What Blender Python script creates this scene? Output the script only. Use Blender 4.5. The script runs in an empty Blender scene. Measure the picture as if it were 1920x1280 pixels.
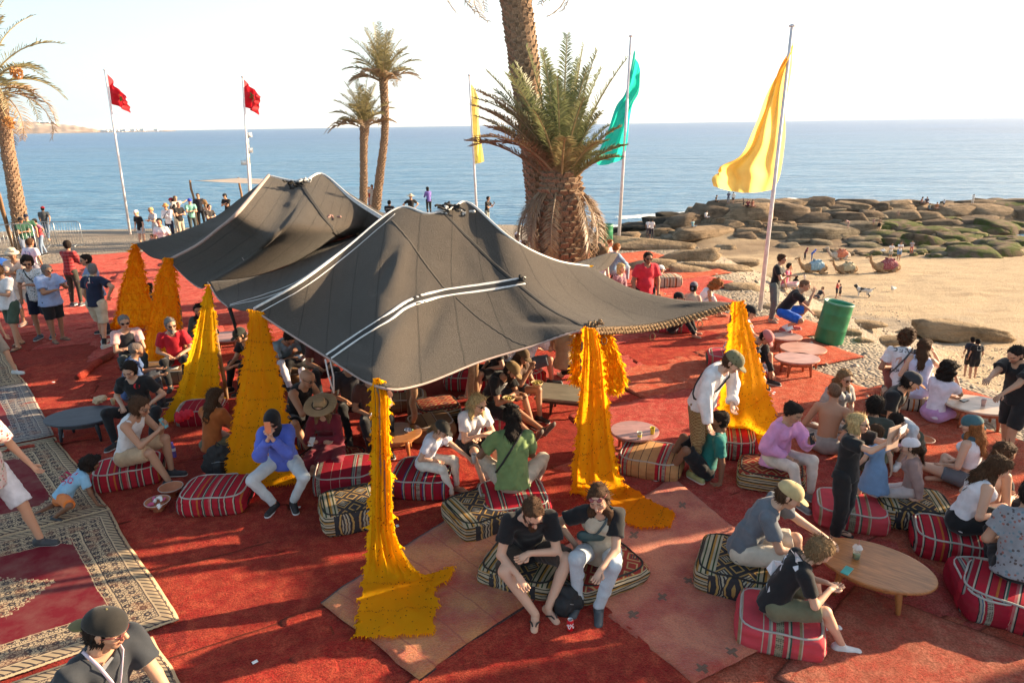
import bpy, math, random
import numpy as np
from mathutils import Vector, Matrix, noise as mnoise
random.seed(7); np.random.seed(7)
SC = bpy.context.scene
COL = SC.collection
rad = math.radians
# ------------------------------------------------------------------ camera
CAM_H = 4.7; PITCH = rad(17.6); ROLL = rad(.9); FPX = 1280.0
_f = np.array([0, math.cos(PITCH), -math.sin(PITCH)])
_u0 = np.array([0, math.sin(PITCH), math.cos(PITCH)]); _r0 = np.array([1., 0, 0])
_R = math.cos(ROLL)*_r0 - math.sin(ROLL)*_u0
_U = math.cos(ROLL)*_u0 + math.sin(ROLL)*_r0
cam_data = bpy.data.cameras.new('camera'); cam = bpy.data.objects.new('camera', cam_data); COL.objects.link(cam)
cam_data.sensor_width = 36; cam_data.lens = 36*FPX/1920; cam_data.clip_end = 200000; cam_data.clip_start = .1
m = Matrix.Identity(4)
for i in range(3):
 m[i][0] = _R[i]; m[i][1] = _U[i]; m[i][2] = -_f[i]
m[2][3] = CAM_H
cam.matrix_world = m
SC.camera = cam
# ------------------------------------------------------------------ light
SUN_AZ = rad(74); SUN_EL = rad(17.5)          # azimuth clockwise from +Y
W = bpy.data.worlds.new('World'); SC.world = W; W.use_nodes = True
wn = W.node_tree; wn.nodes.clear()
sky = wn.nodes.new('ShaderNodeTexSky'); sky.sky_type = 'NISHITA'; sky.sun_disc = False
sky.sun_elevation = SUN_EL; sky.sun_rotation = SUN_AZ; sky.altitude = 0; sky.air_density = .8; sky.dust_density = 1.0; sky.ozone_density = 2.0
bg = wn.nodes.new('ShaderNodeBackground'); bg.inputs[1].default_value = .15
wo = wn.nodes.new('ShaderNodeOutputWorld')
# a thin white summer haze over the blue, thickest at the horizon all the way round and a little brighter towards the sun
_tc = wn.nodes.new('ShaderNodeTexCoord'); _sx = wn.nodes.new('ShaderNodeSeparateXYZ'); wn.links.new(_tc.outputs['Generated'], _sx.inputs[0])
def _wm(op, a, b=0.0):
 n = wn.nodes.new('ShaderNodeMath'); n.operation = op
 for i, v in enumerate((a, b)):
  if isinstance(v, bpy.types.NodeSocket): wn.links.new(v, n.inputs[i])
  else: n.inputs[i].default_value = v
 return n.outputs[0]
_el = _wm('MAXIMUM', _sx.outputs[2], 0.0)
_veil = _wm('MULTIPLY', _wm('POWER', 2.718, _wm('MULTIPLY', _el, -3.6)), .95)
_dot = wn.nodes.new('ShaderNodeVectorMath'); _dot.operation = 'DOT_PRODUCT'; wn.links.new(_tc.outputs['Generated'], _dot.inputs[0])
_dot.inputs[1].default_value = (math.sin(SUN_AZ), math.cos(SUN_AZ), .15)
_sunward = _wm('MAXIMUM', _wm('ADD', _wm('MULTIPLY', _dot.outputs['Value'], .62), .38), 0.0)
_vc = wn.nodes.new('ShaderNodeMix'); _vc.data_type = 'RGBA'; wn.links.new(_sunward, _vc.inputs[0])
_vc.inputs[6].default_value = (1.12, 1.86, 2.20, 1); _vc.inputs[7].default_value = (4.6, 4.2, 3.7, 1)
_ms = wn.nodes.new('ShaderNodeMix'); _ms.data_type = 'RGBA'; wn.links.new(_veil, _ms.inputs[0]); _tn = wn.nodes.new('ShaderNodeMix'); _tn.data_type = 'RGBA'; _tn.blend_type = 'MULTIPLY'; _tn.inputs[0].default_value = 1; wn.links.new(sky.outputs[0], _tn.inputs[6]); _tn.inputs[7].default_value = (1.05, .86, .66, 1); wn.links.new(_tn.outputs[2], _ms.inputs[6]); wn.links.new(_vc.outputs[2], _ms.inputs[7])
wn.links.new(_ms.outputs[2], bg.inputs[0]); wn.links.new(bg.outputs[0], wo.inputs[0])
sd = bpy.data.lights.new('sun', 'SUN'); sd.energy = 5.0; sd.angle = rad(.6); sd.color = (1, .77, .50)
sun = bpy.data.objects.new('sun', sd); COL.objects.link(sun)
SUNV = Vector((math.sin(SUN_AZ)*math.cos(SUN_EL), math.cos(SUN_AZ)*math.cos(SUN_EL), math.sin(SUN_EL)))
sun.rotation_euler = SUNV.to_track_quat('Z', 'Y').to_euler()
sun.location = (30, 20, 30)
vs = SC.view_settings; vs.view_transform = 'Standard'; vs.look = 'None'; vs.exposure = 1.58; vs.gamma = 1; vs.use_curve_mapping = False
# ------------------------------------------------------------------ pixel to place
def ray(px, py):
 return _f*FPX + _R*(px-960) + _U*(640-py)
def G(px, py, z=0.0):
 d = ray(px, py); t = (z-CAM_H)/d[2]
 return Vector((d[0]*t, d[1]*t, z))
def proj(p):
 v = np.array([p[0], p[1], p[2]-CAM_H]); a = v@_f
 return 960+FPX*(v@_R)/a, 640-FPX*(v@_U)/a
def at_dist(px, py, Y):
 d = ray(px, py); t = Y/d[1]
 return Vector((d[0]*t, Y, CAM_H+d[2]*t))
def CAST(px, py):
 "the place on the rocks or sand that a pixel falls on"
 dg = bpy.context.evaluated_depsgraph_get()
 for k in range(14):
  ok, p, n, i, o, mt = SC.ray_cast(dg, Vector((0, 0, CAM_H)), Vector(ray(px, py+k)).normalized())
  if ok and p.y > 25 and o.name.split('.')[0] in ('boulder', 'rock_slab', 'ground'): return p
 return TER(px, py)
# ------------------------------------------------------------------ object helpers
def tag(o, label=None, cat=None, group=None, kind=None):
 if label: o['label'] = label
 if cat: o['category'] = cat
 if group: o['group'] = group
 if kind: o['kind'] = kind
 return o
def new_mesh(V, F, mats, smooth=True, uv=None, mi=None, col=None):
 V = np.asarray(V, dtype=np.float32)
 me = bpy.data.meshes.new('m')
 if isinstance(F, np.ndarray) and F.ndim == 2:
  n, k = F.shape
  me.vertices.add(len(V)); me.vertices.foreach_set('co', V.ravel())
  me.loops.add(n*k); me.loops.foreach_set('vertex_index', F.ravel().astype(np.int32))
  me.polygons.add(n); me.polygons.foreach_set('loop_start', np.arange(0, n*k, k, dtype=np.int32))
  try: me.polygons.foreach_set('loop_total', np.full(n, k, dtype=np.int32))
  except Exception: pass
  me.update(calc_edges=True)
 else:
  me.from_pydata([tuple(map(float, v)) for v in V], [], [tuple(map(int, f)) for f in F]); me.update()
 if not isinstance(mats, (list, tuple)): mats = [mats]
 for x in mats: me.materials.append(x)
 if mi is not None: me.polygons.foreach_set('material_index', np.asarray(mi, dtype=np.int32))
 if smooth: me.polygons.foreach_set('use_smooth', np.ones(len(me.polygons), dtype=bool))
 if uv is not None:
  l = me.uv_layers.new(name='UVMap'); vi = np.empty(len(me.loops), dtype=np.int32); me.loops.foreach_get('vertex_index', vi)
  l.data.foreach_set('uv', np.asarray(uv, dtype=np.float32)[vi].ravel())
 if col is not None:
  a = me.color_attributes.new('Col', 'FLOAT_COLOR', 'POINT')
  c = np.ones((len(V), 4), dtype=np.float32); c[:, :3] = col; a.data.foreach_set('color', c.ravel())
 return me
def link(name, me, parent=None, loc=None, rot=None):
 o = bpy.data.objects.new(name, me); COL.objects.link(o)
 if parent is not None: o.parent = parent
 if loc is not None: o.location = loc
 if rot is not None: o.rotation_euler = rot
 return o
def empty(name, loc, rz=0, label=None, cat=None, group=None):
 o = link(name, None, loc=loc, rot=(0, 0, rz)); o.empty_display_size = .1
 return tag(o, label, cat, group)
class MB:
 "collects simple shapes into one mesh"
 def __init__(s): s.v = []; s.f = []; s.m = []; s.uv = []
 def add(s, V, F, mi=0, M=None, uv=None):
  n = len(s.v)
  for i, v in enumerate(V):
   v = Vector(v)
   if M is not None: v = M @ v
   s.v.append(v); s.uv.append(uv[i] if uv is not None else (v.x, v.y))
  for f in F: s.f.append([i+n for i in f]); s.m.append(mi)
 def box(s, c, d, mi=0, M=None, rz=0):
  c = Vector(c); R = Matrix.Rotation(rz, 4, 'Z'); V = []
  for x in (-.5, .5):
   for y in (-.5, .5):
    for z in (-.5, .5): V.append(c+R @ Vector((x*d[0], y*d[1], z*d[2])))
  s.add(V, [(0, 1, 3, 2), (4, 6, 7, 5), (0, 4, 5, 1), (2, 3, 7, 6), (0, 2, 6, 4), (1, 5, 7, 3)], mi, M)
 def tube(s, P, r, n=8, mi=0, M=None, cap=True, sx=1.0):
  P = [Vector(p) for p in P]; k = len(P)
  if not isinstance(r, (list, tuple)): r = [r]*k
  V = []; uv = []; prev = None; L = 0
  for i, p in enumerate(P):
   t = (P[min(i+1, k-1)]-P[max(i-1, 0)]).normalized()
   if prev is None: a = t.orthogonal().normalized()
   else:
    a = prev-t*prev.dot(t)
    a = a.normalized() if a.length > 1e-6 else t.orthogonal().normalized()
   prev = a; b = t.cross(a)
   if i: L += (p-P[i-1]).length
   for j in range(n):
    q = 2*math.pi*j/n
    V.append(p+(a*math.cos(q)+b*math.sin(q)*sx)*r[i]); uv.append((j/n, L))
  F = [(i*n+j, i*n+(j+1) % n, (i+1)*n+(j+1) % n, (i+1)*n+j) for i in range(k-1) for j in range(n)]
  if cap: F += [tuple(range(n))[::-1], tuple(range((k-1)*n, k*n))]
  s.add(V, F, mi, M, uv)
 def lathe(s, prof, n=24, mi=0, M=None, sy=1.0, wob=None):
  V = []; k = len(prof)
  for r, z in prof:
   for j in range(n):
    q = 2*math.pi*j/n; V.append((r*math.cos(q), r*math.sin(q)*sy, z))
  F = [(i*n+j, i*n+(j+1) % n, (i+1)*n+(j+1) % n, (i+1)*n+j) for i in range(k-1) for j in range(n)]
  s.add(V, F, mi, M)
 def me(s, mats, smooth=True):
  return new_mesh([tuple(v) for v in s.v], s.f, mats, smooth, uv=s.uv, mi=s.m)
 def build(s, name, mats, parent=None, smooth=True, **kw):
  return link(name, s.me(mats, smooth), parent, **kw)
# ------------------------------------------------------------------ node materials
class NT:
 def __init__(s, name):
  s.m = bpy.data.materials.new(name); s.m.use_nodes = True; s.t = s.m.node_tree; s.n = s.t.nodes; s.n.clear()
  s.out = s.n.new('ShaderNodeOutputMaterial'); s.b = s.n.new('ShaderNodeBsdfPrincipled'); s.l(s.b.outputs[0], s.out.inputs[0])
 def l(s, a, b): s.t.links.new(a, b)
 def N(s, t, **kw):
  n = s.n.new('ShaderNode'+t)
  for k, v in kw.items(): setattr(n, k, v)
  return n
 def set(s, sock, v):
  if isinstance(v, bpy.types.NodeSocket): s.l(v, sock)
  else: sock.default_value = v if not (isinstance(v, tuple) and len(v) == 3 and sock.type == 'RGBA') else (*v, 1)
 def coord(s, kind='Object', scale=None, rot=None, loc=None):
  c = s.N('TexCoord').outputs[kind]
  if scale is None and rot is None and loc is None: return c
  mp = s.N('Mapping'); s.l(c, mp.inputs[0])
  if scale is not None: mp.inputs['Scale'].default_value = scale if isinstance(scale, tuple) else (scale,)*3
  if rot is not None: mp.inputs['Rotation'].default_value = rot
  if loc is not None: mp.inputs['Location'].default_value = loc
  return mp.outputs[0]
 def noise(s, co, sc, det=3, rough=.55, dist=0, out='Fac'):
  n = s.N('TexNoise'); s.l(co, n.inputs['Vector']); n.inputs['Scale'].default_value = sc; n.inputs['Detail'].default_value = det
  n.inputs['Roughness'].default_value = rough; n.inputs['Distortion'].default_value = dist
  return n.outputs[out]
 def vor(s, co, sc, feat='F1', out='Distance', rnd=1):
  n = s.N('TexVoronoi', feature=feat); s.l(co, n.inputs['Vector']); n.inputs['Scale'].default_value = sc; n.inputs['Randomness'].default_value = rnd
  return n.outputs[out]
 def math(s, op, a, b=0.0, c=None, clamp=False):
  n = s.N('Math', operation=op); n.use_clamp = clamp
  s.set(n.inputs[0], a); s.set(n.inputs[1], b)
  if c is not None: s.set(n.inputs[2], c)
  return n.outputs[0]
 def ramp(s, f, stops, interp='LINEAR'):
  n = s.N('ValToRGB'); s.l(f, n.inputs[0]); r = n.color_ramp; r.interpolation = interp
  e = r.elements
  for i, (p, c) in enumerate(stops):
   if isinstance(c, (int, float)): c = (c, c, c)
   if i < 2: x = e[i]; x.position = p
   else: x = e.new(p)
   x.color = (*c[:3], 1)
  return n.outputs[0]
 def mix(s, f, a, b, mode='MIX'):
  n = s.N('Mix', data_type='RGBA', blend_type=mode); s.set(n.inputs[0], f); s.set(n.inputs[6], a); s.set(n.inputs[7], b)
  return n.outputs[2]
 def xyz(s, co):
  n = s.N('SeparateXYZ'); s.l(co, n.inputs[0]); return n.outputs
 def bump(s, h, st=.5, d=.01):
  n = s.N('Bump'); n.inputs['Strength'].default_value = st; n.inputs['Distance'].default_value = d
  s.l(h, n.inputs['Height']); s.l(n.outputs[0], s.b.inputs['Normal']); return n
 def done(s, col=None, rough=None, metal=None, spec=None):
  if col is not None: s.set(s.b.inputs['Base Color'], col)
  if rough is not None: s.set(s.b.inputs['Roughness'], rough)
  if metal is not None: s.set(s.b.inputs['Metallic'], metal)
  if spec is not None: s.b.inputs['Specular IOR Level'].default_value = spec
  return s.m
_mc = {}
def shade(c, f): return tuple(max(0, min(1, x*f)) for x in c)
def cloth_mat(c, pat=None, key=None):
 k = (c, pat, key)
 if k in _mc: return _mc[k]
 t = NT('fabric'); co = t.coord('Object')
 n = t.noise(co, 9, 4, .6); col = t.mix(t.ramp(n, [(.3, 0), (.7, 1)]), shade(c, .82), shade(c, 1.12))
 if pat == 'floral':
  d = t.vor(co, 26); cc = t.vor(co, 26, out='Color'); s = t.xyz(cc)
  pc = t.ramp(s[0], [(0, key[0]), (.34, key[1]), (.67, key[2])], 'CONSTANT')
  nn = t.noise(co, 30, 2); th = t.math('ADD', d, t.math('MULTIPLY', t.math('SUBTRACT', nn, .5), .6))
  col = t.mix(t.math('LESS_THAN', th, .34), col, pc)
 elif pat == 'check':
  x = t.xyz(co); a = t.math('FRACT', t.math('MULTIPLY', t.math('ADD', x[0], t.math('ADD', x[1], x[2])), 22)); b = t.math('FRACT', t.math('MULTIPLY', t.math('SUBTRACT', t.math('ADD', x[0], x[1]), x[2]), 22))
  g = t.math('MAXIMUM', t.math('LESS_THAN', a, .25), t.math('LESS_THAN', b, .25)); col = t.mix(g, col, key[0])
 elif pat == 'plaid':
  x = t.xyz(co); a = t.math('LESS_THAN', t.math('FRACT', t.math('MULTIPLY', x[2], 11)), .08); b = t.math('LESS_THAN', t.math('FRACT', t.math('MULTIPLY', t.math('ADD', x[0], x[1]), 9)), .3)
  col = t.mix(t.math('MULTIPLY', b, .6), col, key[0]); col = t.mix(t.math('MULTIPLY', a, .55), col, key[1])
 elif pat == 'stripe':
  x = t.xyz(co); a = t.math('LESS_THAN', t.math('FRACT', t.math('MULTIPLY', x[2], key[1])), .25); col = t.mix(a, col, key[0])
 elif pat == 'denim':
  w = t.noise(co, 120, 2); col = t.mix(t.math('MULTIPLY', w, .5), col, shade(c, 1.7))
 t.bump(t.noise(co, 260, 2), .25, .004)
 t.b.inputs['Sheen Weight'].default_value = .15
 _mc[k] = t.done(col, .85, spec=.2); return _mc[k]
def plain(c, rough=.5, metal=0, bump=0, sc=40, var=.15, spec=.5):
 k = ('p', c, rough, metal, bump, sc, var)
 if k in _mc: return _mc[k]
 t = NT('finish'); co = t.coord('Object'); n = t.noise(co, sc*.2, 4)
 col = t.mix(t.ramp(n, [(.3, 0), (.7, 1)]), shade(c, 1-var), shade(c, 1+var))
 if bump: t.bump(t.noise(co, sc, 3), bump, .01)
 _mc[k] = t.done(col, rough, metal, spec); return _mc[k]
# ------------------------------------------------------------------ signed distance fields to meshes
class Field:
 def __init__(s, lo, hi, h):
  lo = np.array(lo, float)-2.5*h; hi = np.array(hi, float)+2.5*h
  s.lo = lo; s.h = h; s.n = np.maximum(4, np.ceil((hi-lo)/h).astype(int)+1)
  s.ax = [(lo[i]+h*np.arange(s.n[i])).astype(np.float32) for i in range(3)]
  s.v = np.full(tuple(s.n), .3, dtype=np.float32)
 def sl(s, lo, hi):
  a = np.clip(np.floor((np.array(lo)-s.lo)/s.h).astype(int), 0, s.n-1); b = np.clip(np.ceil((np.array(hi)-s.lo)/s.h).astype(int)+1, 1, s.n)
  return tuple(slice(a[i], max(b[i], a[i]+1)) for i in range(3))
 def cone(s, a, b, ra, rb=None, k=.02, flat=None, cut=None, sub=False, flat2=None):
  if rb is None: rb = ra
  a = np.array(a, float); b = np.array(b, float); R = max(ra, rb)+k+2.5*s.h
  S = s.sl(np.minimum(a, b)-R, np.maximum(a, b)+R)
  X = s.ax[0][S[0]][:, None, None]; Y = s.ax[1][S[1]][None, :, None]; Z = s.ax[2][S[2]][None, None, :]
  x = X-a[0]; y = Y-a[1]; z = Z-a[2]; ba = b-a; L = float(ba@ba)
  if L > 1e-9:
   t = np.clip((x*ba[0]+y*ba[1]+z*ba[2])/L, 0, 1)
   x = x-t*ba[0]; y = y-t*ba[1]; z = z-t*ba[2]; r = ra+(rb-ra)*t
  else: r = ra; x = x+0*y+0*z; y = y+0*x; z = z+0*x
  q = x*x+y*y+z*z; sc = 1.0
  for fl in (flat, flat2):
   if fl is not None:
    n, f = fl; c = x*n[0]+y*n[1]+z*n[2]; q = q+c*c*(1/(f*f)-1); sc = min(sc, f)
  d = np.sqrt(q)-r
  if sc < .6: d = d*max(sc, .25)*1.4
  if cut is not None:
   for p, n in cut:
    d = np.maximum(d, (X-p[0])*n[0]+(Y-p[1])*n[1]+(Z-p[2])*n[2])
  c = s.v[S]
  if sub:
   d = -d; h = np.clip(.5+.5*(d-c)/max(k, 1e-4), 0, 1) if k > 1e-4 else (d > c)
   s.v[S] = c+(d-c)*h+ (k*h*(1-h) if k > 1e-4 else 0)
  elif k > 1e-4:
   h = np.clip(.5+.5*(c-d)/k, 0, 1); s.v[S] = c+(d-c)*h-k*h*(1-h)
  else: s.v[S] = np.minimum(c, d)
 def plane(s, p, n):
  X = s.ax[0][:, None, None]; Y = s.ax[1][None, :, None]; Z = s.ax[2][None, None, :]
  s.v = np.maximum(s.v, ((X-p[0])*n[0]+(Y-p[1])*n[1]+(Z-p[2])*n[2]).astype(np.float32))
 def rough(s, amp, fr, seed=0, st=(1, 1, 1), ridge=False, inw=9):
  i = np.nonzero(np.abs(s.v) < amp*2+2.5*s.h); P = [s.ax[j][i[j]]*st[j] for j in range(3)]
  rs = np.random.RandomState(seed); d = 0
  for o in range(3):
   A = rs.normal(size=(3, 3))*fr*(1.0+.7*o)*2.2; ph = rs.uniform(0, 6.28, 3)
   w = [np.sin(P[0]*A[q, 0]+P[1]*A[q, 1]+P[2]*A[q, 2]+ph[q]+(0 if q == 0 else .8*pw)) for q in range(3) for pw in [0]]
   v = w[0]*w[1]+w[2]*.6
   d = d+(np.abs(v)-.4 if ridge else v)/(1+.6*o)
  s.v[i] += amp*np.minimum(d, inw)
 def mesh(s, smooth=0):
  v = s.v; ins = v < 0; nx, ny, nz = v.shape; cx, cy, cz = nx-1, ny-1, nz-1
  ids = []; pos = []; quads = []
  for ax in range(3):
   a = [slice(None)]*3; b = [slice(None)]*3; a[ax] = slice(0, -1); b[ax] = slice(1, None)
   e = np.nonzero(ins[tuple(a)] != ins[tuple(b)])
   o = [(ax+1) % 3, (ax+2) % 3]
   ok = (e[o[0]] > 0) & (e[o[0]] < v.shape[o[0]]-1) & (e[o[1]] > 0) & (e[o[1]] < v.shape[o[1]]-1)
   e = [q[ok] for q in e]; e2 = list(e); e2[ax] = e[ax]+1
   v0 = v[tuple(e)]; v1 = v[tuple(e2)]; t = v0/(v0-v1)
   P = np.stack([q.astype(np.float32) for q in e], 1); P[:, ax] += t
   cs = []
   for d0, d1 in ((-1, -1), (0, -1), (0, 0), (-1, 0)):
    c = list(e); c[o[0]] = e[o[0]]+d0; c[o[1]] = e[o[1]]+d1
    cs.append((c[0]*cy+c[1])*cz+c[2])
   Q = np.stack(cs, 1); fl = v0 > 0; Q[fl] = Q[fl][:, ::-1]
   quads.append(Q)
   for c in cs: ids.append(c); pos.append(P)
  ids = np.concatenate(ids); pos = np.concatenate(pos); Q = np.concatenate(quads)
  if len(ids) == 0: return np.zeros((0, 3)), np.zeros((0, 4), int)
  u, inv = np.unique(ids, return_inverse=True); cnt = np.bincount(inv)
  V = np.stack([np.bincount(inv, pos[:, i])/cnt for i in range(3)], 1)
  F = np.searchsorted(u, Q)
  V = V*s.h+s.lo
  for _ in range(smooth):
   acc = np.zeros_like(V); n = np.zeros(len(V))
   for i in range(4):
    j = (i+1) % 4
    for q in range(3): acc[:, q] += np.bincount(F[:, i], V[F[:, j], q], len(V))
    n += np.bincount(F[:, i], minlength=len(V))
   V = V*.5+.5*acc/np.maximum(n, 1)[:, None]
  return V, F
def grid_mesh(P, mats, uv=True, thick=0.0, col=None, smooth=True):
 "P: (n,m,3) array of points; thick > 0 gives it a lower side"
 n, m_, _ = P.shape; V = P.reshape(-1, 3); I = np.arange(n*m_).reshape(n, m_)
 F = np.stack([I[:-1, :-1], I[1:, :-1], I[1:, 1:], I[:-1, 1:]], -1).reshape(-1, 4)
 U = np.stack(np.meshgrid(np.linspace(0, 1, n), np.linspace(0, 1, m_), indexing='ij'), -1).reshape(-1, 2)
 if thick:
  du = np.gradient(P, axis=0); dv = np.gradient(P, axis=1); N = np.cross(du, dv); N /= np.maximum(1e-9, np.linalg.norm(N, axis=-1, keepdims=True))
  V2 = (P-N*thick).reshape(-1, 3); k = n*m_
  ring = np.concatenate([I[:, 0], I[-1, 1:], I[-2::-1, -1], I[0, -2:0:-1]])
  r2 = np.roll(ring, -1); S = np.stack([ring, ring+k, r2+k, r2], 1)[:, ::-1]
  F = np.concatenate([F, F[:, ::-1]+k, S[:, ::-1]]); V = np.concatenate([V, V2]); U = np.concatenate([U, U])
 return new_mesh(V, F, mats, smooth, uv=U if uv else None)
def vnoise(x, y, sc, seed=0, oct=3):
 "cheap smooth value noise on arrays, roughly -1..1"
 r = np.random.RandomState(seed); d = 0; a = 1; tot = 0
 for o in range(oct):
  A = r.normal(size=(4, 2))*sc*(2**o); ph = r.uniform(0, 6.28, 4)
  w = [np.sin(x*A[i, 0]+y*A[i, 1]+ph[i]+1.3*np.sin(x*A[(i+1) % 4, 1]*.7-y*A[(i+1) % 4, 0]*.7)) for i in range(4)]
  d = d+a*(w[0]*w[1]+w[2]*w[3])*.8; tot += a; a *= .5
 return d/tot
# ================================================================== terrain
EDGE = np.array([(26, -14), (26, 5), (16, 10.2), (9.6, 10.2), (8.6, 11.7), (8.2, 13.0), (7.9, 15.2), (7.2, 18), (7.3, 22), (6.6, 27), (5.0, 31), (2.5, 37), (0, 44), (-9, 48.5), (-20, 47.5), (-40, 45), (-90, 42), (-90, -14)], float)
def edge_sd(x, y):
 "metres outside the plateau edge, negative inside"
 P = np.stack([x, y], -1); A = EDGE; B = np.roll(EDGE, -1, 0); best = np.full(x.shape, 1e9); ins = np.zeros(x.shape, bool)
 for a, b in zip(A, B):
  ba = b-a; t = np.clip(((P-a)@ba)/(ba@ba), 0, 1); q = P-a-t[..., None]*ba; best = np.minimum(best, (q**2).sum(-1))
  if a[1] != b[1]:
   c = ((a[1] > P[..., 1]) != (b[1] > P[..., 1])) & (P[..., 0] < (b[0]-a[0])*(P[..., 1]-a[1])/(b[1]-a[1])+a[0]); ins ^= c
 return np.where(ins, -1, 1)*np.sqrt(best)
SEA_Z = -8.9
MOUNDS = [(34, 95, 17, 12, 2.6), (48, 94, 16, 12, 1.3), (75, 103, 30, 15, 1.7), (100, 100, 22, 16, 1.2), (24, 86, 9, 8, 1.2)]
def ground(x, y):
 x = np.asarray(x, float); y = np.asarray(y, float)
 plat = np.interp(y, [-20, 27, 35, 42, 48, 60], [0, 0, -.45, -1.2, -1.8, -2.2])
 beach = np.interp(y, [-20, 10, 25, 45, 55, 66, 80, 95, 140, 400], [-4, -4.3, -4.9, -6.3, -7.2, -8.15, -8.85, -9.6, -13, -20])
 beach = beach+vnoise(x, y, .12, 3)*.12+vnoise(x, y, .6, 4)*.05
 for mx, my, rx, ry, h in MOUNDS:
  q = ((x-mx)/rx)**2+((y-my)/ry)**2; beach = beach+h*np.exp(-q**1.6*1.1)
 beach = np.where((x > 58) & (y < 92) & (y > 66), beach-.25*np.clip((x-58)/8, 0, 1), beach)
 sdv = edge_sd(x, y)
 w = np.interp(y, [0, 14, 22, 28, 45], [5, 5, 6, 13, 16]); w = np.where(x < 0, 7, w)
 t = np.clip(sdv/w, 0, 1); t = t*t*(3-2*t)*.55+t*.45
 z = plat*(1-t)+beach*t
 return z+np.where(sdv > 0, vnoise(x, y, .9, 5)*.12*np.clip(sdv, 0, 1), vnoise(x, y, .7, 8)*.012*np.clip((y-26)/4, 0, 1))
def TER(px, py, zoff=0.0):
 d = ray(px, py); d = d/np.linalg.norm(d); t = np.arange(3, 400, .25); P = np.array([0, 0, CAM_H])+d*t[:, None]
 g = ground(P[:, 0], P[:, 1])+zoff; i = int(np.argmax(P[:, 2] < g)); p = P[i]
 return Vector((p[0], p[1], float(ground(p[0], p[1]))+zoff))
def build_terrain():
 xs = np.concatenate([np.arange(-100, -20, 3.0), np.arange(-20, 14, .5), np.arange(14, 60, .8), np.arange(60, 190, 2.5)])
 ys = np.concatenate([np.arange(-14, 0, 2.0), np.arange(0, 60, .45), np.arange(60, 130, 1.0), np.arange(130, 260, 10)])
 X, Y = np.meshgrid(xs, ys, indexing='ij'); Z = ground(X, Y)
 P = np.stack([X, Y, Z], -1); sdv = edge_sd(X, Y)
 n = vnoise(X, Y, .25, 11)*.5+vnoise(X, Y, 1.1, 12)*.35
 sand = np.array([.56, .415, .26]); wet = np.array([.20, .135, .085]); grav = np.array([.36, .30, .235]); gravd = np.array([.25, .225, .20]); rockc = np.array([.34, .27, .18])
 reach = np.interp(Y, [0, 12, 20, 30, 45], [8, 8, 9, 16, 22])
 g = np.clip((reach-sdv+n*9)/5, 0, 1)[..., None]; C = sand*(1-g)+grav*g
 inn = np.clip(-sdv/3+n, 0, 1)[..., None]; C = C*(1-inn*.7)+gravd*inn*.7
 band = (np.exp(-((Y-33+.14*X+n)/1.8)**2))[..., None]*(X < -2)[..., None]; C = C*(1-.45*band)+np.array([.17, .13, .11])*.45*band
 wz = np.clip((SEA_Z+.75-Z+n*.25)/.5, 0, 1)[..., None]; C = C*(1-wz)+wet*wz
 mz = np.clip((Z-np.interp(Y, [60, 80, 95, 140], [-7.6, -8.5, -9.2, -12.6])), 0, 1)[..., None]*(Y > 70)[..., None]; C = C*(1-mz)+rockc*.55*mz
 V = P.reshape(-1, 3); n_, m_ = X.shape; I = np.arange(n_*m_).reshape(n_, m_)
 F = np.stack([I[:-1, :-1], I[1:, :-1], I[1:, 1:], I[:-1, 1:]], -1).reshape(-1, 4)
 t = NT('beach_ground'); co = t.coord('Object'); a = t.N('Attribute'); a.attribute_name = 'Col'
 c = a.outputs['Color']; v1 = t.vor(co, 16, out='Color'); vs_ = t.xyz(v1)
 c = t.mix(t.math('MULTIPLY', t.noise(co, 1.1, 2), .25), c, t.ramp(vs_[0], [(0, (.16, .14, .12)), (.5, (.42, .36, .29)), (1, (.62, .55, .46))]))
 sp = t.noise(co, 9, 3, .7); c = t.mix(t.ramp(sp, [(.40, 0), (.66, .7)]), c, t.mix(.5, c, (.12, .085, .05)))
 st = t.N('Mapping'); t.l(co, st.inputs[0]); st.inputs['Scale'].default_value = (.35, 1.4, 1)
 c = t.mix(t.ramp(t.noise(st.outputs[0], 1.2, 5, .7), [(.5, 0), (.7, .4)]), c, (.24, .15, .085))
 h = t.math('ADD', t.math('MULTIPLY', t.vor(co, 14), -1.0), t.math('MULTIPLY', t.noise(co, 2.2, 4, .6), 2.2))
 t.bump(h, .9, .05); mat = t.done(c, .95, spec=.1)
 o = link('ground', new_mesh(V, F, mat, True, col=C.reshape(-1, 3))); tag(o, kind='structure')
build_terrain()
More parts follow.
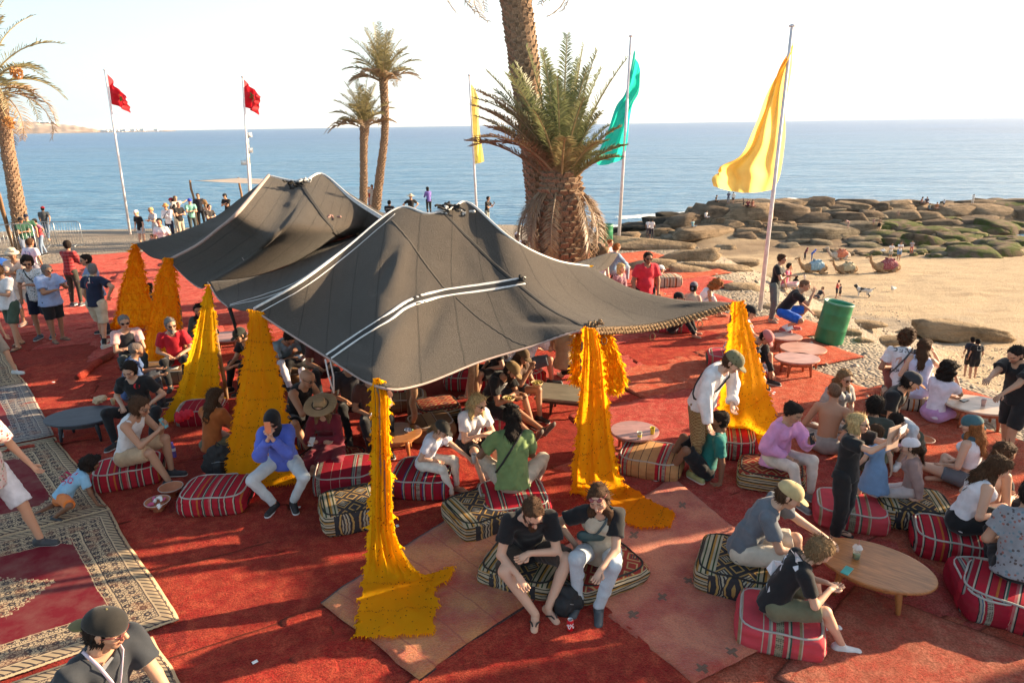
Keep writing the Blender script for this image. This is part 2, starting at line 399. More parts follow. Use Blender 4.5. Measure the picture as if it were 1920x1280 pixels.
def build_sea():
 nr, na = 330, 300; r = 32*np.exp(np.linspace(0, math.log(90000/32), nr)); a = np.linspace(rad(-78), rad(78), na)
 Rr, A = np.meshgrid(r, a, indexing='ij'); X = Rr*np.sin(A); Y = Rr*np.cos(A)-4
 am = np.clip(1-Rr/500, 0, 1)**2; Z = SEA_Z+vnoise(X, Y*1.8, .12, 21)*.16*am
 fo = np.zeros_like(X); n = vnoise(X, Y, .25, 23)
 for (p0, p1, w) in [((1168, 409), (1290, 401), 1.6), ((1130, 423), (1215, 430), 1.0), ((1190, 418), (1240, 425), .9), ((1560, 388), (1650, 400), 1.2), ((1640, 397), (1700, 402), .9), ((1000, 404), (1170, 409), .5), ((1850, 400), (1920, 403), 1.2), ((1480, 372), (1560, 380), .7)]:
  q0 = G(*p0, SEA_Z); q1 = G(*p1, SEA_Z); b = np.array([q1.x-q0.x, q1.y-q0.y]); t_ = np.clip(((X-q0.x)*b[0]+(Y-q0.y)*b[1])/(b@b), 0, 1)
  d = np.hypot(X-q0.x-t_*b[0], Y-q0.y-t_*b[1]); f = np.exp(-((d+n*w*.6)/w/1.2)**2); fo = np.maximum(fo, f); Z = Z+f*.22
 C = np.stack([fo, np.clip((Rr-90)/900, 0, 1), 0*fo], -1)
 V = np.stack([X, Y, Z], -1).reshape(-1, 3); I = np.arange(nr*na).reshape(nr, na)
 F = np.stack([I[:-1, :-1], I[:-1, 1:], I[1:, 1:], I[1:, :-1]], -1).reshape(-1, 4)[:, ::-1]
 t = NT('sea_water'); co = t.coord('Object'); at = t.N('Attribute'); at.attribute_name = 'Col'; s = t.xyz(at.outputs['Color'])
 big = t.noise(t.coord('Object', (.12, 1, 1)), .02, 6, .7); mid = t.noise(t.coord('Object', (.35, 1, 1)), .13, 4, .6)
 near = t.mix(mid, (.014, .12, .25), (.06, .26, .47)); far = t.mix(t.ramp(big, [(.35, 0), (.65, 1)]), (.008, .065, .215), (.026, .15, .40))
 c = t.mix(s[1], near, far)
 wc = t.noise(t.coord('Object', (.4, 1.3, 1)), .55, 5, .75)
 c = t.mix(t.ramp(wc, [(.50, 0), (.66, .55)]), c, (.55, .64, .68)); c = t.mix(t.ramp(t.noise(t.coord('Object', (.3, 1.2, 1)), 1.7, 4, .8), [(.35, .5), (.55, 0)]), c, (.010, .075, .14))
 fn = t.noise(co, 1.6, 4, .75); fm = t.math('GREATER_THAN', t.math('ADD', s[0], t.math('MULTIPLY', t.math('SUBTRACT', fn, .5), 1.3)), .52)
 c = t.mix(fm, c, (.75, .77, .76))
 h = t.math('ADD', t.math('MULTIPLY', t.noise(t.coord('Object', (.45, 1, 1)), .45, 6, .65), 1.0), t.math('MULTIPLY', t.noise(t.coord('Object', (.4, 1, 1)), .06, 3, .5), 3.0))
 t.bump(h, 1.0, 1.3); mat = t.done(c, t.math('ADD', t.math('MULTIPLY', fm, .5), .28), spec=.38)
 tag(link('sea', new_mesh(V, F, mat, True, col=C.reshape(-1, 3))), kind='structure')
build_sea()
def build_headland():
 prof = [(-260, 190), (-120, 205), (0, 227), (40, 227), (90, 231), (140, 236), (180, 243), (210, 246), (260, 247), (300, 247), (330, 248)]
 D = 7000; n = 150; xs = np.linspace(-260, 330, n); ys = np.interp(xs, [p[0] for p in prof], [p[1] for p in prof])
 rows = 10; P = np.zeros((n, rows, 3))
 for i in range(n):
  top = at_dist(xs[i], ys[i]+1.0*math.sin(xs[i]*.35)*.6, D+1400); base = at_dist(xs[i], 600, D)
  for j in range(rows):
   q = j/(rows-1); z = (SEA_Z-3)*(1-q)**.8+(max(top.z, SEA_Z+6))*q**.9
   Yd = D+1400*q; P[i, j] = (top.x/(D+1400)*Yd, Yd, z+18*mnoise.noise(Vector((xs[i]*.05, j*.6, 1)))*math.sin(q*3.14))
 t = NT('hill_dry_land'); co = t.coord('Object', (1, .6, 6)); nn = t.noise(co, .0022, 5, .6)
 c = t.ramp(nn, [(.3, (.27, .21, .18)), (.5, (.38, .28, .22)), (.64, (.54, .44, .36)), (.8, (.30, .25, .22))])
 tag(link('hills', grid_mesh(P, t.done(c, 1, spec=0))), kind='structure')
 mb = MB(); w = plain((.8, .77, .72), .9)
 for i in range(70):
  px = random.choice([random.uniform(190, 300), random.uniform(70, 110), random.uniform(200, 270)]); Yd = D+random.uniform(60, 500)
  p = at_dist(px, 246, Yd); z = 4+random.random()*8 if px > 130 else 118
  if px < 130: Yd = D+1340; p = at_dist(px, 246, Yd); z = np.interp(px, [0, 90], [at_dist(0, 227, Yd).z, at_dist(90, 231, Yd).z])-2
  mb.box((p.x, Yd, z), (random.uniform(25, 60), 20, random.uniform(8, 22)))
 o = mb.build('hillside_town', w, smooth=False); tag(o, 'scatter of tiny white buildings along the foot of the distant headland', 'town', kind='stuff')
build_headland()
# ------------------------------------------------------------------ rocks
def rock_mat(base, moss=0, wet=0):
 k = ('rock', base, moss)
 if k in _mc: return _mc[k]
 t = NT('sandstone'); co = t.coord('Object'); g = t.N('NewGeometry')
 st = t.N('Mapping'); t.l(co, st.inputs[0]); st.inputs['Scale'].default_value = (.35, .35, 3.2)
 n = t.noise(st.outputs[0], 1.1, 5, .65); n2 = t.noise(co, .9, 6, .7)
 c = t.mix(t.ramp(n, [(.35, 0), (.65, 1)]), shade(base, .72), shade(base, 1.15))
 c = t.mix(t.ramp(n2, [(.46, 0), (.66, .85)]), c, shade(base, .36))
 if moss:
  nz = t.xyz(g.outputs['Normal'])[2]; f = t.math('MULTIPLY', t.ramp(t.noise(co, .7, 4, .6), [(.44, 0), (.58, 1)]), moss); c = t.mix(f, c, (.10, .115, .035))
 h = t.math('ADD', n, t.noise(co, 5, 6, .7)); t.bump(h, 1.0, .22)
 _mc[k] = t.done(c, .95, spec=.15); return _mc[k]
def rock_mesh(seed, w, d, h, mat, n=22, tilt=0):
 "a worn layered block: squared-off ball, bedding steps, chipped faces"
 r = np.random.RandomState(seed); nu, nv = n, max(10, n*2//3)
 u = np.linspace(0, 2*np.pi, nu, endpoint=False); v = np.linspace(-np.pi/2, np.pi/2, nv); U, Vv = np.meshgrid(u, v, indexing='ij')
 e = .20; sp = lambda a: np.sign(a)*np.abs(a)**e
 x = sp(np.cos(Vv))*np.sign(np.cos(U))*np.abs(np.cos(U))**.42; y = sp(np.cos(Vv))*np.sign(np.sin(U))*np.abs(np.sin(U))**.42; z = np.sign(np.sin(Vv))*np.abs(np.sin(Vv))**.35
 rr = 1+.15*(vnoise(x*1.7+seed, y*1.7+z*1.2, 1.4, seed % 97)+.7*vnoise(z*7+seed, x*.8, 1.7, (seed+5) % 97))
 for _ in range(11):      # chipped planes
  nn = r.normal(size=3); nn[2] = abs(nn[2])*.8; nn /= np.linalg.norm(nn); dd = x*nn[0]+y*nn[1]+z*nn[2]; lim = r.uniform(.74, 1.12); k = np.clip(lim/np.maximum(dd*rr, 1e-3), 0, 1); k = np.where(dd > 0, k, 1); rr = rr*k
 sk = r.uniform(-.25, .25); X = (x*rr+z*sk)*w/2; Y = (y*rr)*d/2; Z = z*rr*h/2+X*tilt
 P = np.stack([X, Y, Z], -1); V = P.reshape(-1, 3); I = np.arange(nu*nv).reshape(nu, nv); J = np.roll(I, -1, 0)
 F = np.stack([I[:, :-1], J[:, :-1], J[:, 1:], I[:, 1:]], -1).reshape(-1, 4)
 return new_mesh(V, F, mat, n > 24)
RK = (.33, .235, .15); RKD = (.20, .145, .10); RKG = (.235, .19, .135); RKB = (.06, .052, .042)
_rs = [0]
def rlabel(px, py, w, base, moss):
 sz = 'small' if w < 30 else ('mid sized' if w < 60 else 'large'); cl = {RK: 'tan', RKD: 'dark brown', RKG: 'grey brown'}.get(base, 'dark'); px_ = [(1290, 'at the surf end of the left heap'), (1350, 'left of the two figures on the heap'), (1420, 'below the seated figures on the left heap'), (1500, 'beyond the yellow flag pole'), (1570, 'in the gap between the two rock heaps'), (1630, 'around the person bending down'), (1690, 'behind the two men watching the camels'), (1750, 'below the seated group on the right rocks'), (1820, 'left of the white clad figure'), (1880, 'under the white clad figure'), (9999, 'at the right picture edge')]
 return f"{sz} {'mossy ' if moss else ''}{cl} boulder {next(t for x, t in px_ if px < x)}, {'high up' if py < 415 else ('half way' if py < 440 else 'low down')}"
def rock(px, py, w, h, base=RK, moss=0, label=None, group='boulders heaped along the shore', dr=.7, tilt=0, sink=.25, rz=None, n=15, name='boulder'):
 label = label or rlabel(px, py, w, base, moss); p = TER(px, py-2); dist = (p-Vector((0, 0, CAM_H))).length; s = dist/FPX; _rs[0] += 1
 W_ = w*s*1.06; H_ = h*s*.96
 o = link(name, rock_mesh(_rs[0]*13, W_, W_*dr, H_, rock_mat(base, moss), n, tilt), loc=(p.x, p.y+W_*dr*.3, p.z+H_*(.5-sink)), rot=(random.uniform(-.10, .10), random.uniform(-.12, .12)*(label[:4] != 'long'), random.uniform(-.45, .45) if rz is None else rz))
 return tag(o, label, 'rock', group)
u = dict(group=None)
for a in [
 (1330, 444, 150, 20, RK, 0, 'long pale flat slab across the front of the left rock heap', None, .5),
 (1400, 412, 95, 36, RK, 0, 'big squared sandstone block high on the left heap', None, .7),
 (1330, 416, 80, 34, RKD, 0), (1290, 425, 70, 26, RKD, 0), (1480, 412, 80, 38, RKD, 0), (1445, 400, 90, 26, RK, 0), (1385, 396, 100, 22, RKD, 0), (1530, 418, 70, 22, RKD, 0),
 (1420, 431, 24, 20, RK, 0, 'small upright wedge of rock between two long slabs', None, .8), (1378, 424, 34, 12, RK, 0), (1350, 421, 20, 14, RK, 0), (1450, 434, 30, 18, RKG, 0), (1468, 440, 62, 22, RKG, 0), (1500, 452, 45, 18, RKG, 0), (1532, 437, 56, 18, RKG, 0), (1425, 446, 44, 12, RKG, 0), (1402, 441, 46, 12, RK, 0), (1448, 449, 60, 14, RKG, 0),
 (1262, 412, 60, 14, RKB, 0, 'black weed covered rock at the edge of the surf', 'black rocks at the water', .6), (1215, 430, 90, 10, RKB, 0, 'black weed covered rock at the edge of the surf', 'black rocks at the water', .6), (1250, 424, 80, 16, RKB, 0, 'black weed covered rock at the edge of the surf', 'black rocks at the water', .6), (1170, 436, 70, 9, RKB, 0, 'black weed covered rock at the edge of the surf', 'black rocks at the water', .6),
 (1172, 452, 60, 18, RK, 0, 'low tan rock right behind the teal flag pole', None, .7), (1210, 448, 36, 14, RK, 0), (1245, 440, 50, 13, RK, 0), (1270, 450, 55, 10, RKG, 0), (1302, 454, 60, 10, RK, 0),
 (1590, 418, 60, 24, RKD, 0, 'dark square block left of the man walking on the rocks', None, .8), (1560, 425, 40, 14, RKG, 0), (1640, 412, 50, 16, RKD, 0), (1690, 414, 66, 18, RK, 0), (1725, 418, 80, 20, RK, 0), (1790, 405, 90, 22, RK, 0), (1840, 388, 80, 14, RKD, 0), (1760, 388, 100, 14, RKD, 0), (1705, 395, 90, 12, RKD, 1), (1660, 385, 60, 10, RKB, 1), (1590, 385, 50, 7, RKB, 0), (1640, 390, 50, 8, RKB, 1),
 (1870, 412, 100, 26, RK, 0), (1930, 410, 60, 26, RKD, 0), (1900, 395, 70, 14, RKD, 1), (1830, 425, 90, 18, RKD, 0), (1890, 440, 90, 26, RKD, 1), (1770, 428, 70, 16, RKD, 0),
 (1560, 446, 120, 26, RKG, 0, 'broad smooth domed boulder in the middle of the rock field', None, .7), (1610, 438, 70, 24, RKG, 0), (1665, 432, 60, 18, RKD, 1), (1700, 436, 80, 20, RKD, 1), (1650, 447, 60, 14, RKG, .8), (1700, 452, 70, 14, RKD, 1), (1740, 444, 90, 18, RKD, 1), (1800, 446, 80, 18, RKD, 1), (1845, 440, 60, 16, RKD, 1),
 (1745, 461, 70, 22, RKD, 1), (1790, 456, 40, 20, RKD, 1, 'squared mossy block at the right end of the mossy row', None, .8), (1690, 462, 60, 14, RKD, 1), (1620, 458, 70, 10, RKG, .3), (1625, 467, 50, 10, RKG, .3), (1545, 462, 40, 12, RKG, 0), (1500, 458, 50, 8, RKG, 0), (1480, 465, 40, 6, RKG, 0),
 (1838, 484, 70, 17, RKD, 1, 'mossy flat boulder at the left of the tide pool', None, .7), (1895, 472, 60, 14, RKD, 1, 'green weed covered slab at the right picture edge in the pool', None, .7), (1885, 482, 56, 18, RKD, 1), (1790, 482, 50, 8, RKG, .6), (1915, 462, 60, 10, RKD, 1), (1770, 474, 50, 7, RKG, .8)]:
 kw = {}
 if len(a) > 6: kw['label'] = a[6]; kw['group'] = a[7] if len(a) > 7 and a[7] else 'large rocks of the point'; kw['dr'] = a[8]
 rock(*a[:6], **kw)
# filler boulders of the two heaps and the low ledge in front of them
for px in range(1470, 1930, 26): rock(px+random.uniform(-8, 8), 392+random.uniform(-4, 6), random.uniform(40, 80), random.uniform(12, 20), random.choice([RK, RKD, RKD]), n=13, sink=.2)
for i in range(150):
 if i < 60: px = random.uniform(1225, 1560); py = random.uniform(395, 452);
 else: px = random.uniform(1560, 1935); py = random.uniform(388, 468)
 rock(px, py, random.uniform(16, 60)*random.uniform(.5, 1.3), random.uniform(5, 17), random.choice([RK, RKD, RKG]), moss=(1 if px > 1640 and py > 415 else 0) if random.random() < .8 else 0, n=11, sink=.35)
for i in range(26):
 px = 1560+i*9+random.uniform(-4, 4); rock(px, 478+random.uniform(-4, 5)+(1 if px < 1700 else 4)*.5, random.uniform(10, 26), random.uniform(5, 9), RK if px < 1700 else RKG, moss=.8 if px > 1620 else 0, label='small ledge stone in the low row behind the camels', group='ledge stones', n=12)
# slabs on the gravel bank and the sand, nearer
for a in [(1290, 492, 110, 30, 'rounded log shaped slab lying across the gravel bank', 0, .35), (1215, 470, 150, 26, 'wide bedrock shelf with a hollow behind the people in the white tops', 0, .5), (1225, 508, 95, 26, 'flat slab with a squared end below the rounded slab', .0, .5),
    (1345, 508, 120, 14, 'long thin ledge running right from the squared slab', -.08, .35), (1300, 514, 80, 16, 'grey ledge with a dark undercut in the gravel', 0, .4), (1385, 498, 70, 10, 'thin broken ledge end near the yellow flag pole', 0, .5),
    (1362, 470, 34, 12, 'small pale angular block on the sand past the shelf', 0, .7), (1450, 525, 60, 9, 'half buried stone behind the standing woman in grey trousers', 0, .6),
    (1820, 640, 158, 36, 'longest pale rock slab lying on the sand at the right', -.20, .3), (1727, 634, 76, 20, 'smooth brown boulder left of the longest slab', 0, .5), (1620, 616, 66, 13, 'low grey stone right of the green barrel', 0, .5),
    (1530, 596, 60, 11, 'flat stone under the crouching man', 0, .6), (1600, 634, 30, 10, 'fist shaped stone at the barrel foot', 0, .8), (1622, 644, 24, 9, 'small pale stone beside the barrel foot', 0, .8), (1460, 585, 46, 10, 'flat tan stone beside the standing woman', 0, .6),
    (1400, 545, 70, 12, 'low tan stone left of the yellow flag pole foot', 0, .6), (1480, 560, 44, 8, 'small flat stone between the pole and the sunbather', 0, .6), (1660, 650, 60, 14, 'sand coloured stone behind the man in the printed white shirt', 0, .6)]:
 rock(a[0], a[1], a[2], a[3], (.42, .31, .20) if a[0] < 1500 else (.40, .29, .18), 0, a[4], 'slabs on the bank and the sand', a[6], a[5], .3, 0, 26, 'rock_slab')
def pebbles():
 r = np.random.RandomState(5); V = []; F = []; k = 0
 base = np.array([(1, 0, 0), (0, 1, 0), (-1, 0, 0), (0, -1, 0), (0, 0, .7), (0, 0, -.5)], float); fb = np.array([(0, 1, 4), (1, 2, 4), (2, 3, 4), (3, 0, 4), (1, 0, 5), (2, 1, 5), (3, 2, 5), (0, 3, 5)])
 N_ = 9000; x = np.concatenate([r.uniform(4, 22, N_), r.uniform(-16, 4, 1500)]); y = np.concatenate([r.uniform(10, 42, N_), r.uniform(27, 46, 1500)])
 sdv = edge_sd(x, y); keep = (sdv > -3.0) | (y > 27); x = x[keep]; y = y[keep]; z = ground(x, y)
 n = len(x); s = r.lognormal(-3.6, .45, n); th = r.uniform(0, 6.28, n); R = r.normal(0, .2, (n, 6, 3))
 B = base[None]*(1+R); sx = r.uniform(.8, 1.6, n)[:, None]; B = B*s[:, None, None]; B[:, :, 0] *= sx
 c, s_ = np.cos(th)[:, None], np.sin(th)[:, None]; X = B[:, :, 0]*c-B[:, :, 1]*s_; Y = B[:, :, 0]*s_+B[:, :, 1]*c
 P = np.stack([X+x[:, None], Y+y[:, None], B[:, :, 2]+z[:, None]], -1).reshape(-1, 3)
 F = (fb[None]+np.arange(n)[:, None, None]*6).reshape(-1, 3)
 t = NT('pebble'); v = t.vor(t.coord('Object'), 5, out='Color'); c_ = t.ramp(t.xyz(v)[0], [(0, (.13, .115, .10)), (.5, (.36, .30, .23)), (1, (.60, .53, .44))])
 tag(link('gravel', new_mesh(P, F, t.done(c_, .9), False)), 'loose grey and tan pebbles strewn over the bank beside the carpets', 'gravel', kind='stuff')
pebbles()
# ================================================================== rugs
def pile_mat(c1, c2, c3, key):
 t = NT('wool_pile'); co = t.coord('Object'); uvn = t.coord('UV')
 a = t.noise(co, 1.3, 5, .65); b = t.noise(co, 7, 5, .7); f = t.noise(co, 55, 4, .75); cl = t.noise(co, 140, 2, .5)
 c = t.mix(t.ramp(a, [(.35, 0), (.65, 1)]), c1, c2); c = t.mix(t.ramp(b, [(.42, 0), (.64, .9)]), c, c3); c = t.mix(t.ramp(t.noise(co, 3.2, 4, .7), [(.5, 0), (.7, .6)]), c, shade(c1, .5))
 c = t.mix(t.ramp(f, [(.38, .75), (.58, 0)]), c, shade(c1, .25))
 ux, uy, _ = t.xyz(uvn); ed_ = t.math('MINIMUM', t.math('MULTIPLY', t.math('MINIMUM', ux, t.math('SUBTRACT', 1.0, ux)), 1.6), t.math('MINIMUM', uy, t.math('SUBTRACT', 1.0, uy))); c = t.mix(t.ramp(ed_, [(.006, .75), (.016, 0)]), c, (.05, .012, .010)); fr_ = t.math('MULTIPLY', t.math('LESS_THAN', t.math('ABSOLUTE', t.math('SUBTRACT', ed_, .07)), .006), t.ramp(a, [(.4, 0), (.6, .5)])); c = t.mix(fr_, c, shade(c3, .8))
 h = t.math('ADD', t.math('MULTIPLY', f, 1.0), t.math('ADD', t.math('MULTIPLY', b, 1.6), t.math('MULTIPLY', cl, .35))); t.bump(h, 1.0, .035)
 t.b.inputs['Sheen Weight'].default_value = .35; t.b.inputs['Sheen Roughness'].default_value = .5; t.b.inputs['Sheen Tint'].default_value = (1, .35, .22, 1)
 return t.done(c, .95, spec=.05)
M_RED = pile_mat((.36, .014, .020), (.46, .024, .022), (.62, .10, .055), 1)
M_DRED = pile_mat((.22, .010, .018), (.31, .015, .020), (.42, .035, .030), 2)
M_CORAL = pile_mat((.64, .085, .05), (.68, .15, .085), (.72, .26, .16), 3)
M_PINK = pile_mat((.60, .17, .11), (.66, .27, .18), (.55, .075, .055), 4)
M_ROSE = pile_mat((.52, .040, .048), (.62, .085, .085), (.68, .19, .15), 5)
def salmon_mat(base, line, motif):
 t = NT('faded_wool'); co = t.coord('Object'); uv = t.xyz(t.coord('UV'))
 a = t.noise(co, 2.2, 6, .7); f = t.noise(co, 50, 4, .75)
 c = t.mix(t.ramp(a, [(.4, 0), (.66, 1)]), base, (.45, .055, .040)); c = t.mix(t.ramp(f, [(.3, .6), (.55, 0)]), c, shade(base, .4))
 if motif:       # rows of dark crosses
  fx = t.math('SUBTRACT', t.math('FRACT', t.math('MULTIPLY', uv[0], 5.2)), .5); fy = t.math('SUBTRACT', t.math('FRACT', t.math('MULTIPLY', uv[1], 2.6)), .5)
  nx = t.math('ADD', fx, t.math('MULTIPLY', t.math('SUBTRACT', t.noise(co, 14, 2), .5), .16))
  ax = t.math('ABSOLUTE', nx); ay = t.math('ABSOLUTE', fy)
  cr = t.math('MAXIMUM', t.math('MULTIPLY', t.math('LESS_THAN', ax, .15), t.math('LESS_THAN', ay, .022)), t.math('MULTIPLY', t.math('LESS_THAN', ax, .045), t.math('LESS_THAN', ay, .07)))
  c = t.mix(t.math('MULTIPLY', cr, .8), c, (.085, .075, .045))
 else:
  k = t.math('ADD', uv[0], t.math('MULTIPLY', t.math('SUBTRACT', t.noise(co, 6, 3), .5), .02))
  ln = t.math('LESS_THAN', t.math('ABSOLUTE', t.math('SUBTRACT', t.math('FRACT', t.math('MULTIPLY', k, 5)), .5)), .022)
  e = t.math('LESS_THAN', t.math('MINIMUM', uv[1], t.math('SUBTRACT', 1.0, uv[1])), .012)
  c = t.mix(t.math('MULTIPLY', ln, .5), c, line); c = t.mix(e, c, (.05, .015, .012))
 t.bump(t.math('ADD', f, t.math('MULTIPLY', a, 1.5)), 1.0, .02); t.b.inputs['Sheen Weight'].default_value = .3
 return t.done(c, .95, spec=.05)
M_TAN = salmon_mat((.62, .25, .09), (.30, .04, .03), False)
M_SALM = salmon_mat((.66, .22, .12), (.3, .05, .03), True)
def persian_mat(field, cream, dark, L, Wd):
 t = NT('knotted_carpet'); uv = t.coord('UV'); x, y, _ = t.xyz(uv); co = t.coord('Object')
 X = t.math('MULTIPLY', x, L); Y = t.math('MULTIPLY', y, Wd)
 dx = t.math('MINIMUM', X, t.math('SUBTRACT', L, X)); dy = t.math('MINIMUM', Y, t.math('SUBTRACT', Wd, Y)); d = t.math('MINIMUM', dx, dy)
 mp = t.N('CombineXYZ'); t.l(X, mp.inputs[0]); t.l(Y, mp.inputs[1])
 v = t.vor(mp.outputs[0], 22, 'F1', rnd=.35); vd = t.math('FRACT', t.math('MULTIPLY', v, 2.3)); mot = t.math('LESS_THAN', vd, .34)
 v2 = t.vor(mp.outputs[0], 9, 'F1', rnd=.1); mot2 = t.math('MULTIPLY', t.math('GREATER_THAN', v2, .12), t.math('LESS_THAN', v2, .3)); mot = t.math('MAXIMUM', mot, mot2)
 wide = t.mix(mot, cream, dark)
 wide = t.mix(t.ramp(t.noise(mp.outputs[0], 5, 2), [(.52, 0), (.6, .35)]), wide, (.32, .12, .06))
 sq = t.math('MAXIMUM', t.math('LESS_THAN', t.math('FRACT', t.math('MULTIPLY', t.math('ADD', X, Y), 13)), .3), 0.0); small = t.mix(sq, shade(cream, .8), dark)
 c = field
 zig = t.math('MULTIPLY', t.math('ABSOLUTE', t.math('SUBTRACT', t.math('FRACT', t.math('MULTIPLY', t.math('ADD', X, Y), 9)), .5)), .07)
 dz = t.math('ADD', d, zig)
 c = t.mix(t.math('LESS_THAN', dz, .50), c, wide)
 for lo, hi, cc in [(.385, .40, cream), (.37, .38, dark), (.13, .145, cream), (.145, .155, dark), (.045, .13, small), (.035, .045, dark), (.0, .025, cream)]:
  c = t.mix(t.math('MULTIPLY', t.math('GREATER_THAN', d, lo), t.math('LESS_THAN', d, hi)), c, cc)
 c = t.mix(t.math('MULTIPLY', t.math('GREATER_THAN', d, .48), t.math('MULTIPLY', t.math('LESS_THAN', d, .49), 1.0)), c, shade(cream, .9))
 cx = t.math('ABSOLUTE', t.math('SUBTRACT', X, L/2)); cy = t.math('ABSOLUTE', t.math('SUBTRACT', Y, Wd/2)); dm = t.math('ADD', t.math('ADD', t.math('MULTIPLY', cx, .95), t.math('MULTIPLY', cy, 1.15)), t.math('MULTIPLY', t.math('ABSOLUTE', t.math('SUBTRACT', t.math('FRACT', t.math('MULTIPLY', t.math('SUBTRACT', cx, cy), 10)), .5)), .10))
 c = t.mix(t.math('LESS_THAN', dm, .52), c, t.mix(mot, cream, shade(field, .8))); c = t.mix(t.math('LESS_THAN', dm, .44), c, dark); c = t.mix(t.math('LESS_THAN', dm, .425), c, wide)
 cc_ = t.math('ADD', t.math('SUBTRACT', L/2-.50, cx), t.math('SUBTRACT', Wd/2-.50, cy))
 c = t.mix(t.math('MULTIPLY', t.math('LESS_THAN', t.math('ADD', cc_, zig), .16), t.math('GREATER_THAN', d, .50)), c, wide)
 n = t.noise(co, 3, 5, .65); c = t.mix(t.ramp(n, [(.4, 0), (.7, .3)]), c, (.30, .22, .17)); f = t.noise(co, 160, 2); c = t.mix(t.math('MULTIPLY', f, .25), c, (.05, .03, .03))
 t.bump(f, .3, .004); return t.done(c, .9, spec=.08)
_rugz = [0]
def rug(c4, mat, label, wr=.010, group=None, z=None, nm='rug', res=.075, cat='rug'):
 "c4: four ground corners in order; the sheet gets soft wrinkles, a worn edge and its own thickness"
 A, B, C, D = [np.array(q[:2]) for q in c4]; nu = max(8, int(np.linalg.norm(B-A)/res)); nv = max(8, int(np.linalg.norm(D-A)/res))
 _rugz[0] += 1; zz = (.014+.0022*(_rugz[0] % 5)) if z is None else z; sd_ = _rugz[0]
 U, V = np.meshgrid(np.linspace(0, 1, nu), np.linspace(0, 1, nv), indexing='ij')
 P = ((1-U)*(1-V))[..., None]*A+(U*(1-V))[..., None]*B+(U*V)[..., None]*C+((1-U)*V)[..., None]*D
 X, Y = P[..., 0], P[..., 1]; ed = np.minimum(np.minimum(U, 1-U)*np.linalg.norm(B-A), np.minimum(V, 1-V)*np.linalg.norm(D-A))
 X = X+.03*vnoise(X, Y, 1.5, sd_); Y = Y+.03*vnoise(X, Y, 1.5, sd_+1)
 w = vnoise(X, Y, 2.2, sd_+2); rid = np.clip(vnoise(X*.8+Y*.3, Y*2.2-X, 1.3, sd_+3)-.45, 0, 1)
 Z = zz+wr*(w*.5+.5)+rid*wr*(5 if A[1] < 11 else 3)+.006*vnoise(X, Y, 14, sd_+4, 2)*(wr > .004)-.008*np.clip(1-ed/.05, 0, 1)+.02*np.clip(1-ed/.12, 0, 1)*np.clip(vnoise(X, Y, 1.1, sd_+6)-.3, 0, 1)
 Z = Z+np.interp(Y, [-20, 27, 35, 42], [0, 0, -.45, -1.2])
 o = link(nm, grid_mesh(np.stack([X, Y, Z], -1), mat, thick=.008))
 return tag(o, label, cat, group)
def gp(*pts): return [G(*p) for p in pts]
RUGPOLY = [G(*p) for p in [(1531, 623), (1499, 636), (1548, 672), (1620, 695), (1770, 726), (1812, 772), (1930, 862)]]
RUGPOLY = [(-30, 2), (-30, 13), (-17.5, 20.5), (-17, 27), (-12, 27.5), (-4, 25), (2.0, 25.5), (3.4, 27), (6.0, 25.5), (6.5, 21), (6.2, 17.5)]+[(p.x, p.y) for p in RUGPOLY]+[(9.6, 6), (10, 2)]
def inpoly(x, y, P):
 c = False
 for i in range(len(P)):
  (x1, y1), (x2, y2) = P[i-1], P[i]
  if (y1 > y) != (y2 > y) and x < (x2-x1)*(y-y1)/(y2-y1)+x1: c = not c
 return c
r_ = random.Random(3); th = rad(26); ax = np.array([math.cos(th), math.sin(th)]); bx = np.array([-math.sin(th), math.cos(th)])
RLM = [(60, 640, 'beside the white shirted man at the left'), (150, 560, 'under the man in the red plaid shirt'), (240, 500, 'behind the leftmost amber cloth'), (120, 700, 'between the crowd and the dark oval table'), (330, 540, 'behind the third yellow cloth'), (150, 830, 'under the dark oval table'), (300, 880, 'around the two terracotta bowls'), (400, 1000, 'in front of the striped pouf with orange bands'), (470, 1130, 'in the bare shaded stretch left of the front cloth'), (560, 960, 'below the woman in the black headscarf'), (600, 1240, 'at the bottom edge left of the tan rug'), (760, 960, 'right of the front cloth'), (700, 760, 'deep under the front tent'), (880, 870, 'under the man in green and the girl'), (900, 1080, 'around the bearded man'), (1000, 780, 'beside the square grey table'), (1030, 940, 'between the green shirted man and the couple'), (1200, 780, 'around the small round table with cups'), (1220, 660, 'right of the middle yellow cloth'), (1180, 520, 'behind the front tent under the red shirted man'), (1320, 640, 'beyond the rope edge of the tent'), (1330, 920, 'below the man in the white sweater'), (1450, 600, 'under the woman in grey trousers'), (1480, 690, 'under the round pinkish tables'), (1520, 720, 'right of the broad right cloth'), (1440, 880, 'left of the woman in pink'), (1600, 860, 'under the seated group on the right'), (1700, 760, 'around the kneeling man'), (1780, 880, 'left of the bandana woman'), (1880, 800, 'under the stooping man'), (1700, 1000, 'behind the oval orange table'), (1850, 960, 'under the long haired women at the right'), (1300, 1120, 'left of the boy on the pouf'), (1700, 1200, 'in front of the oval orange table'), (1100, 1240, 'at the bottom edge below the drink can')]
gravel_gap = np.array(G(1180, 712)[:2])
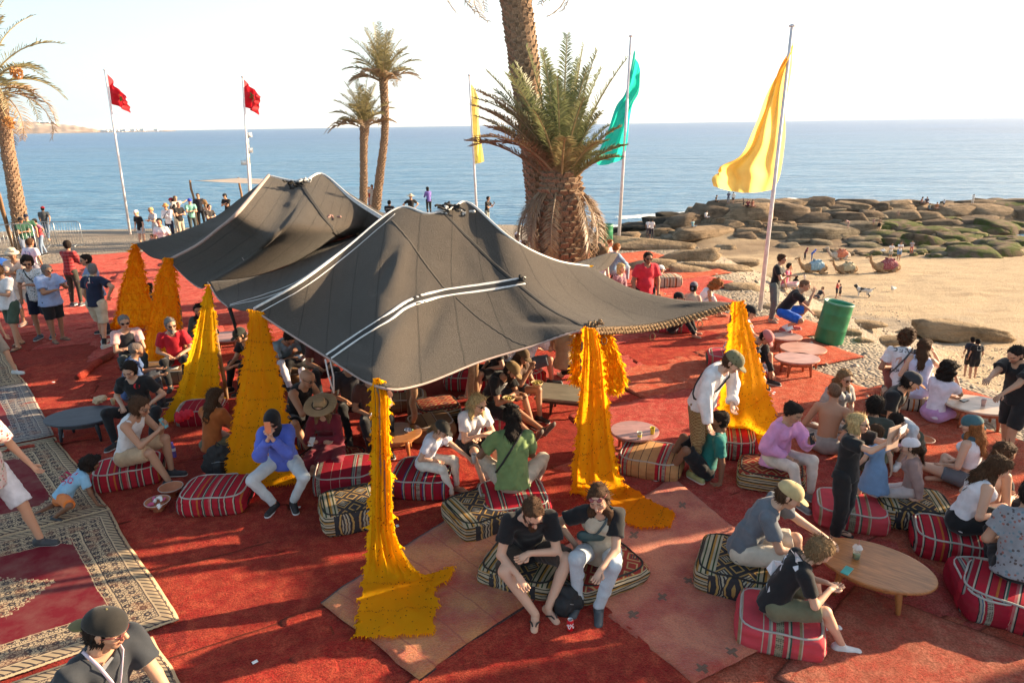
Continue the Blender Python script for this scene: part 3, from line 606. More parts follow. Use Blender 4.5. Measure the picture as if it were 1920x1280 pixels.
for i in range(-12, 13):
 for j in range(-9, 24):
  o_ = np.array([0, 7.5])+ax*(i*2.55+(j % 2)*1.1)+bx*(j*1.5)
  if not inpoly(o_[0], o_[1], RUGPOLY) or o_[1] < 2.6 or abs(o_[0]) > o_[1]*.95+4.0: continue
  if np.linalg.norm(o_-gravel_gap) < .95: continue
  L_, W_ = 2.85+r_.uniform(-.1, .3), 1.72+r_.uniform(-.05, .1); an = th+rad(r_.uniform(-4, 4)); a_ = np.array([math.cos(an), math.sin(an)]); b_ = np.array([-math.sin(an), math.cos(an)])
  if o_[0] > 1.2 and o_[1] < 14: mt = r_.choice([M_CORAL, M_CORAL, M_PINK, M_ROSE]) if o_[1] < 8.5 else r_.choice([M_CORAL, M_CORAL, M_CORAL, M_ROSE])
  elif o_[1] > 15: mt = r_.choice([M_ROSE, M_ROSE, M_CORAL if o_[0] > 0 else M_ROSE])
  elif o_[0] < -3: mt = r_.choice([M_RED, M_DRED, M_RED])
  else: mt = r_.choice([M_RED, M_DRED, M_RED])
  nm_ = {id(M_CORAL): 'orange red', id(M_PINK): 'salmon pink', id(M_ROSE): 'rose red', id(M_RED): 'bright red', id(M_DRED): 'dark crimson'}[id(mt)]
  wh = 'on the right side by the beach' if o_[0] > 2.5 else ('on the far left towards the sea' if o_[0] < -7 and o_[1] > 12 else ('behind the tents' if o_[1] > 16 else ('in the foreground' if o_[1] < 8 else 'under and around the tents')))
  pj = proj((o_[0], o_[1], 0)); wh = min(RLM, key=lambda q: math.hypot(pj[0]-q[0], (pj[1]-q[1])*1.6))[2]
  rug([o_-a_*L_/2-b_*W_/2, o_+a_*L_/2-b_*W_/2, o_+a_*L_/2+b_*W_/2, o_-a_*L_/2+b_*W_/2], mt, f'{nm_} pile rug {wh}', .012 if o_[1] < 12 else .02, f'{nm_} rugs {wh}', res=.07 if o_[1] < 9 else (.12 if o_[1] < 16 else .2))
rug(gp((600, 1137), (868, 962), (1062, 1092), (788, 1284)), M_TAN, 'tan and orange flat rug with a dark edge under the front yellow cloth', .007, z=.055)
rug(gp((1010, 1062), (1262, 900), (1560, 1150), (1300, 1290)), M_SALM, 'faded salmon rug marked with small dark crosses in the right foreground', .008, z=.052)
rug(gp((1450, 1280), (1600, 1105), (1960, 1240), (1880, 1460)), M_PINK, 'faded pink rug at the bottom right corner with a curled front edge', .008, z=.050)
rug(gp((700, 1330), (1062, 1092), (1112, 1124), (1310, 1292)), M_RED, 'deep red rug wedge between the tan and the salmon rugs at the bottom', .008, z=.046)
def persian(pa, pb, wdt, mat, label, z):
 A = np.array(G(*pa)[:2]); B = np.array(G(*pb)[:2]); n = np.array([-(B-A)[1], (B-A)[0]]); n /= np.linalg.norm(n)
 if n[0] > 0: n = -n
 n = np.array([-.86, -.51]) if abs(n[0]+.86) < .3 else n
 rug([A, A+n*wdt, B+n*wdt, B], mat, label, .003, z=z, cat='carpet', nm='bordered_carpet')
FLD = (.17, .012, .022); CRM = (.56, .42, .26); DRK = (.045, .04, .045)
persian((205, 962), (338, 1170), 2.6, persian_mat(FLD, CRM, DRK, 2.6, 2.7), 'maroon carpet with cream patterned border and diamond medallion at the lower left', .062)
persian((104, 824), (207, 962), 2.5, persian_mat(FLD, CRM, DRK, 2.5, 2.5), 'maroon bordered carpet partly under the crawling boy at the left edge', .058)
persian((50, 722), (103, 820), 2.4, persian_mat((.20, .02, .035), (.38, .34, .30), (.06, .07, .10), 2.4, 2.5), 'grey bordered carpet left of the oval dark table', .060)
persian((-6, 628), (50, 722), 2.4, persian_mat(FLD, CRM, DRK, 2.4, 3.2), 'cream bordered carpet at the left picture edge behind the grey one', .056)
persian((291, 1196), (470, 1500), 2.6, persian_mat(FLD, CRM, DRK, 2.6, 2.7), 'cream bordered carpet under the man with the lanyard at the bottom', .050)
mb = MB(); pr = [Vector(G(145+i*7.6, 716-i*5.3+2*math.sin(i))) + Vector((0, 0, .09)) for i in range(10)]
mb.tube(pr, [.05]+[.075]*8+[.06], 10); tag(mb.build('rolled_rug', M_RED), 'rolled up end of a red rug lying left of the seated men', 'rug')
# ================================================================== tents
t = NT('black_goat_hair'); co = t.coord('Object'); f = t.noise(co, 210, 3, .7); g_ = t.noise(co, 1.1, 3); cw = t.noise(t.coord('Object', (1, 1, 1)), 38, 3, .7)
c = t.mix(t.ramp(f, [(.36, 0), (.66, 1)]), (.028, .024, .021), (.108, .088, .070)); c = t.mix(t.ramp(g_, [(.4, 0), (.7, .35)]), c, (.05, .04, .034)); c = t.mix(t.ramp(cw, [(.60, 0), (.70, .4)]), c, (.16, .135, .11))
uvx = t.xyz(t.coord('UV'))[0]; sm = t.math('LESS_THAN', t.math('ABSOLUTE', t.math('SUBTRACT', t.math('FRACT', t.math('ADD', t.math('MULTIPLY', uvx, 13), t.math('MULTIPLY', t.noise(co, 1.4, 2), .06))), .5)), .022); c = t.mix(t.math('MULTIPLY', sm, .55), c, (.02, .016, .013)); t.bump(t.math('ADD', t.math('ADD', f, t.math('MULTIPLY', sm, 1.2)), t.math('MULTIPLY', cw, 1.2)), .8, .010); t.b.inputs['Sheen Weight'].default_value = .12; M_TENT = t.done(c, .95, spec=.08)
M_TRIM = plain((.62, .60, .58), .85, bump=.3, sc=120); M_BLK = plain((.025, .022, .02), .9, bump=.4, sc=90); M_PIPE = plain((.36, .27, .24), .9)
t = NT('sisal_rope'); co = t.coord('UV'); mp = t.N('Mapping'); t.l(co, mp.inputs[0]); mp.inputs['Scale'].default_value = (6, 90, 1)
w = t.N('TexWave'); t.l(mp.outputs[0], w.inputs[0]); w.inputs['Scale'].default_value = .35; w.bands_direction = 'DIAGONAL'
c = t.ramp(w.outputs['Fac'], [(.25, (.20, .12, .065)), (.6, (.52, .36, .22))]); t.bump(w.outputs['Fac'], 1, .02); M_ROPE = t.done(c, .9, spec=.1)
t = NT('weathered_wood'); co = t.coord('Object', (1, 1, .12)); n = t.noise(co, 30, 5, .7); c = t.ramp(n, [(.3, (.16, .085, .045)), (.7, (.38, .24, .14))]); t.bump(n, .5, .01); M_POST = t.done(c, .8, spec=.2)
def cr(pts, n):
 "Catmull-Rom through 3-D points, n samples, even in arc length"
 P = np.array([tuple(p) for p in pts], float)
 if len(P) == 2: tt = np.linspace(0, 1, n)[:, None]; return P[0]*(1-tt)+P[1]*tt
 Q = np.vstack([2*P[0]-P[1], P, 2*P[-1]-P[-2]]); out = []
 for i in range(1, len(Q)-2):
  for s_ in np.linspace(0, 1, 24, endpoint=False):
   a, b, c_, d = Q[i-1], Q[i], Q[i+1], Q[i+2]
   out.append(.5*((2*b)+(-a+c_)*s_+(2*a-5*b+4*c_-d)*s_**2+(-a+3*b-3*c_+d)*s_**3))
 out.append(P[-1]); out = np.array(out); L = np.r_[0, np.cumsum(np.linalg.norm(np.diff(out, axis=0), axis=1))]
 tt = np.linspace(0, L[-1], n); return np.stack([np.interp(tt, L, out[:, i]) for i in range(3)], 1)
def pz(l): return [G(*q) for q in l]
def coons(top, bot, left, right, nu, nv, sag=.0, folds=None, seed=0):
 "top/bot: curves over u; left/right: curves over v"
 T, B, L_, R_ = cr(top, nu), cr(bot, nu), cr(left, nv), cr(right, nv)
 u = np.linspace(0, 1, nu)[:, None, None]; v = np.linspace(0, 1, nv)[None, :, None]
 S = (1-v)*T[:, None]+v*B[:, None]+(1-u)*L_[None]+u*R_[None]-((1-u)*(1-v)*T[0]+u*(1-v)*T[-1]+(1-u)*v*B[0]+u*v*B[-1])
 bump_ = (np.sin(np.pi*u)*np.sin(np.pi*v))[..., 0]; S[..., 2] -= sag*bump_
 S[..., 2] += .012*vnoise(S[..., 0]*2, S[..., 1]*2, .9, seed)*bump_+.004*vnoise(S[..., 0], S[..., 1], 7, seed+1)*bump_
 if folds:
  for (p0, p1, amp, wd) in folds:     # a ridge line in picture terms, resolved on the cloth itself
   a = np.array(on_surf(S, *p0)); b = np.array(on_surf(S, *p1)); ba = b-a
   tt = np.clip(((S-a)@ba)/(ba@ba), 0, 1); q = S-a-tt[..., None]*ba; d = np.linalg.norm(q, axis=-1); S[..., 2] += amp*np.exp(-(d/wd)**2)*np.sin(np.pi*np.clip(tt*.9+.08, 0, 1))
 return S
def on_surf(S, px, py, off=0.0):
 V = S.reshape(-1, 3)-np.array([0, 0, CAM_H]); a = V@_f; X = 960+FPX*(V@_R)/a; Y = 640-FPX*(V@_U)/a
 d = (X-px)**2+(Y-py)**2; i = np.argsort(d)[:4]; w_ = 1/(d[i]+1e-3); p = (S.reshape(-1, 3)[i]*w_[:, None]).sum(0)/w_.sum()
 return Vector(p)+Vector((0, 0, off))
def ribbon(name, S, pts, width, mat, parent, off=.022, th=.006, n=90, wave=0):
 PX = cr([(p[0], p[1], 0) for p in pts], n); C = np.array([on_surf(S, q[0], q[1]) for q in PX])
 for _ in range(6): C[1:-1] = (C[:-2]+2*C[1:-1]+C[2:])/4
 N = np.zeros_like(C); Sf = S.reshape(-1, 3); du = np.gradient(S, axis=0); dv = np.gradient(S, axis=1); NN = np.cross(du, dv); NN /= np.maximum(1e-9, np.linalg.norm(NN, axis=-1, keepdims=True)); NN = NN.reshape(-1, 3); NN *= np.sign(NN[:, 2:3]+1e-9)
 for i, c_ in enumerate(C): N[i] = NN[np.argmin(((Sf-c_)**2).sum(1))]
 T = np.gradient(C, axis=0); T /= np.linalg.norm(T, axis=1, keepdims=True)+1e-9; B = np.cross(N, T); B /= np.linalg.norm(B, axis=1, keepdims=True)+1e-9
 w_ = width*(1+wave*np.sin(np.linspace(0, 17, n)))[:, None]
 rows = [C+B*w_*k+N*(off+(.004 if abs(k) < .4 else 0)) for k in (-.5, -.2, .2, .5)]
 return link(name, grid_mesh(np.stack(rows, 1), mat, thick=th), parent)
def tent_part(name, S, parent, mat=None):
 return link(name, grid_mesh(S, mat or M_TENT, thick=.012), parent)
def back_slope(top, drop, dxy, parent, nm='rear_panel'):
 T = cr(top, 40); B = T+np.array([*dxy, 0]); B[:, 2] = np.minimum(T[:, 2]-.25, drop); v = np.linspace(0, 1, 16)[None, :, None]
 S = T[:, None]*(1-v)+B[:, None]*v; S[..., 2] -= .18*np.sin(np.pi*v[..., 0]); S = S+np.array([0, .0, -.004]); return tent_part(nm, S, parent)
def post(base, top, r=.045, name='pole', parent=None, kink=.02):
 mb = MB(); b, t_ = Vector(base), Vector(top); P = [b.lerp(t_, i/6)+Vector((random.uniform(-kink, kink), random.uniform(-kink, kink), 0))*(0 < i < 6) for i in range(7)]
 mb.tube(P, [r*1.1]+[r*random.uniform(.88, 1.05) for _ in range(5)]+[r*.85], 8); return mb.build(name, M_POST, parent)
# --- front right tent
tn2 = empty('tent', (1.0, 9.5, 0), 0, 'larger black wool tent in front with a white striped band across its slope', 'tent', 'black nomad tents'); tn2.location = (0, 0, 0)
top2 = pz([(476, 581, 2.46), (560, 533, 2.75), (650, 466, 3.05), (745, 392, 3.5), (800, 402, 3.42), (846, 393, 3.45), (880, 382, 3.5), (960, 450, 3.05), (1040, 489, 2.6), (1107, 501, 2.3)])
bot2 = pz([(476, 581, 2.46), (545, 627, 2.28), (617, 672, 2.2), (706, 724, 2.3), (785, 722, 2.18), (900, 678, 2.16), (1000, 648, 2.2), (1097, 618, 2.32), (1230, 606, 2.08), (1378, 569, 2.22)])
rgt2 = pz([(1107, 501, 2.3), (1180, 540, 2.15), (1275, 563, 2.12), (1378, 569, 2.22)])
S2 = coons(top2, bot2, [bot2[0], Vector(bot2[0])+Vector((.001, 0, 0))], rgt2, 130, 70, .12, folds=[((760, 455), (735, 560), .06, .08), ((735, 470), (700, 560), -.04, .08), ((800, 540), (700, 700), .06, .10), ((830, 560), (760, 700), -.06, .12), ((640, 690), (700, 705), .03, .06), ((860, 440), (1000, 640), .03, .12), ((690, 660), (650, 600), -.03, .08), ((1250, 575), (1360, 567), .04, .08), ((980, 600), (1090, 612), -.05, .10)], seed=31)
tent_part('roof_cloth', S2, tn2)
for off_ in (0, 12):
 ribbon('white_stripe', S2, [(612+off_*.9, 668+off_*.5), (680, 622+off_), (730+off_*.2, 590+off_), (760, 568+off_), (810, 550+off_), (860, 541+off_), (920, 533+off_), (984, 522+off_)], .042, M_TRIM, tn2, wave=.22)
ribbon('black_band', S2, [(617, 672), (680, 628), (730, 596), (760, 574), (810, 556), (860, 547), (920, 539), (984, 528)], .15, M_BLK, tn2, off=.018, th=.004)
ribbon('thick_seam', S2, [(832, 400), (870, 440), (930, 500), (966, 530), (1030, 580), (1092, 612)], .07, M_BLK, tn2, off=.012, th=.03)
ribbon('seam', S2, [(735, 415), (765, 450), (800, 500), (835, 545)], .035, M_TENT, tn2, off=.014, th=.02)
ribbon('seam', S2, [(855, 560), (900, 600), (960, 640), (988, 650)], .025, M_BLK, tn2, off=.012, th=.014)
ribbon('seam', S2, [(1000, 478), (1040, 505), (1100, 540), (1190, 602)], .018, M_BLK, tn2, off=.008, th=.01)
mb = MB(); E_ = cr(top2, 90)
mb.tube([Vector(p)+Vector((0, 0, .012)) for p in E_], .020, 8); mb.build('edge_piping', M_TRIM, tn2)
for side, offs in ((0, .10),):
 ribbon('white_stripe', S2, [(484, 588), (565, 543), (650, 480), (742, 402)], .022, M_TRIM, tn2, off=.01)
mb = MB(); F_ = cr(bot2, 120); mb.tube([Vector(p) for p in F_[:85]], .014, 6); mb.build('edge_piping', M_PIPE, tn2)
mb = MB(); R_ = cr([bot2[7]+Vector((0, 0, .0)), bot2[8]+Vector((0, -.02, -.02)), bot2[9]], 60)
for k_ in range(2): mb.tube([Vector(p)+Vector((.012*math.sin(i*1.9+k_*3), -.015, -.042*k_+.010*math.cos(i*1.9+k_*3))) for i, p in enumerate(cr(R_, 150))], .026, 8)
mb.build('braided_rope_edge', M_ROPE, tn2)
mb = MB()
for i_ in (8, 30, 47):
 p = Vector(R_[i_])+Vector((0, -.04, -.11)); mb.tube([p+Vector((.035*math.sin(a), 0, .05*math.cos(a)-.03)) for a in np.linspace(0, 6.28, 11)], .006, 5, cap=False)
mb.build('rope_loop', M_ROPE, tn2)
def knot(name, S, px, py, size, mat, parent, n=7, seed=1):
 r = random.Random(seed); p0 = on_surf(S, px, py, .03); mb = MB()
 for i in range(n):
  q = p0+Vector((r.uniform(-1, 1)*size*.5, r.uniform(-1, 1)*size*.3, r.uniform(0, .06))); P = [q]
  for j in range(5): P.append(P[-1]+Vector((r.uniform(-1, 1), r.uniform(-1, .6), r.uniform(-.6, .5)))*size*.22)
  mb.tube(cr(P, 16), .018, 6)
 return mb.build(name, mat, parent)
knot('cloth_knot', S2, 845, 396, .3, M_BLK, tn2, 12, 3); knot('cloth_knot', S2, 832, 402, .2, M_TRIM, tn2, 3, 5); knot('cloth_knot', S2, 872, 402, .16, M_TRIM, tn2, 3, 8)
knot('cloth_knot', S2, 975, 527, .12, M_BLK, tn2, 5, 9); knot('rope_knot', S2, 1112, 612, .16, M_ROPE, tn2, 9, 4)
back_slope(top2, 2.15, (.9, 2.6), tn2)
G2a = G(775, 800); G2b = G(880, 778)
post(G2a, on_surf(S2, 775, 715, -.02), .045, parent=tn2); post(G2b, on_surf(S2, 884, 676, -.02), .045, parent=tn2)
pk = Vector(top2[3]); post((pk.x, pk.y+.05, 0), pk-Vector((0, -.05, .05)), .06, 'ridge_pole', tn2); pk = Vector(top2[6]); post((pk.x, pk.y, 0), pk-Vector((0, 0, .05)), .06, 'ridge_pole', tn2)
for q in (bot2[0], bot2[3], bot2[7], bot2[9], top2[-1]): post((q.x, q.y+.03, 0), (q.x, q.y+.03, q.z-.02), .04, 'corner_pole', tn2)
# hanging striped tie at the left eave
mb = MB(); a_ = G(613, 672, 2.2)
for dx_ in (-.02, .035): mb.tube([a_+Vector((dx_, 0, -.01)), a_+Vector((dx_+.02, 0, -.22)), a_+Vector((.04, 0, -.42))], .010, 6)
mb.build('striped_tie', M_TRIM, tn2)
# --- rear left tent
tn1 = empty('tent', (0, 0, 0), 0, 'rear black wool tent on the left with two peaks and a long low side panel', 'tent', 'black nomad tents')
P1 = (504, 331, 3.72); P1b = (605, 328, 3.72)
cornA = (253, 457, 2.15); cornB = (318, 489, 2.13); cornC = (390, 529, 2.2)
SL = coons(pz([P1, (450, 372, 3.35), (400, 408, 2.95), (330, 437, 2.5), cornA]), pz([P1, (447, 400, 3.3), (410, 432, 2.9), (370, 462, 2.5), cornB]), [G(*P1), G(*P1)+Vector((.001, 0, 0))], pz([cornA, (280, 480, 1.98), (300, 486, 2.0), cornB]), 60, 30, .02, seed=41)
tent_part('side_flap', SL, tn1)
topM = pz([P1, (545, 340, 3.62), (572, 340, 3.64), P1b, (660, 372, 3.3), (722, 412, 2.95)])
botM = pz([cornB, (350, 522, 1.88), (376, 540, 1.86), (391, 530, 2.16), (470, 518, 2.2), (540, 497, 2.25), (600, 462, 2.4), (640, 448, 2.45), (690, 440, 2.6)])
SM = coons(topM, botM, pz([P1, (447, 400, 3.3), (410, 432, 2.9), (370, 462, 2.5), cornB]), pz([(722, 412, 2.95), (706, 428, 2.75), (690, 440, 2.6)]), 90, 60, .10, folds=[((545, 380), (580, 450), .05, .09), ((590, 400), (640, 440), -.03, .1)], seed=42)
tent_part('roof_cloth', SM, tn1)
botN = pz([cornC, (408, 558, 2.02), (428, 578, 2.03), (452, 583, 2.2), (472, 582, 2.40)])
leftN = pz([cornC, (408, 558, 2.02), (430, 577, 2.03)])
SN = coons(pz([cornC, (470, 520, 2.2), (540, 499, 2.25), (600, 464, 2.4), (640, 450, 2.45), (700, 438, 2.62)]), pz([(430, 577, 2.03), (475, 581, 2.40), (560, 537, 2.68), (650, 470, 2.98), (700, 432, 3.18)]), leftN, pz([(700, 438, 2.62), (702, 436, 2.9), (700, 432, 3.18)]), 80, 24, .08, seed=43)
tent_part('join_panel', SN, tn1)
ribbon('thick_seam', SM, [(400, 526), (470, 516), (540, 494), (600, 460), (638, 446)], .07, M_BLK, tn1, off=.015, th=.03)
ribbon('thick_seam', SM, [(568, 352), (590, 385), (615, 420), (645, 446), (685, 446)], .10, M_BLK, tn1, off=.02, th=.04)
ribbon('seam', SM, [(412, 430), (440, 465), (465, 495), (488, 512)], .016, M_PIPE, tn1, off=.006, th=.006)
for o_ in (0, 7): ribbon('white_stripe', SN, [(432, 572+o_*.3), (500, 552+o_), (560, 528+o_), (620, 486+o_), (672, 452)], .028, M_TRIM, tn1, off=.014)
mb = MB(); mb.tube([Vector(p)+Vector((0, 0, .02)) for p in cr(pz([P1, (447, 400, 3.3), (410, 432, 2.9), (370, 462, 2.5), cornB]), 60)], .035, 8); mb.build('edge_piping', M_PIPE, tn1)
mb = MB(); e_ = cr(topM, 70); mb.tube([Vector(p)+Vector((0, 0, .015)) for p in e_], .024, 8); mb.build('edge_piping', M_TRIM, tn1)
mb = MB(); mb.tube([Vector(p)+Vector((0, -.06, -.02)) for p in e_[24:]], .02, 8); mb.build('edge_piping', M_TRIM, tn1)
mb = MB(); mb.tube([Vector(p) for p in cr(botM[:4], 30)], .014, 6); mb.tube([Vector(p) for p in cr(leftN, 20)], .014, 6); mb.build('edge_piping', M_PIPE, tn1)
knot('cloth_knot', SM, 556, 350, .34, M_BLK, tn1, 12, 6); knot('cloth_knot', SM, 572, 342, .3, M_TRIM, tn1, 3, 7); knot('cloth_knot', SM, 625, 411, .16, plain((.35, .2, .17), .9), tn1, 4, 8); knot('cloth_knot', SM, 672, 446, .28, M_ROPE, tn1, 7, 9)
back_slope(topM, 2.2, (1.6, 3.0), tn1); back_slope(pz([cornA, (330, 437, 2.5), (400, 408, 2.95), (450, 372, 3.35), P1]), 2.1, (1.5, 2.2), tn1)
for q in (P1, P1b): g0 = G(*q); post((g0.x, g0.y, 0), (g0.x, g0.y, g0.z-.04), .06, 'ridge_pole', tn1)
for q in (cornA, cornB, cornC): g0 = G(*q); post((g0.x, g0.y+.03, 0), (g0.x, g0.y+.03, g0.z-.02), .04, 'corner_pole', tn1)
g0 = G(430, 577, 2.03); mb = MB(); mb.tube([g0, g0+Vector((.03, 0, -.2)), g0+Vector((.06, 0, -.42))], [.03, .02, .02], 6); mb.tube([g0+Vector((.03, 0, 0)), g0+Vector((.07, 0, -.3))], .008, 6); mb.build('striped_tie', M_BLK, tn1)
# ================================================================== yellow cloths
def yellow_mat(base, alt_tone):
 t = NT('saffron_cloth'); co = t.coord('Object'); uv = t.coord('UV')
 n = t.noise(co, 2.5, 4, .6); c = t.mix(t.ramp(n, [(.3, 0), (.7, 1)]), base, alt_tone)  # two saffron tones mixed by noise
 mp = t.N('Mapping'); t.l(uv, mp.inputs[0]); mp.inputs['Scale'].default_value = (17, 17, 1)
 d = t.vor(mp.outputs[0], 1, rnd=.35); c = t.mix(t.math('LESS_THAN', d, .13), c, (.28, .10, .012))
 x = t.xyz(uv)[1]; row = t.math('LESS_THAN', t.math('FRACT', t.math('MULTIPLY', x, 2.6)), .07); zz = t.noise(mp.outputs[0], 4, 2); c = t.mix(t.math('MULTIPLY', row, t.math('GREATER_THAN', zz, .56)), c, (.50, .18, .015))
 f = t.noise(co, 60, 4, .7); t.bump(t.math('ADD', f, t.math('MULTIPLY', row, .6)), .7, .015); t.set(t.b.inputs['Base Color'], c); t.b.inputs['Roughness'].default_value = .85; t.b.inputs['Specular IOR Level'].default_value = .1
 tr = t.N('BsdfTranslucent'); t.l(c, tr.inputs[0]); mx = t.N('MixShader'); mx.inputs[0].default_value = .66; t.l(t.b.outputs[0], mx.inputs[1]); t.l(tr.outputs[0], mx.inputs[2]); t.l(mx.outputs[0], t.out.inputs[0])
 return t.m
M_YEL = yellow_mat((.96, .52, .010), (.97, .60, .015)); M_YEL2 = yellow_mat((.93, .37, .008), (.95, .44, .010))
def drape(rows, label, mat=None, tuft=900, fold=.05, nf=5, seed=0, tl=.05, shag=0, bow=.12, group='yellow cloths tied to the tent corners'):
 """rows: (left px, left py, right px, right py, Y or None on the ground, fold factor)"""
 mat = mat or M_YEL; L_ = []; R_ = []; FF = []
 for r in rows:
  if r[4] is None: L_.append(G(r[0], r[1], .11)); R_.append(G(r[2], r[3], .11))
  else: L_.append(at_dist(r[0], r[1], r[4])); R_.append(at_dist(r[2], r[3], r[4]))
  FF.append(r[5] if len(r) > 5 else (1 if r[4] is not None else .12))
 n = 90; A = cr(L_, n); B = cr(R_, n)
 ff = np.interp(np.linspace(0, 1, n), np.linspace(0, 1, len(FF)), FF)[:, None]; m_ = 44; u = np.linspace(0, 1, m_)[None, :]
 S = A[:, None]*(1-u[..., None])+B[:, None]*u[..., None]; rs = np.random.RandomState(seed+50); wdt = np.linalg.norm(B-A, axis=1)[:, None]
 ph = rs.uniform(0, 6.28); vv = np.linspace(0, 1, n)[:, None]
 fo = np.sin(u*nf*6.28+ph+1.3*np.sin(vv*3+seed))*.6+np.sin(u*nf*11+ph*2+vv*2.2)*.35+np.abs(np.sin(u*nf*3.1+vv*4))*.4
 S[..., 1] -= fo*fold*np.minimum(wdt, .7)*ff+bow*np.sin(np.pi*u)*np.minimum(wdt, .8)*ff
 X, Z = S[..., 0], S[..., 2]; S[..., 1] += .012*vnoise(X*3, Z*3, 2.5, seed+9); S[..., 2] += .008*vnoise(X*2, S[..., 1]*4, 2.5, seed+10)+np.clip(fo, 0, 2)*.05*(Z < .1)*np.minimum(1, wdt)
 S[..., 2] = np.maximum(S[..., 2], .095+.05*np.abs(vnoise(X, S[..., 1], 4.5, seed+12))*(S[..., 2] < .2))
 e = S[..., 0].copy(); S[:, 0, 0] += .02*rs.normal(size=n); S[:, -1, 0] += .02*rs.normal(size=n)
 o = link('yellow_cloth', None); V = S.reshape(-1, 3); I = np.arange(n*m_).reshape(n, m_); F = np.stack([I[:-1, :-1], I[:-1, 1:], I[1:, 1:], I[1:, :-1]], -1).reshape(-1, 4)
 Ln = np.r_[0, np.cumsum(np.linalg.norm(np.diff((A+B)/2, axis=0), axis=1))]; UV = np.stack([np.broadcast_to(u*np.maximum(wdt, .3), (n, m_)), np.broadcast_to(Ln[:, None], (n, m_))], -1).reshape(-1, 2)
 o.data = new_mesh(V, F, mat, True, uv=UV) if False else None
 bpy.data.objects.remove(o); o = link('yellow_cloth', new_mesh(V, F, mat, True, uv=UV)); tag(o, label, 'cloth', group)
 # tufts and fringe as small loops of yarn
 k = tuft; i = rs.randint(0, n, k); j = rs.randint(0, m_, k); ed = int(k*.45); i[:ed] = np.sort(rs.randint(0, n, ed)); j[:ed] = rs.choice([0, m_-1], ed); i[ed:ed+int(k*.08)] = n-1
 b = S[i, j]; nrm = np.tile(np.array([0, -1., 0]), (k, 1)); dirn = rs.normal(size=(k, 3))*.45; dirn[:, 2] -= .8; dirn[:, 1] -= .35; s_ = np.where(j == 0, -1, np.where(j == m_-1, 1, 0)); dirn[:, 0] += s_*.7
 dirn /= np.linalg.norm(dirn, axis=1, keepdims=True); ln = tl*(.55 if not shag else .8)*rs.uniform(.3, 1.5, k)[:, None]**1.3; sd_ = np.cross(dirn, rs.normal(size=(k, 3))); sd_ /= np.linalg.norm(sd_, axis=1, keepdims=True); w_ = .007+.004*(shag > 0)
 p0 = b-sd_*w_; p1 = b+sd_*w_; p2 = b+dirn*ln*.6+sd_*w_*.8; p3 = b+dirn*ln+np.array([0, 0, -.01]); V2 = np.stack([p0, p1, p2, p3], 1).reshape(-1, 3); V2[:, 2] = np.maximum(V2[:, 2], .075)
 F2 = (np.array([[0, 1, 2], [0, 2, 3]])[None]+np.arange(k)[:, None, None]*4).reshape(-1, 3)
 fr = link('fringe', new_mesh(V2, F2, mat, False, uv=np.tile([[.01, .2]], (len(V2), 1))), o); fr['kind'] = 'stuff'
 return o
Ya = lambda q: G(*q).y
y1 = Ya(cornA)-.1; drape([(250, 458, 256, 458, y1), (240, 500, 266, 498, y1-.05), (228, 545, 275, 545, y1-.1), (216, 597, 283, 598, y1-.2), (205, 612, 250, 618, None)], 'leftmost shaggy amber cloth hanging at the far corner of the rear tent', M_YEL2, 3500, .05, 2, 1, .09, 1)
y2 = Ya(cornB)-.1; drape([(311, 483, 326, 484, y2), (296, 520, 330, 520, y2-.05), (284, 580, 333, 580, y2-.1), (262, 668, 338, 655, y2-.2), (250, 690, 325, 700, None)], 'second shaggy amber cloth from the left, behind the man in the red shirt', M_YEL2, 3500, .05, 2, 2, .09, 1)
y3 = Ya(cornC)-.1; drape([(388, 534, 394, 534, y3), (374, 590, 402, 590, y3-.05), (355, 660, 408, 660, y3-.15), (330, 735, 414, 730, y3-.3, 1.3), (312, 775, 416, 752, None), (303, 793, 345, 780, None)], 'third yellow cloth from the left, glowing in a patch of sun by the orange jacket', M_YEL, 1300, .07, 3, 3)
y4 = Ya(cornC); y4 = G(476, 581, 2.46).y-.12; drape([(468, 580, 496, 585, y4), (463, 640, 512, 640, y4-.03), (450, 720, 530, 720, y4-.05), (436, 800, 545, 800, y4-.1), (424, 890, 560, 880, y4-.2), (420, 918, 555, 905, None)], 'wide orange yellow cloth behind the woman in the black headscarf', M_YEL2, 1200, .05, 3, 4)
y5 = G(706, 715, 2.3).y-.1; drape([(700, 708, 712, 708, y5), (696, 740, 728, 745, y5-.02), (697, 800, 730, 800, y5-.03), (696, 900, 735, 900, y5-.04), (692, 1000, 742, 990, y5-.05), (684, 1075, 765, 1045, y5-.12), (675, 1130, 800, 1080, None), (668, 1165, 815, 1120, None), (660, 1192, 815, 1186, None)], 'bright yellow twisted cloth at the front corner spreading onto the tan rug', M_YEL, 1700, .16, 4, 5, .035, bow=.05)
drape([(735, 1040, 745, 1050, None), (770, 1075, 740, 1110, None), (810, 1075, 795, 1110, None), (850, 1062, 843, 1090, None)], 'loose end of the front yellow cloth lying out to the right', M_YEL, 500, .1, 2, 15, .05)
y6 = G(1100, 615, 2.32).y-.12; drape([(1094, 612, 1116, 616, y6), (1092, 660, 1128, 660, y6-.03), (1086, 740, 1138, 740, y6-.05), (1078, 830, 1150, 830, y6-.1), (1072, 905, 1168, 900, y6-.2), (1078, 925, 1180, 915, None), (1130, 950, 1200, 925, None), (1190, 985, 1235, 945, None), (1255, 985, 1264, 960, None)], 'tall yellow cloth at the middle front corner trailing onto the rug to the right', M_YEL2, 1800, .08, 3, 6)
drape([(1080, 625, 1092, 625, y6+.6), (1076, 670, 1098, 670, y6+.6), (1074, 714, 1096, 718, y6+.6)], 'short shaggy yellow strip hanging left of the middle cloth', M_YEL, 1200, .06, 2, 7, .07, 1)
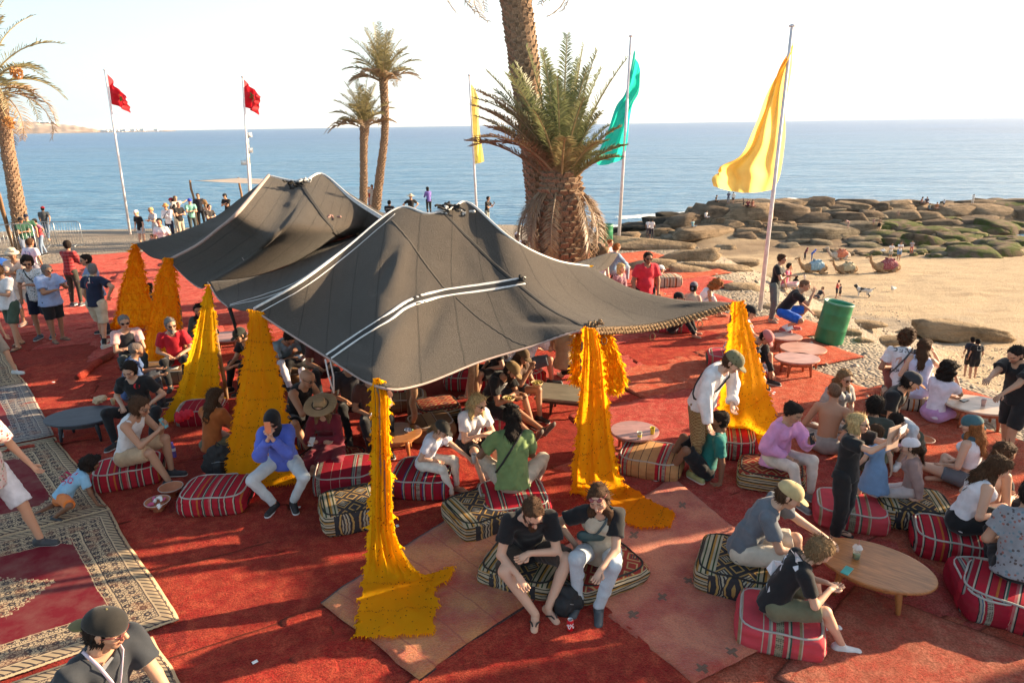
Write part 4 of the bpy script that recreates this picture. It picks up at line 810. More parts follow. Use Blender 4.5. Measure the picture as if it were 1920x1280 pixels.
drape([(1118, 622, 1140, 625, y6+.5), (1124, 660, 1152, 655, y6+.45), (1128, 700, 1163, 690, y6+.4), (1132, 722, 1166, 712, y6+.3), (1140, 727, 1160, 730, y6+.25)], 'looped shaggy yellow end hanging right of the middle cloth', M_YEL, 2200, .06, 2, 8, .08, 1)
y7 = G(1378, 569, 2.22).y-.15; drape([(1374, 565, 1394, 563, y7), (1370, 600, 1402, 600, y7-.05), (1362, 660, 1420, 660, y7-.1), (1352, 730, 1440, 730, y7-.15), (1342, 790, 1462, 800, y7-.25), (1338, 802, 1467, 822, None), (1410, 838, 1462, 832, None)], 'broad yellow cloth at the right corner behind the standing man in the white sweater', M_YEL2, 1500, .04, 2, 9)
y8 = G(1107, 501, 2.3).y; drape([(1098, 497, 1108, 498, y8-.05), (1100, 512, 1112, 514, y8-.08), (1100, 560, 1115, 560, y8), (1095, 600, 1120, 600, None)], 'yellow cloth at the back corner of the front tent, only its top showing', M_YEL, 300, .05, 2, 10)
drape([(768, 540, 800, 545, 12.6), (765, 560, 800, 565, 12.6), (770, 600, 800, 600, None)], 'yellow cloth in the shade behind the ridge pole of the front tent', M_YEL, 200, .05, 2, 11) if False else None
# ================================================================== palms
t = NT('palm_trunk'); co = t.coord('Object'); n = t.noise(co, 9, 5, .7); c = t.ramp(n, [(.3, (.10, .06, .038)), (.55, (.26, .17, .11)), (.75, (.40, .29, .20))]); t.bump(t.noise(co, 40, 4), .8, .02); M_TRUNK = t.done(c, .95, spec=.1)
t = NT('palm_scale'); co = t.coord('Object'); n = t.noise(t.coord('Object', (1, 1, .3)), 30, 4, .7); c = t.ramp(n, [(.3, (.15, .095, .06)), (.6, (.36, .25, .17)), (.8, (.50, .38, .27))]); t.bump(n, .7, .01); M_SCALE = t.done(c, .9, spec=.1)
def leaf_mat(a, b, tr=.22):
 t = NT('palm_leaf'); co = t.coord('Object'); n = t.noise(co, 3, 3); c = t.mix(t.ramp(n, [(.3, 0), (.7, 1)]), a, b); t.set(t.b.inputs['Base Color'], c); t.b.inputs['Roughness'].default_value = .5
 x = t.N('BsdfTranslucent'); t.l(c, x.inputs[0]); m_ = t.N('MixShader'); m_.inputs[0].default_value = tr; t.l(t.b.outputs[0], m_.inputs[1]); t.l(x.outputs[0], m_.inputs[2]); t.l(m_.outputs[0], t.out.inputs[0]); return t.m
M_LG = leaf_mat((.13, .16, .07), (.24, .25, .12), .4); M_LB = leaf_mat((.26, .17, .10), (.36, .25, .15)); M_LO = leaf_mat((.22, .20, .09), (.34, .29, .15), .35); M_STEM = plain((.34, .27, .13), .7)
def frond(base, az, el, L, droop, mat, parent, nl=60, ll=.35, seed=0, wid=.018, stiff=0, name='frond', twist=0):
 r = np.random.RandomState(seed); n = 18; P = [np.array(base, float)]; e = el; a = az
 for i in range(n):
  e -= droop/n*(1+1.2*(i/n)); a += twist/n; P.append(P[-1]+L/n*np.array([math.cos(a)*math.cos(e), math.sin(a)*math.cos(e), math.sin(e)]))
 P = np.array(P); mb = MB(); mb.tube([tuple(p) for p in P[::2]]+[tuple(P[-1])], [wid*1.3*(1-.85*i/10) for i in range(len(P[::2])+1)], 5, mi=1)
 V = []; F = []; s_ = np.linspace(.16, 1, nl); k = 0
 T = np.gradient(P, axis=0); T /= np.linalg.norm(T, axis=1, keepdims=True)
 for s in s_:
  q = s*n; i = min(int(q), n-1); f = q-i; p = P[i]*(1-f)+P[i+1]*f; tg = T[i]; side = np.cross(tg, [0, 0, 1.]); side /= np.linalg.norm(side)+1e-6; up = np.cross(side, tg)
  w = ll*(.45+.75*math.sin(math.pi*min(1, s*.9+.12)))*(1-.25*s)
  for sg in (-1, 1):
   d = side*sg*(.80+.1*r.normal())+tg*(.62+.12*r.normal())+up*(.30+.14*r.normal()); d /= np.linalg.norm(d); ww = w*r.uniform(.8, 1.1); pw = np.cross(d, up); pw /= np.linalg.norm(pw)+1e-6; pw *= .5*ll*.055
   m1 = p+d*ww*.5; e1 = p+d*ww+np.array([0, 0, -ww*(.12+.12*r.rand())]); V += [p-pw*.6, p+pw*.6, m1+pw, e1, m1-pw]; F.append([k, k+1, k+2, k+3, k+4]); k += 5
 mb.add(V, F, 0); return mb.build(name, [mat, M_STEM if mat is not M_LB else M_LB], parent, smooth=False)
def scales(parent, path, rad_, rows, per, size, name='leaf_base', flare=.6, seed=0):
 "criss-cross stumps of cut leaves, one joined part"
 r = random.Random(seed); mb = MB(); C = cr(path, rows)
 for i in range(rows):
  R_ = np.interp(i/(rows-1), np.linspace(0, 1, len(rad_)), rad_); p = Vector(C[i]); tg = Vector(C[min(i+1, rows-1)]-C[max(i-1, 0)]).normalized(); a_ = tg.orthogonal().normalized(); b_ = tg.cross(a_)
  for j in range(per):
   q = 2*math.pi*(j+.5*(i % 2)+r.uniform(-.08, .08))/per; o = a_*math.cos(q)+b_*math.sin(q); s_ = tg.cross(o); w = size*r.uniform(.8, 1.15); c0 = p+o*R_*.93
   w2 = w*.62; h = w*r.uniform(.9, 1.25); out = w*flare*r.uniform(.6, 1.2)
   V = [c0-s_*w2-tg*h*.35, c0+s_*w2-tg*h*.35, c0+s_*w2*.55+tg*h*.5+o*out, c0-s_*w2*.55+tg*h*.5+o*out, c0+tg*h*.7-s_*w2*.4, c0+tg*h*.7+s_*w2*.4]
   mb.add(V, [(0, 1, 2, 3), (3, 2, 5, 4), (0, 3, 4), (1, 5, 2)])
 o = mb.build(name, M_SCALE, parent, smooth=False); o['kind'] = 'stuff'; return o
def palm(path, rad_, label, crown, rows=30, per=9, sc=.12, seed=0, flare=.6):
 base = Vector(path[0]); pt = empty('palm_tree', base, 0, label, 'palm tree'); P = [Vector(p)-base for p in path]
 mb = MB(); mb.tube([tuple(q) for q in cr(P, 24)], [float(np.interp(i/23, np.linspace(0, 1, len(rad_)), rad_)) for i in range(24)], 14); mb.build('trunk', M_TRUNK, pt)
 scales(pt, P, rad_, rows, per, sc, seed=seed, flare=flare); top = P[-1]; r = random.Random(seed)
 for a in crown(r, top): frond(*a[:6], pt, **a[6])
 return pt
def V3(px, py, Y): return at_dist(px, py, Y)
# two slim palms by the sea
def crown_slim(n, L, up=True):
 def f(r, top):
  for i in range(n):
   q = i/n; az = i*2.4; el = rad(87-52*q**1.0); mt = M_LO if q < .8 else M_LB
   yield (tuple(top+Vector((0, 0, .1-.35*q))), az, el, L*r.uniform(.85, 1.05)*(1-.15*q), rad(8+48*q), mt, dict(nl=34, ll=.62, seed=i, wid=.03))
 return f
YP = 41.0; gz = float(ground(-7, YP))
palm([V3(705, 392, YP), V3(712, 330, YP), V3(722, 240, YP), V3(719, 150, YP)], [.25, .20, .17, .22], 'tallest slim palm by the sea leaning slightly left, upright crown', crown_slim(34, 2.9), 60, 8, .15, 1, .5)
palm([V3(681, 385, YP-.5), V3(682, 330, YP-.5), V3(682, 270, YP-.5), V3(684, 236, YP-.5)], [.20, .18, .17, .23], 'shorter slim palm beside the tallest one, with one frond drooping left', crown_slim(26, 2.5), 46, 8, .15, 2, .5)
pt = bpy.data.objects['palm_tree.001']; tp = V3(684, 236, YP-.5)-pt.location; frond(tuple(tp), rad(180), rad(30), 2.6, rad(55), M_LB, pt, nl=26, ll=.35, seed=77, wid=.03)
# left picture-edge palm
def crown_left(r, top):
 for i in range(28):
  q = i/28; az = i*2.4; yield (tuple(top+Vector((0, 0, .1-.4*q))), az, rad(84-74*q), 3.3*r.uniform(.85, 1.05), rad(25+70*q), M_LO if q < .7 else M_LB, dict(nl=38, ll=.55, seed=i+200, wid=.03))
YL = 27.5; pl = palm([V3(44, 470, YL), V3(35, 400, YL), V3(18, 300, YL), V3(0, 200, YL), V3(-22, 165, YL)], [.26, .24, .21, .20, .25], 'palm at the left picture edge with hanging orange date clusters', crown_left, 60, 9, .17, 5, .4)
t = NT('dates'); v = t.vor(t.coord('Object'), 14, out='Color'); c = t.ramp(t.xyz(v)[0], [(0, (.45, .20, .06)), (1, (.70, .36, .12))]); M_DATE = t.done(c, .6)
for px, py in ((31, 137), (17, 231)):
 p = V3(px, py, YL-.6)-pl.location; mb = MB(); rr_ = random.Random(px)
 for k in range(130):
  d = Vector((rr_.gauss(0, 1), rr_.gauss(0, 1), rr_.gauss(0, 1))).normalized()*rr_.uniform(.10, .23); c0 = p+d; mb.add([c0+Vector(q)*.035 for q in ((1, 0, 0), (-1, 0, 0), (0, 1, 0), (0, -1, 0), (0, 0, 1.3), (0, 0, -1.3))], [(0, 2, 4), (2, 1, 4), (1, 3, 4), (3, 0, 4), (2, 0, 5), (1, 2, 5), (3, 1, 5), (0, 3, 5)])
 tp = V3(-22, 165, YL)-pl.location; mb.tube([tuple(tp), tuple((tp+p)/2+Vector((0, 0, .25))), tuple(p)], .02, 5, mi=1); mb.build('date_cluster', [M_DATE, M_STEM], pl, smooth=False)
# tall thick palm whose crown is above the picture
YB = 21.0; b2 = V3(1030, 486, YB); b2.z = 0
def crown_far(r, top):
 for i in range(36):
  q = i/36; yield (tuple(top), i*2.4, rad(80-70*q), 3.4, rad(40+70*q), M_LG if q < .7 else M_LB, dict(nl=30, ll=.5, seed=i+300, wid=.03))
palm([b2, V3(1018, 420, YB), V3(1008, 330, YB), V3(992, 200, YB), V3(975, 60, YB), V3(962, -40, YB), V3(955, -120, YB)], [.42, .42, .40, .36, .42, .42, .40], 'tall palm rising out of the top of the picture behind the bushy one', crown_far, 84, 10, .17, 6, .45)
# the big bushy palm behind the front tent
YK = 19.6; bk = V3(1054, 500, YK); bk.z = 0; tk = V3(1052, 322, YK)
def crown_big(r, top):
 spec = []
 for i in range(40):
  q = i/40; az = i*2.399; el = rad(88-40*q**.9); L = 3.35*(1-.2*q)*r.uniform(.88, 1.1)*(.66 if math.cos(az) > .2 and q > .35 else 1)
  spec.append((tuple(top+Vector((math.cos(az)*.22, math.sin(az)*.22, .1-.5*q))), az, el, L, rad(6+26*q), M_LG if q < .62 or r.random() < .4 else (M_LO if r.random() < .5 else M_LB), dict(nl=76, ll=.50, seed=i+400, wid=.032)))
 for i in range(9): spec.append((tuple(top+Vector((r.uniform(-.2, .2), -.3, -.2))), rad(r.choice([150, 170, 195, 135, 200, 215, 185])+r.uniform(-10, 10)), rad(r.uniform(48, 68)), r.uniform(3.0, 3.5), rad(r.uniform(20, 50)), M_LB if i % 2 else M_LO, dict(nl=70, ll=.42, seed=i+500, wid=.032)))
 for i in range(26):   # dead skirt hanging down both sides of the trunk
  az = rad(r.choice([180, 0])+r.uniform(-75, 75)); d = Vector((math.cos(az), math.sin(az), 0))
  spec.append((tuple(top+d*.5+Vector((0, 0, -.45))), az, rad(-38), r.uniform(1.8, 3.0), rad(62), M_LB, dict(nl=44, ll=.36, seed=i+600, wid=.022, name='dead_frond')))
 return spec
palm([bk, bk.lerp(tk, .25), bk.lerp(tk, .55), bk.lerp(tk, .85), tk], [.50, .53, .56, .54, .40], 'huge bushy palm with a thick trunk and dead fronds behind the front tent', crown_big, 24, 15, .27, 7, .75)
bpy.data.objects[[o.name for o in bpy.data.objects if o.name.startswith('palm_tree')][-1]]
# ================================================================== flags, poles, sail, barriers
M_POLE = plain((.72, .68, .70), .45, bump=.1); M_STEEL = plain((.35, .36, .37), .4, .8)
def flag_mat(c, tr=.45):
 t = NT('flag_cloth'); co = t.coord('Object'); n = t.noise(co, 3, 3); cc = t.mix(t.ramp(n, [(.3, 0), (.7, 1)]), shade(c, .85), c); t.set(t.b.inputs['Base Color'], cc); t.b.inputs['Roughness'].default_value = .7
 x = t.N('BsdfTranslucent'); t.l(cc, x.inputs[0]); m_ = t.N('MixShader'); m_.inputs[0].default_value = tr; t.l(t.b.outputs[0], m_.inputs[1]); t.l(x.outputs[0], m_.inputs[2]); t.l(m_.outputs[0], t.out.inputs[0]); return t.m
def flagpole(pb, ptop, Y, r, label):
 b = at_dist(pb[0], pb[1], Y); tpp = at_dist(ptop[0], ptop[1], Y); g = float(ground(b.x, b.y)); dr = (tpp-b); b = b-dr*((b.z-g)/dr.z)
 mb = MB(); mb.tube([b, tpp], [r, r*.7], 10); mb.lathe([(0, .0), (r*1.5, .02), (r*1.5, .05), (0, .09)], 8, M=Matrix.Translation(tpp)); o = mb.build('flagpole', M_POLE); return tag(o, label, 'flagpole'), b, tpp
def flag(cols, label, mat, Y, amp=.1, waves=2.5, seed=0, star=None):
 "cols: picture polylines from the hoist outwards, each top to bottom; depth comes from the billow"
 n = 40; C = [cr([at_dist(px, py, Y+dy) for px, py, dy in c], n) for c in cols]; C = np.array(C); m_ = 48
 S = np.array([cr(C[:, i], m_) for i in range(n)]); u = np.linspace(0, 1, m_)[None, :]; v = np.linspace(0, 1, n)[:, None]
 ln = np.linalg.norm(C[0, 0]-C[0, -1])
 S[..., 1] += amp*np.sin(u*waves*6.28+v*3.2+seed)*np.minimum(1, u*3)+amp*.5*np.sin(u*waves*11+v*5-seed)*np.minimum(1, u*3)+amp*.35*np.sin(v*19+u*9)*np.minimum(1, u*4); o = link('flag', grid_mesh(S, mat)); tag(o, label, 'flag')
 if star:
  cx, cy, sc, col = star; pts = []
  for k in range(6): a = math.pi/2+k*4*math.pi/5; pts.append((cx+sc*math.cos(a), cy+sc*1.25*math.sin(a)))
  mb = MB();
  for sgn in (-1, 1):
   for a_, b_ in zip(pts[:-1], pts[1:]):
    Q = []
    for q in np.linspace(0, 1, 9):
     uu = a_[0]*(1-q)+b_[0]*q; vv = a_[1]*(1-q)+b_[1]*q; i = min(n-2, max(0, int(vv*(n-1)))); j = min(m_-2, max(0, int(uu*(m_-1)))); p = S[i, j]+(S[i+1, j]-S[i, j])*(vv*(n-1)-i)+(S[i, j+1]-S[i, j])*(uu*(m_-1)-j)
     Q.append(Vector(p)+Vector((0, sgn*.012, 0)))
    mb.tube(Q, .02, 4)
  mb.build('green_star', plain(col, .8), o)
 return o
M_FR = flag_mat((.62, .02, .035), .35)
flagpole((243, 430), (197, 133), 38, .07, 'slim white flagpole of the left red flag'); flagpole((468, 362), (455, 146), 36, .06, 'slim white flagpole of the second red flag behind the rear tent')
flag([[(201, 139, 0), (205, 165, 0), (209, 195, 0)], [(216, 158, .3), (217, 178, .2), (219, 199, .2)], [(229, 176, -.3), (230, 190, 0), (232, 204, .1)], [(242, 184, 0), (241, 198, .2), (239, 213, .3)]], 'red national flag with a green star on the left pole', M_FR, 38, .18, 1.6, 1, (.55, .5, .15, (.10, .30, .06)))
flag([[(455, 147, 0), (455, 172, 0), (456, 200, 0)], [(466, 158, .3), (466, 180, .2), (466, 204, .2)], [(477, 170, -.3), (477, 190, 0), (475, 209, .1)], [(490, 182, 0), (487, 196, .2), (484, 216, .3)]], 'red national flag with a green star behind the rear tent', M_FR, 36, .15, 1.4, 2, (.5, .45, .17, (.08, .30, .08)))
flagpole((893, 385), (880, 143), 33, .06, 'slim white pole of the small yellow banner beside the palm'); flagpole((1160, 452), (1183, 70), 28.5, .07, 'white pole of the teal banner'); flagpole((1425, 580), (1485, 52), 17.2, .055, 'tall white pole of the big yellow banner on the right')
flag([[(882, 157, 0), (885, 220, 0), (889, 308, 0)], [(889, 165, .2), (893, 225, .1), (898, 306, .1)], [(898, 185, 0), (899, 240, -.1), (908, 303, .2)]], 'narrow pale yellow banner beside the bushy palm', flag_mat((.95, .78, .25), .7), 33, .12, 1.2, 3)
flag([[(1189, 93, 0), (1174, 170, 0), (1155, 200, 0), (1138, 250, 0), (1117, 295, .2)], [(1194, 112, .2), (1186, 165, .2), (1166, 215, .15), (1150, 255, .1), (1122, 309, .3)], [(1198, 125, .2), (1194, 170, .1), (1176, 225, .1), (1162, 265, .2), (1150, 306, .2)], [(1202, 140, 0), (1199, 175, 0), (1184, 205, .1), (1172, 280, .1), (1166, 298, .1)]], 'teal green banner curling round its white pole', flag_mat((.03, .62, .50), .6), 28.5, .16, 1.6, 4)
flag([[(1487, 78, 0), (1484, 130, .05), (1473, 200, .1), (1472, 260, .12), (1462, 330, .05), (1448, 356, 0)], [(1484, 85, .1), (1466, 140, .2), (1454, 200, .2), (1440, 260, .3), (1420, 320, .3), (1428, 359, .2)], [(1483, 92, .1), (1456, 145, .0), (1436, 215, .1), (1415, 270, .15), (1385, 330, .2), (1400, 362, .3)], [(1482, 98, 0), (1448, 165, .1), (1424, 235, .2), (1396, 290, .3), (1350, 316, .2), (1365, 357, .35)], [(1480, 100, 0), (1444, 170, .15), (1415, 243, .25), (1385, 304, .35), (1338, 330, .3), (1337, 349, .4)]], 'big yellow banner billowing left from the tallest pole', flag_mat((.97, .70, .20), .85), 17.2, .09, 2.2, 5)
# light mast
YM = 38; mast = empty('light_mast', at_dist(466, 370, YM), 0, 'pale mast with three floodlights behind the rear tent', 'light mast'); mb = MB(); mb.tube([Vector((0, 0, -1.2)), at_dist(463, 250, YM)-mast.location], [.12, .08], 8); mb.build('pole', plain((.75, .66, .5), .6), mast)
for px, py, s_ in ((466, 253, 1), (468, 282, 1), (458, 305, -1)):
 p = at_dist(px, py, YM)-mast.location; mb = MB(); mb.box(p, (.32, .12, .24)); mb.build('floodlight', plain((.7, .7, .68), .5), mast); mb = MB(); mb.box(p+Vector((0, -.068, 0)), (.26, .012, .18)); mb.build('lamp_glass', plain((.85, .85, .83), .2), mast)
# shade sail on wooden posts
sail = empty('shade_sail', at_dist(440, 380, 44), 0, 'beige shade sail stretched between wooden posts behind the rear tent', 'shade sail')
S = np.zeros((30, 12, 3)); Acrn = at_dist(364, 339, 44); Bc = at_dist(445, 334, 47); Cc = at_dist(610, 340, 44); Dd = at_dist(500, 346, 40)
for i in range(30):
 for j in range(12):
  u_, v_ = i/29, j/11; p = np.array(Acrn)*(1-u_)*(1-v_)+np.array(Bc)*(1-u_)*v_+np.array(Dd)*u_*(1-v_)+np.array(Cc)*u_*v_; p[2] -= .12*math.sin(math.pi*u_)*math.sin(math.pi*v_); S[i, j] = p-np.array(sail.location)
link('sail_cloth', grid_mesh(S, flag_mat((.62, .52, .44), .3), thick=.01), sail)
for (px, py, Y) in ((356, 338, 44), (447, 333, 47), (609, 334, 44)):
 p = at_dist(px, py, Y); q = at_dist(px+12, py+60, Y); gq = float(ground(q.x, q.y)); o = post((q.x, q.y, max(gq, -2.5)), p, .08, 'post', None, .04); o.parent = sail; o.location = -sail.location
# dark leaning post and steel barriers at the left edge
tag(post(G(27, 468), at_dist(-8, 350, 26), .08), 'dark leaning wooden post beside the left palm', 'post')
def barrier(px, py, w, h, Y, label, rz=0):
 b = at_dist(px, py, Y); b.z = float(ground(b.x, b.y)); o = empty('crowd_barrier', b, rz, label, 'barrier', 'steel crowd barriers'); mb = MB(); P = [Vector((-w/2, 0, .12)), Vector((-w/2, 0, h-.1)), Vector((-w/2+.1, 0, h)), Vector((w/2-.1, 0, h)), Vector((w/2, 0, h-.1)), Vector((w/2, 0, .12)), Vector((-w/2, 0, .12))]; mb.tube(P, .018, 6); mb.build('frame', M_STEEL, o)
 for i in range(1, 18): mb = MB(); x = -w/2+w*i/18; mb.tube([Vector((x, 0, .12)), Vector((x, 0, h))], .006, 4); mb.build('bar', M_STEEL, o)
 for s_ in (-1, 1): mb = MB(); mb.tube([Vector((s_*w*.35, -.35, .02)), Vector((s_*w*.35, 0, .14)), Vector((s_*w*.35, .35, .02))], .02, 5); mb.build('foot', M_STEEL, o)
barrier(108, 440, 2.1, 1.15, 30, 'steel crowd barrier behind the man in the red cap'); barrier(60, 445, 2.1, 1.15, 30, 'steel crowd barrier behind the left palm'); barrier(5, 468, 2.1, 1.5, 25, 'tall steel barrier at the left picture edge', .5)
# added screens, unseen at right, spaced to shade the front carpets in bands
t = NT('added_shade_screen'); w = t.N('TexWave'); t.l(t.coord('Object'), w.inputs[0]); w.inputs['Scale'].default_value = 30; M_SHADE_SCREEN = t.done(t.ramp(w.outputs['Fac'], [(.2, (.16, .10, .05)), (.7, (.38, .27, .14))]), .9)
dS = Vector((math.sin(SUN_AZ), math.cos(SUN_AZ), 0)); nS = Vector((-dS.y, dS.x, 0))
for s0, s1, h in ((-6, -2.2, 5.2), (-2.0, 1.6, 5.2), (1.75, 3.4, 4.5), (4.32, 4.75, 4.7), (5.45, 5.90, 4.4), (6.15, 6.88, 5.1), (7.42, 7.75, 4.0)):
 c0 = dS*15.2+nS*(s0+s1)/2; o = empty('added_shade_screen', (c0.x, c0.y, 0), math.atan2(nS.y, nS.x), f'tall reed screen panel standing off to the right of the carpets', 'screen', 'reed screens by the terrace'); mb = MB(); W_ = s1-s0; mb.box((0, 0, h/2), (W_, .04, h-.2)); mb.build('panel', M_SHADE_SCREEN, o); mb = MB(); [mb.tube([(x, .05, -.2), (x, .05, h)], .05, 6) for x in (-W_/2, W_/2)]; mb.build('post', M_POST, o)
# green barrels
M_BAR = plain((.020, .20, .085), .42, bump=.15, sc=25, var=.25); M_BRIM = plain((.12, .34, .24), .45)
def barrel(px, py, r, h, lab, tilt, z=None):
 b = G(px, py) if z is None else TER(px, py); o = empty('barrel', b, 0, lab, 'barrel', 'green plastic barrels'); mb = MB()
 prof = [(0, 0), (r*.93, 0), (r*.97, .02), (r, .08), (r, h*.34), (r*1.012, h*.35), (r, h*.37), (r, h*.70), (r*1.012, h*.71), (r, h*.73), (r, h-.07), (r*1.02, h-.055), (r*1.02, h-.03), (r*.985, h-.03), (r*.985, h-.10), (r*.96, h*.5), (0, h*.48)]; mb.lathe(prof, 40); mb.build('drum', M_BAR, o)
 mb = MB(); mb.lathe([(r*1.03, h-.035), (r*1.045, h-.02), (r*1.04, h), (r*.99, h), (r*.985, h-.035)], 40); mb.build('rim', M_BRIM, o); o.rotation_euler = tilt; return o
barrel(1552, 641, .30, .92, 'large green barrel tilted to the right beside the round tables', (0, rad(9), 0)); barrel(1133, 466, .32, .95, 'green barrel far back beside the man in the black tank top', (0, 0, 0))
# ================================================================== poufs
def kilim(bands, plane='X', geo=None, top=None, key=''):
 "bands: list of (start, colour) over one repeat; geo = (index range) bands with a small diamond weave"
 t = NT('pouf_weave'); g = t.coord('Object'); x, y, z = t.xyz(g); co = g
 s = t.math('FRACT', t.math('ADD', t.math('MULTIPLY', x, 1.9), .5)); c = t.ramp(s, bands, 'CONSTANT')
 v = t.vor(t.coord('Object', (1, 1, 1)), 55, rnd=.2); chk = t.math('LESS_THAN', v, .42)
 if geo:
  for a, b, c1, c2 in geo:
   m_ = t.math('MULTIPLY', t.math('GREATER_THAN', s, a), t.math('LESS_THAN', s, b)); c = t.mix(m_, c, t.mix(chk, c1, c2))
 if top:
  kind, a1, a2, a3 = top; nz = t.math('GREATER_THAN', z, .0)
  u_ = t.math('ABSOLUTE', t.math('SUBTRACT', t.math('FRACT', t.math('MULTIPLY', x, 4.2)), .5)); w_ = t.math('ABSOLUTE', t.math('SUBTRACT', t.math('FRACT', t.math('MULTIPLY', y, 4.2)), .5))
  dd = t.math('ADD', u_, w_); ring = t.math('FRACT', t.math('MULTIPLY', dd, 3.0)); small = t.math('LESS_THAN', t.math('FRACT', t.math('MULTIPLY', t.math('ADD', t.math('ABSOLUTE', x), t.math('ABSOLUTE', y)), 26)), .5)
  pc = t.mix(t.math('LESS_THAN', ring, .28), a1, a2); pc = t.mix(t.math('MULTIPLY', small, t.math('LESS_THAN', dd, .28)), pc, a3)
  side = t.math('GREATER_THAN', t.math('ABSOLUTE', t.math('SUBTRACT', x, .0)), .20)
  yy = t.math('FRACT', t.math('MULTIPLY', t.math('ADD', x, 5), 9)); sb = t.ramp(yy, [(0, (.45, .38, .26)), (.3, (.03, .04, .025)), (.45, (.42, .22, .05)), (.65, (.45, .38, .26)), (.85, (.04, .07, .03))], 'CONSTANT')
  zz = t.math('FRACT', t.math('MULTIPLY', t.math('ADD', z, 5), 13)); zb = t.ramp(zz, [(0, (.50, .42, .30)), (.30, (.03, .04, .025)), (.45, (.50, .42, .30)), (.62, (.45, .24, .06)), (.82, (.03, .035, .03))], 'CONSTANT')
  c = t.mix(side, pc, sb) if kind == 'tile' else pc
  n_ = t.N('NewGeometry'); tc = t.N('TexCoord'); up = t.math('GREATER_THAN', t.math('ABSOLUTE', t.xyz(tc.outputs['Normal'])[2]), .55)
  fr = t.math('GREATER_THAN', t.math('ABSOLUTE', t.xyz(tc.outputs['Normal'])[1]), .6)
  sidec = t.mix(fr, zb, t.mix(t.math('GREATER_THAN', t.math('ABSOLUTE', x), .26), pc, zb)) if kind == 'tile' else zb
  c = t.mix(up, sidec, c)
 n = t.noise(co, 8, 4); c = t.mix(t.ramp(n, [(.4, 0), (.8, .3)]), c, (.10, .05, .04)); th_ = t.noise(t.coord('Object', (3, 1, 3)), 130, 2); c = t.mix(t.math('MULTIPLY', th_, .25), c, (.03, .015, .015)); t.bump(th_, .4, .005); return t.done(c, .9, spec=.1)
R1 = (.46, .018, .035); R2 = (.34, .012, .030); CR = (.50, .42, .32); BK = (.025, .02, .025); GN = (.05, .11, .08); OR = (.50, .14, .03); GY = (.30, .27, .23); TN = (.34, .22, .12); PK = (.50, .12, .12)
PM = {
 'red': kilim([(0, R1), (.12, BK), (.14, CR), (.17, GN), (.20, R1), (.23, CR), (.25, BK), (.27, R1), (.52, BK), (.54, GY), (.57, R2), (.60, BK), (.62, CR), (.65, R1), (.88, GN), (.90, CR), (.93, BK), (.95, R1)], geo=[(.70, .80, (.33, .28, .22), (.10, .09, .07))]),
 'stripe': kilim([(0, R1), (.07, CR), (.10, BK), (.12, R1), (.22, OR), (.26, R2), (.33, BK), (.35, CR), (.37, GN), (.40, R1), (.50, PK), (.54, CR), (.57, BK), (.59, R1), (.72, BK), (.74, GY), (.77, R2), (.86, CR), (.89, BK), (.91, R1)]),
 'plainred': kilim([(0, R2), (.20, CR), (.21, R2), (.42, CR), (.43, R1), (.45, R2), (.70, BK), (.72, GY), (.76, (.05, .10, .17)), (.78, CR), (.80, R2)], geo=[(.84, .94, (.34, .30, .24), (.12, .1, .08))]),
 'blue': kilim([(0, R2), (.10, (.04, .07, .20)), (.13, CR), (.16, GN), (.18, R1), (.34, BK), (.37, CR), (.39, (.06, .12, .25)), (.42, OR), (.44, R2), (.62, (.04, .07, .20)), (.65, CR), (.68, BK), (.70, R1), (.85, CR), (.87, GN), (.90, R2)], geo=[(.47, .56, (.34, .30, .24), (.12, .1, .08))]),
 'pink': kilim([(0, (.62, .07, .09)), (.20, CR), (.22, (.62, .07, .09)), (.30, GY), (.33, CR), (.36, (.55, .05, .07)), (.62, CR), (.65, GN), (.68, (.62, .07, .09)), (.80, TN), (.84, CR), (.86, (.62, .07, .09))], geo=[(.42, .55, (.35, .30, .20), (.12, .12, .08))]),
 'orange': kilim([(0, (.55, .30, .13)), (.10, BK), (.115, (.55, .30, .13)), (.3, BK), (.315, (.60, .34, .15)), (.5, BK), (.515, (.55, .28, .12)), (.72, R1), (.80, BK), (.82, CR), (.85, R1)], geo=[(.9, .98, (.34, .30, .24), (.12, .1, .08))]),
 'tile': kilim([(0, CR)]*1+[(.5, CR)], top=('tile', (.045, .045, .05), (.50, .30, .10), (.46, .40, .30))),
 'kilimred': kilim([(0, R1), (.5, R1)], top=('all', (.30, .04, .03), (.42, .30, .14), (.06, .05, .06))),
 'brown': kilim([(0, (.22, .13, .07)), (.3, BK), (.32, (.34, .22, .12)), (.6, (.20, .11, .07)), (.63, CR), (.65, (.22, .13, .07))]),
 'cream': kilim([(0, CR), (.10, BK), (.15, CR), (.25, OR), (.30, CR), (.4, BK), (.44, TN), (.5, CR), (.6, GN), (.64, CR), (.75, OR), (.8, BK), (.84, CR)]),
}
M_PIP = plain((.42, .38, .34), .85); M_PIPR = plain((.5, .25, .2), .85)
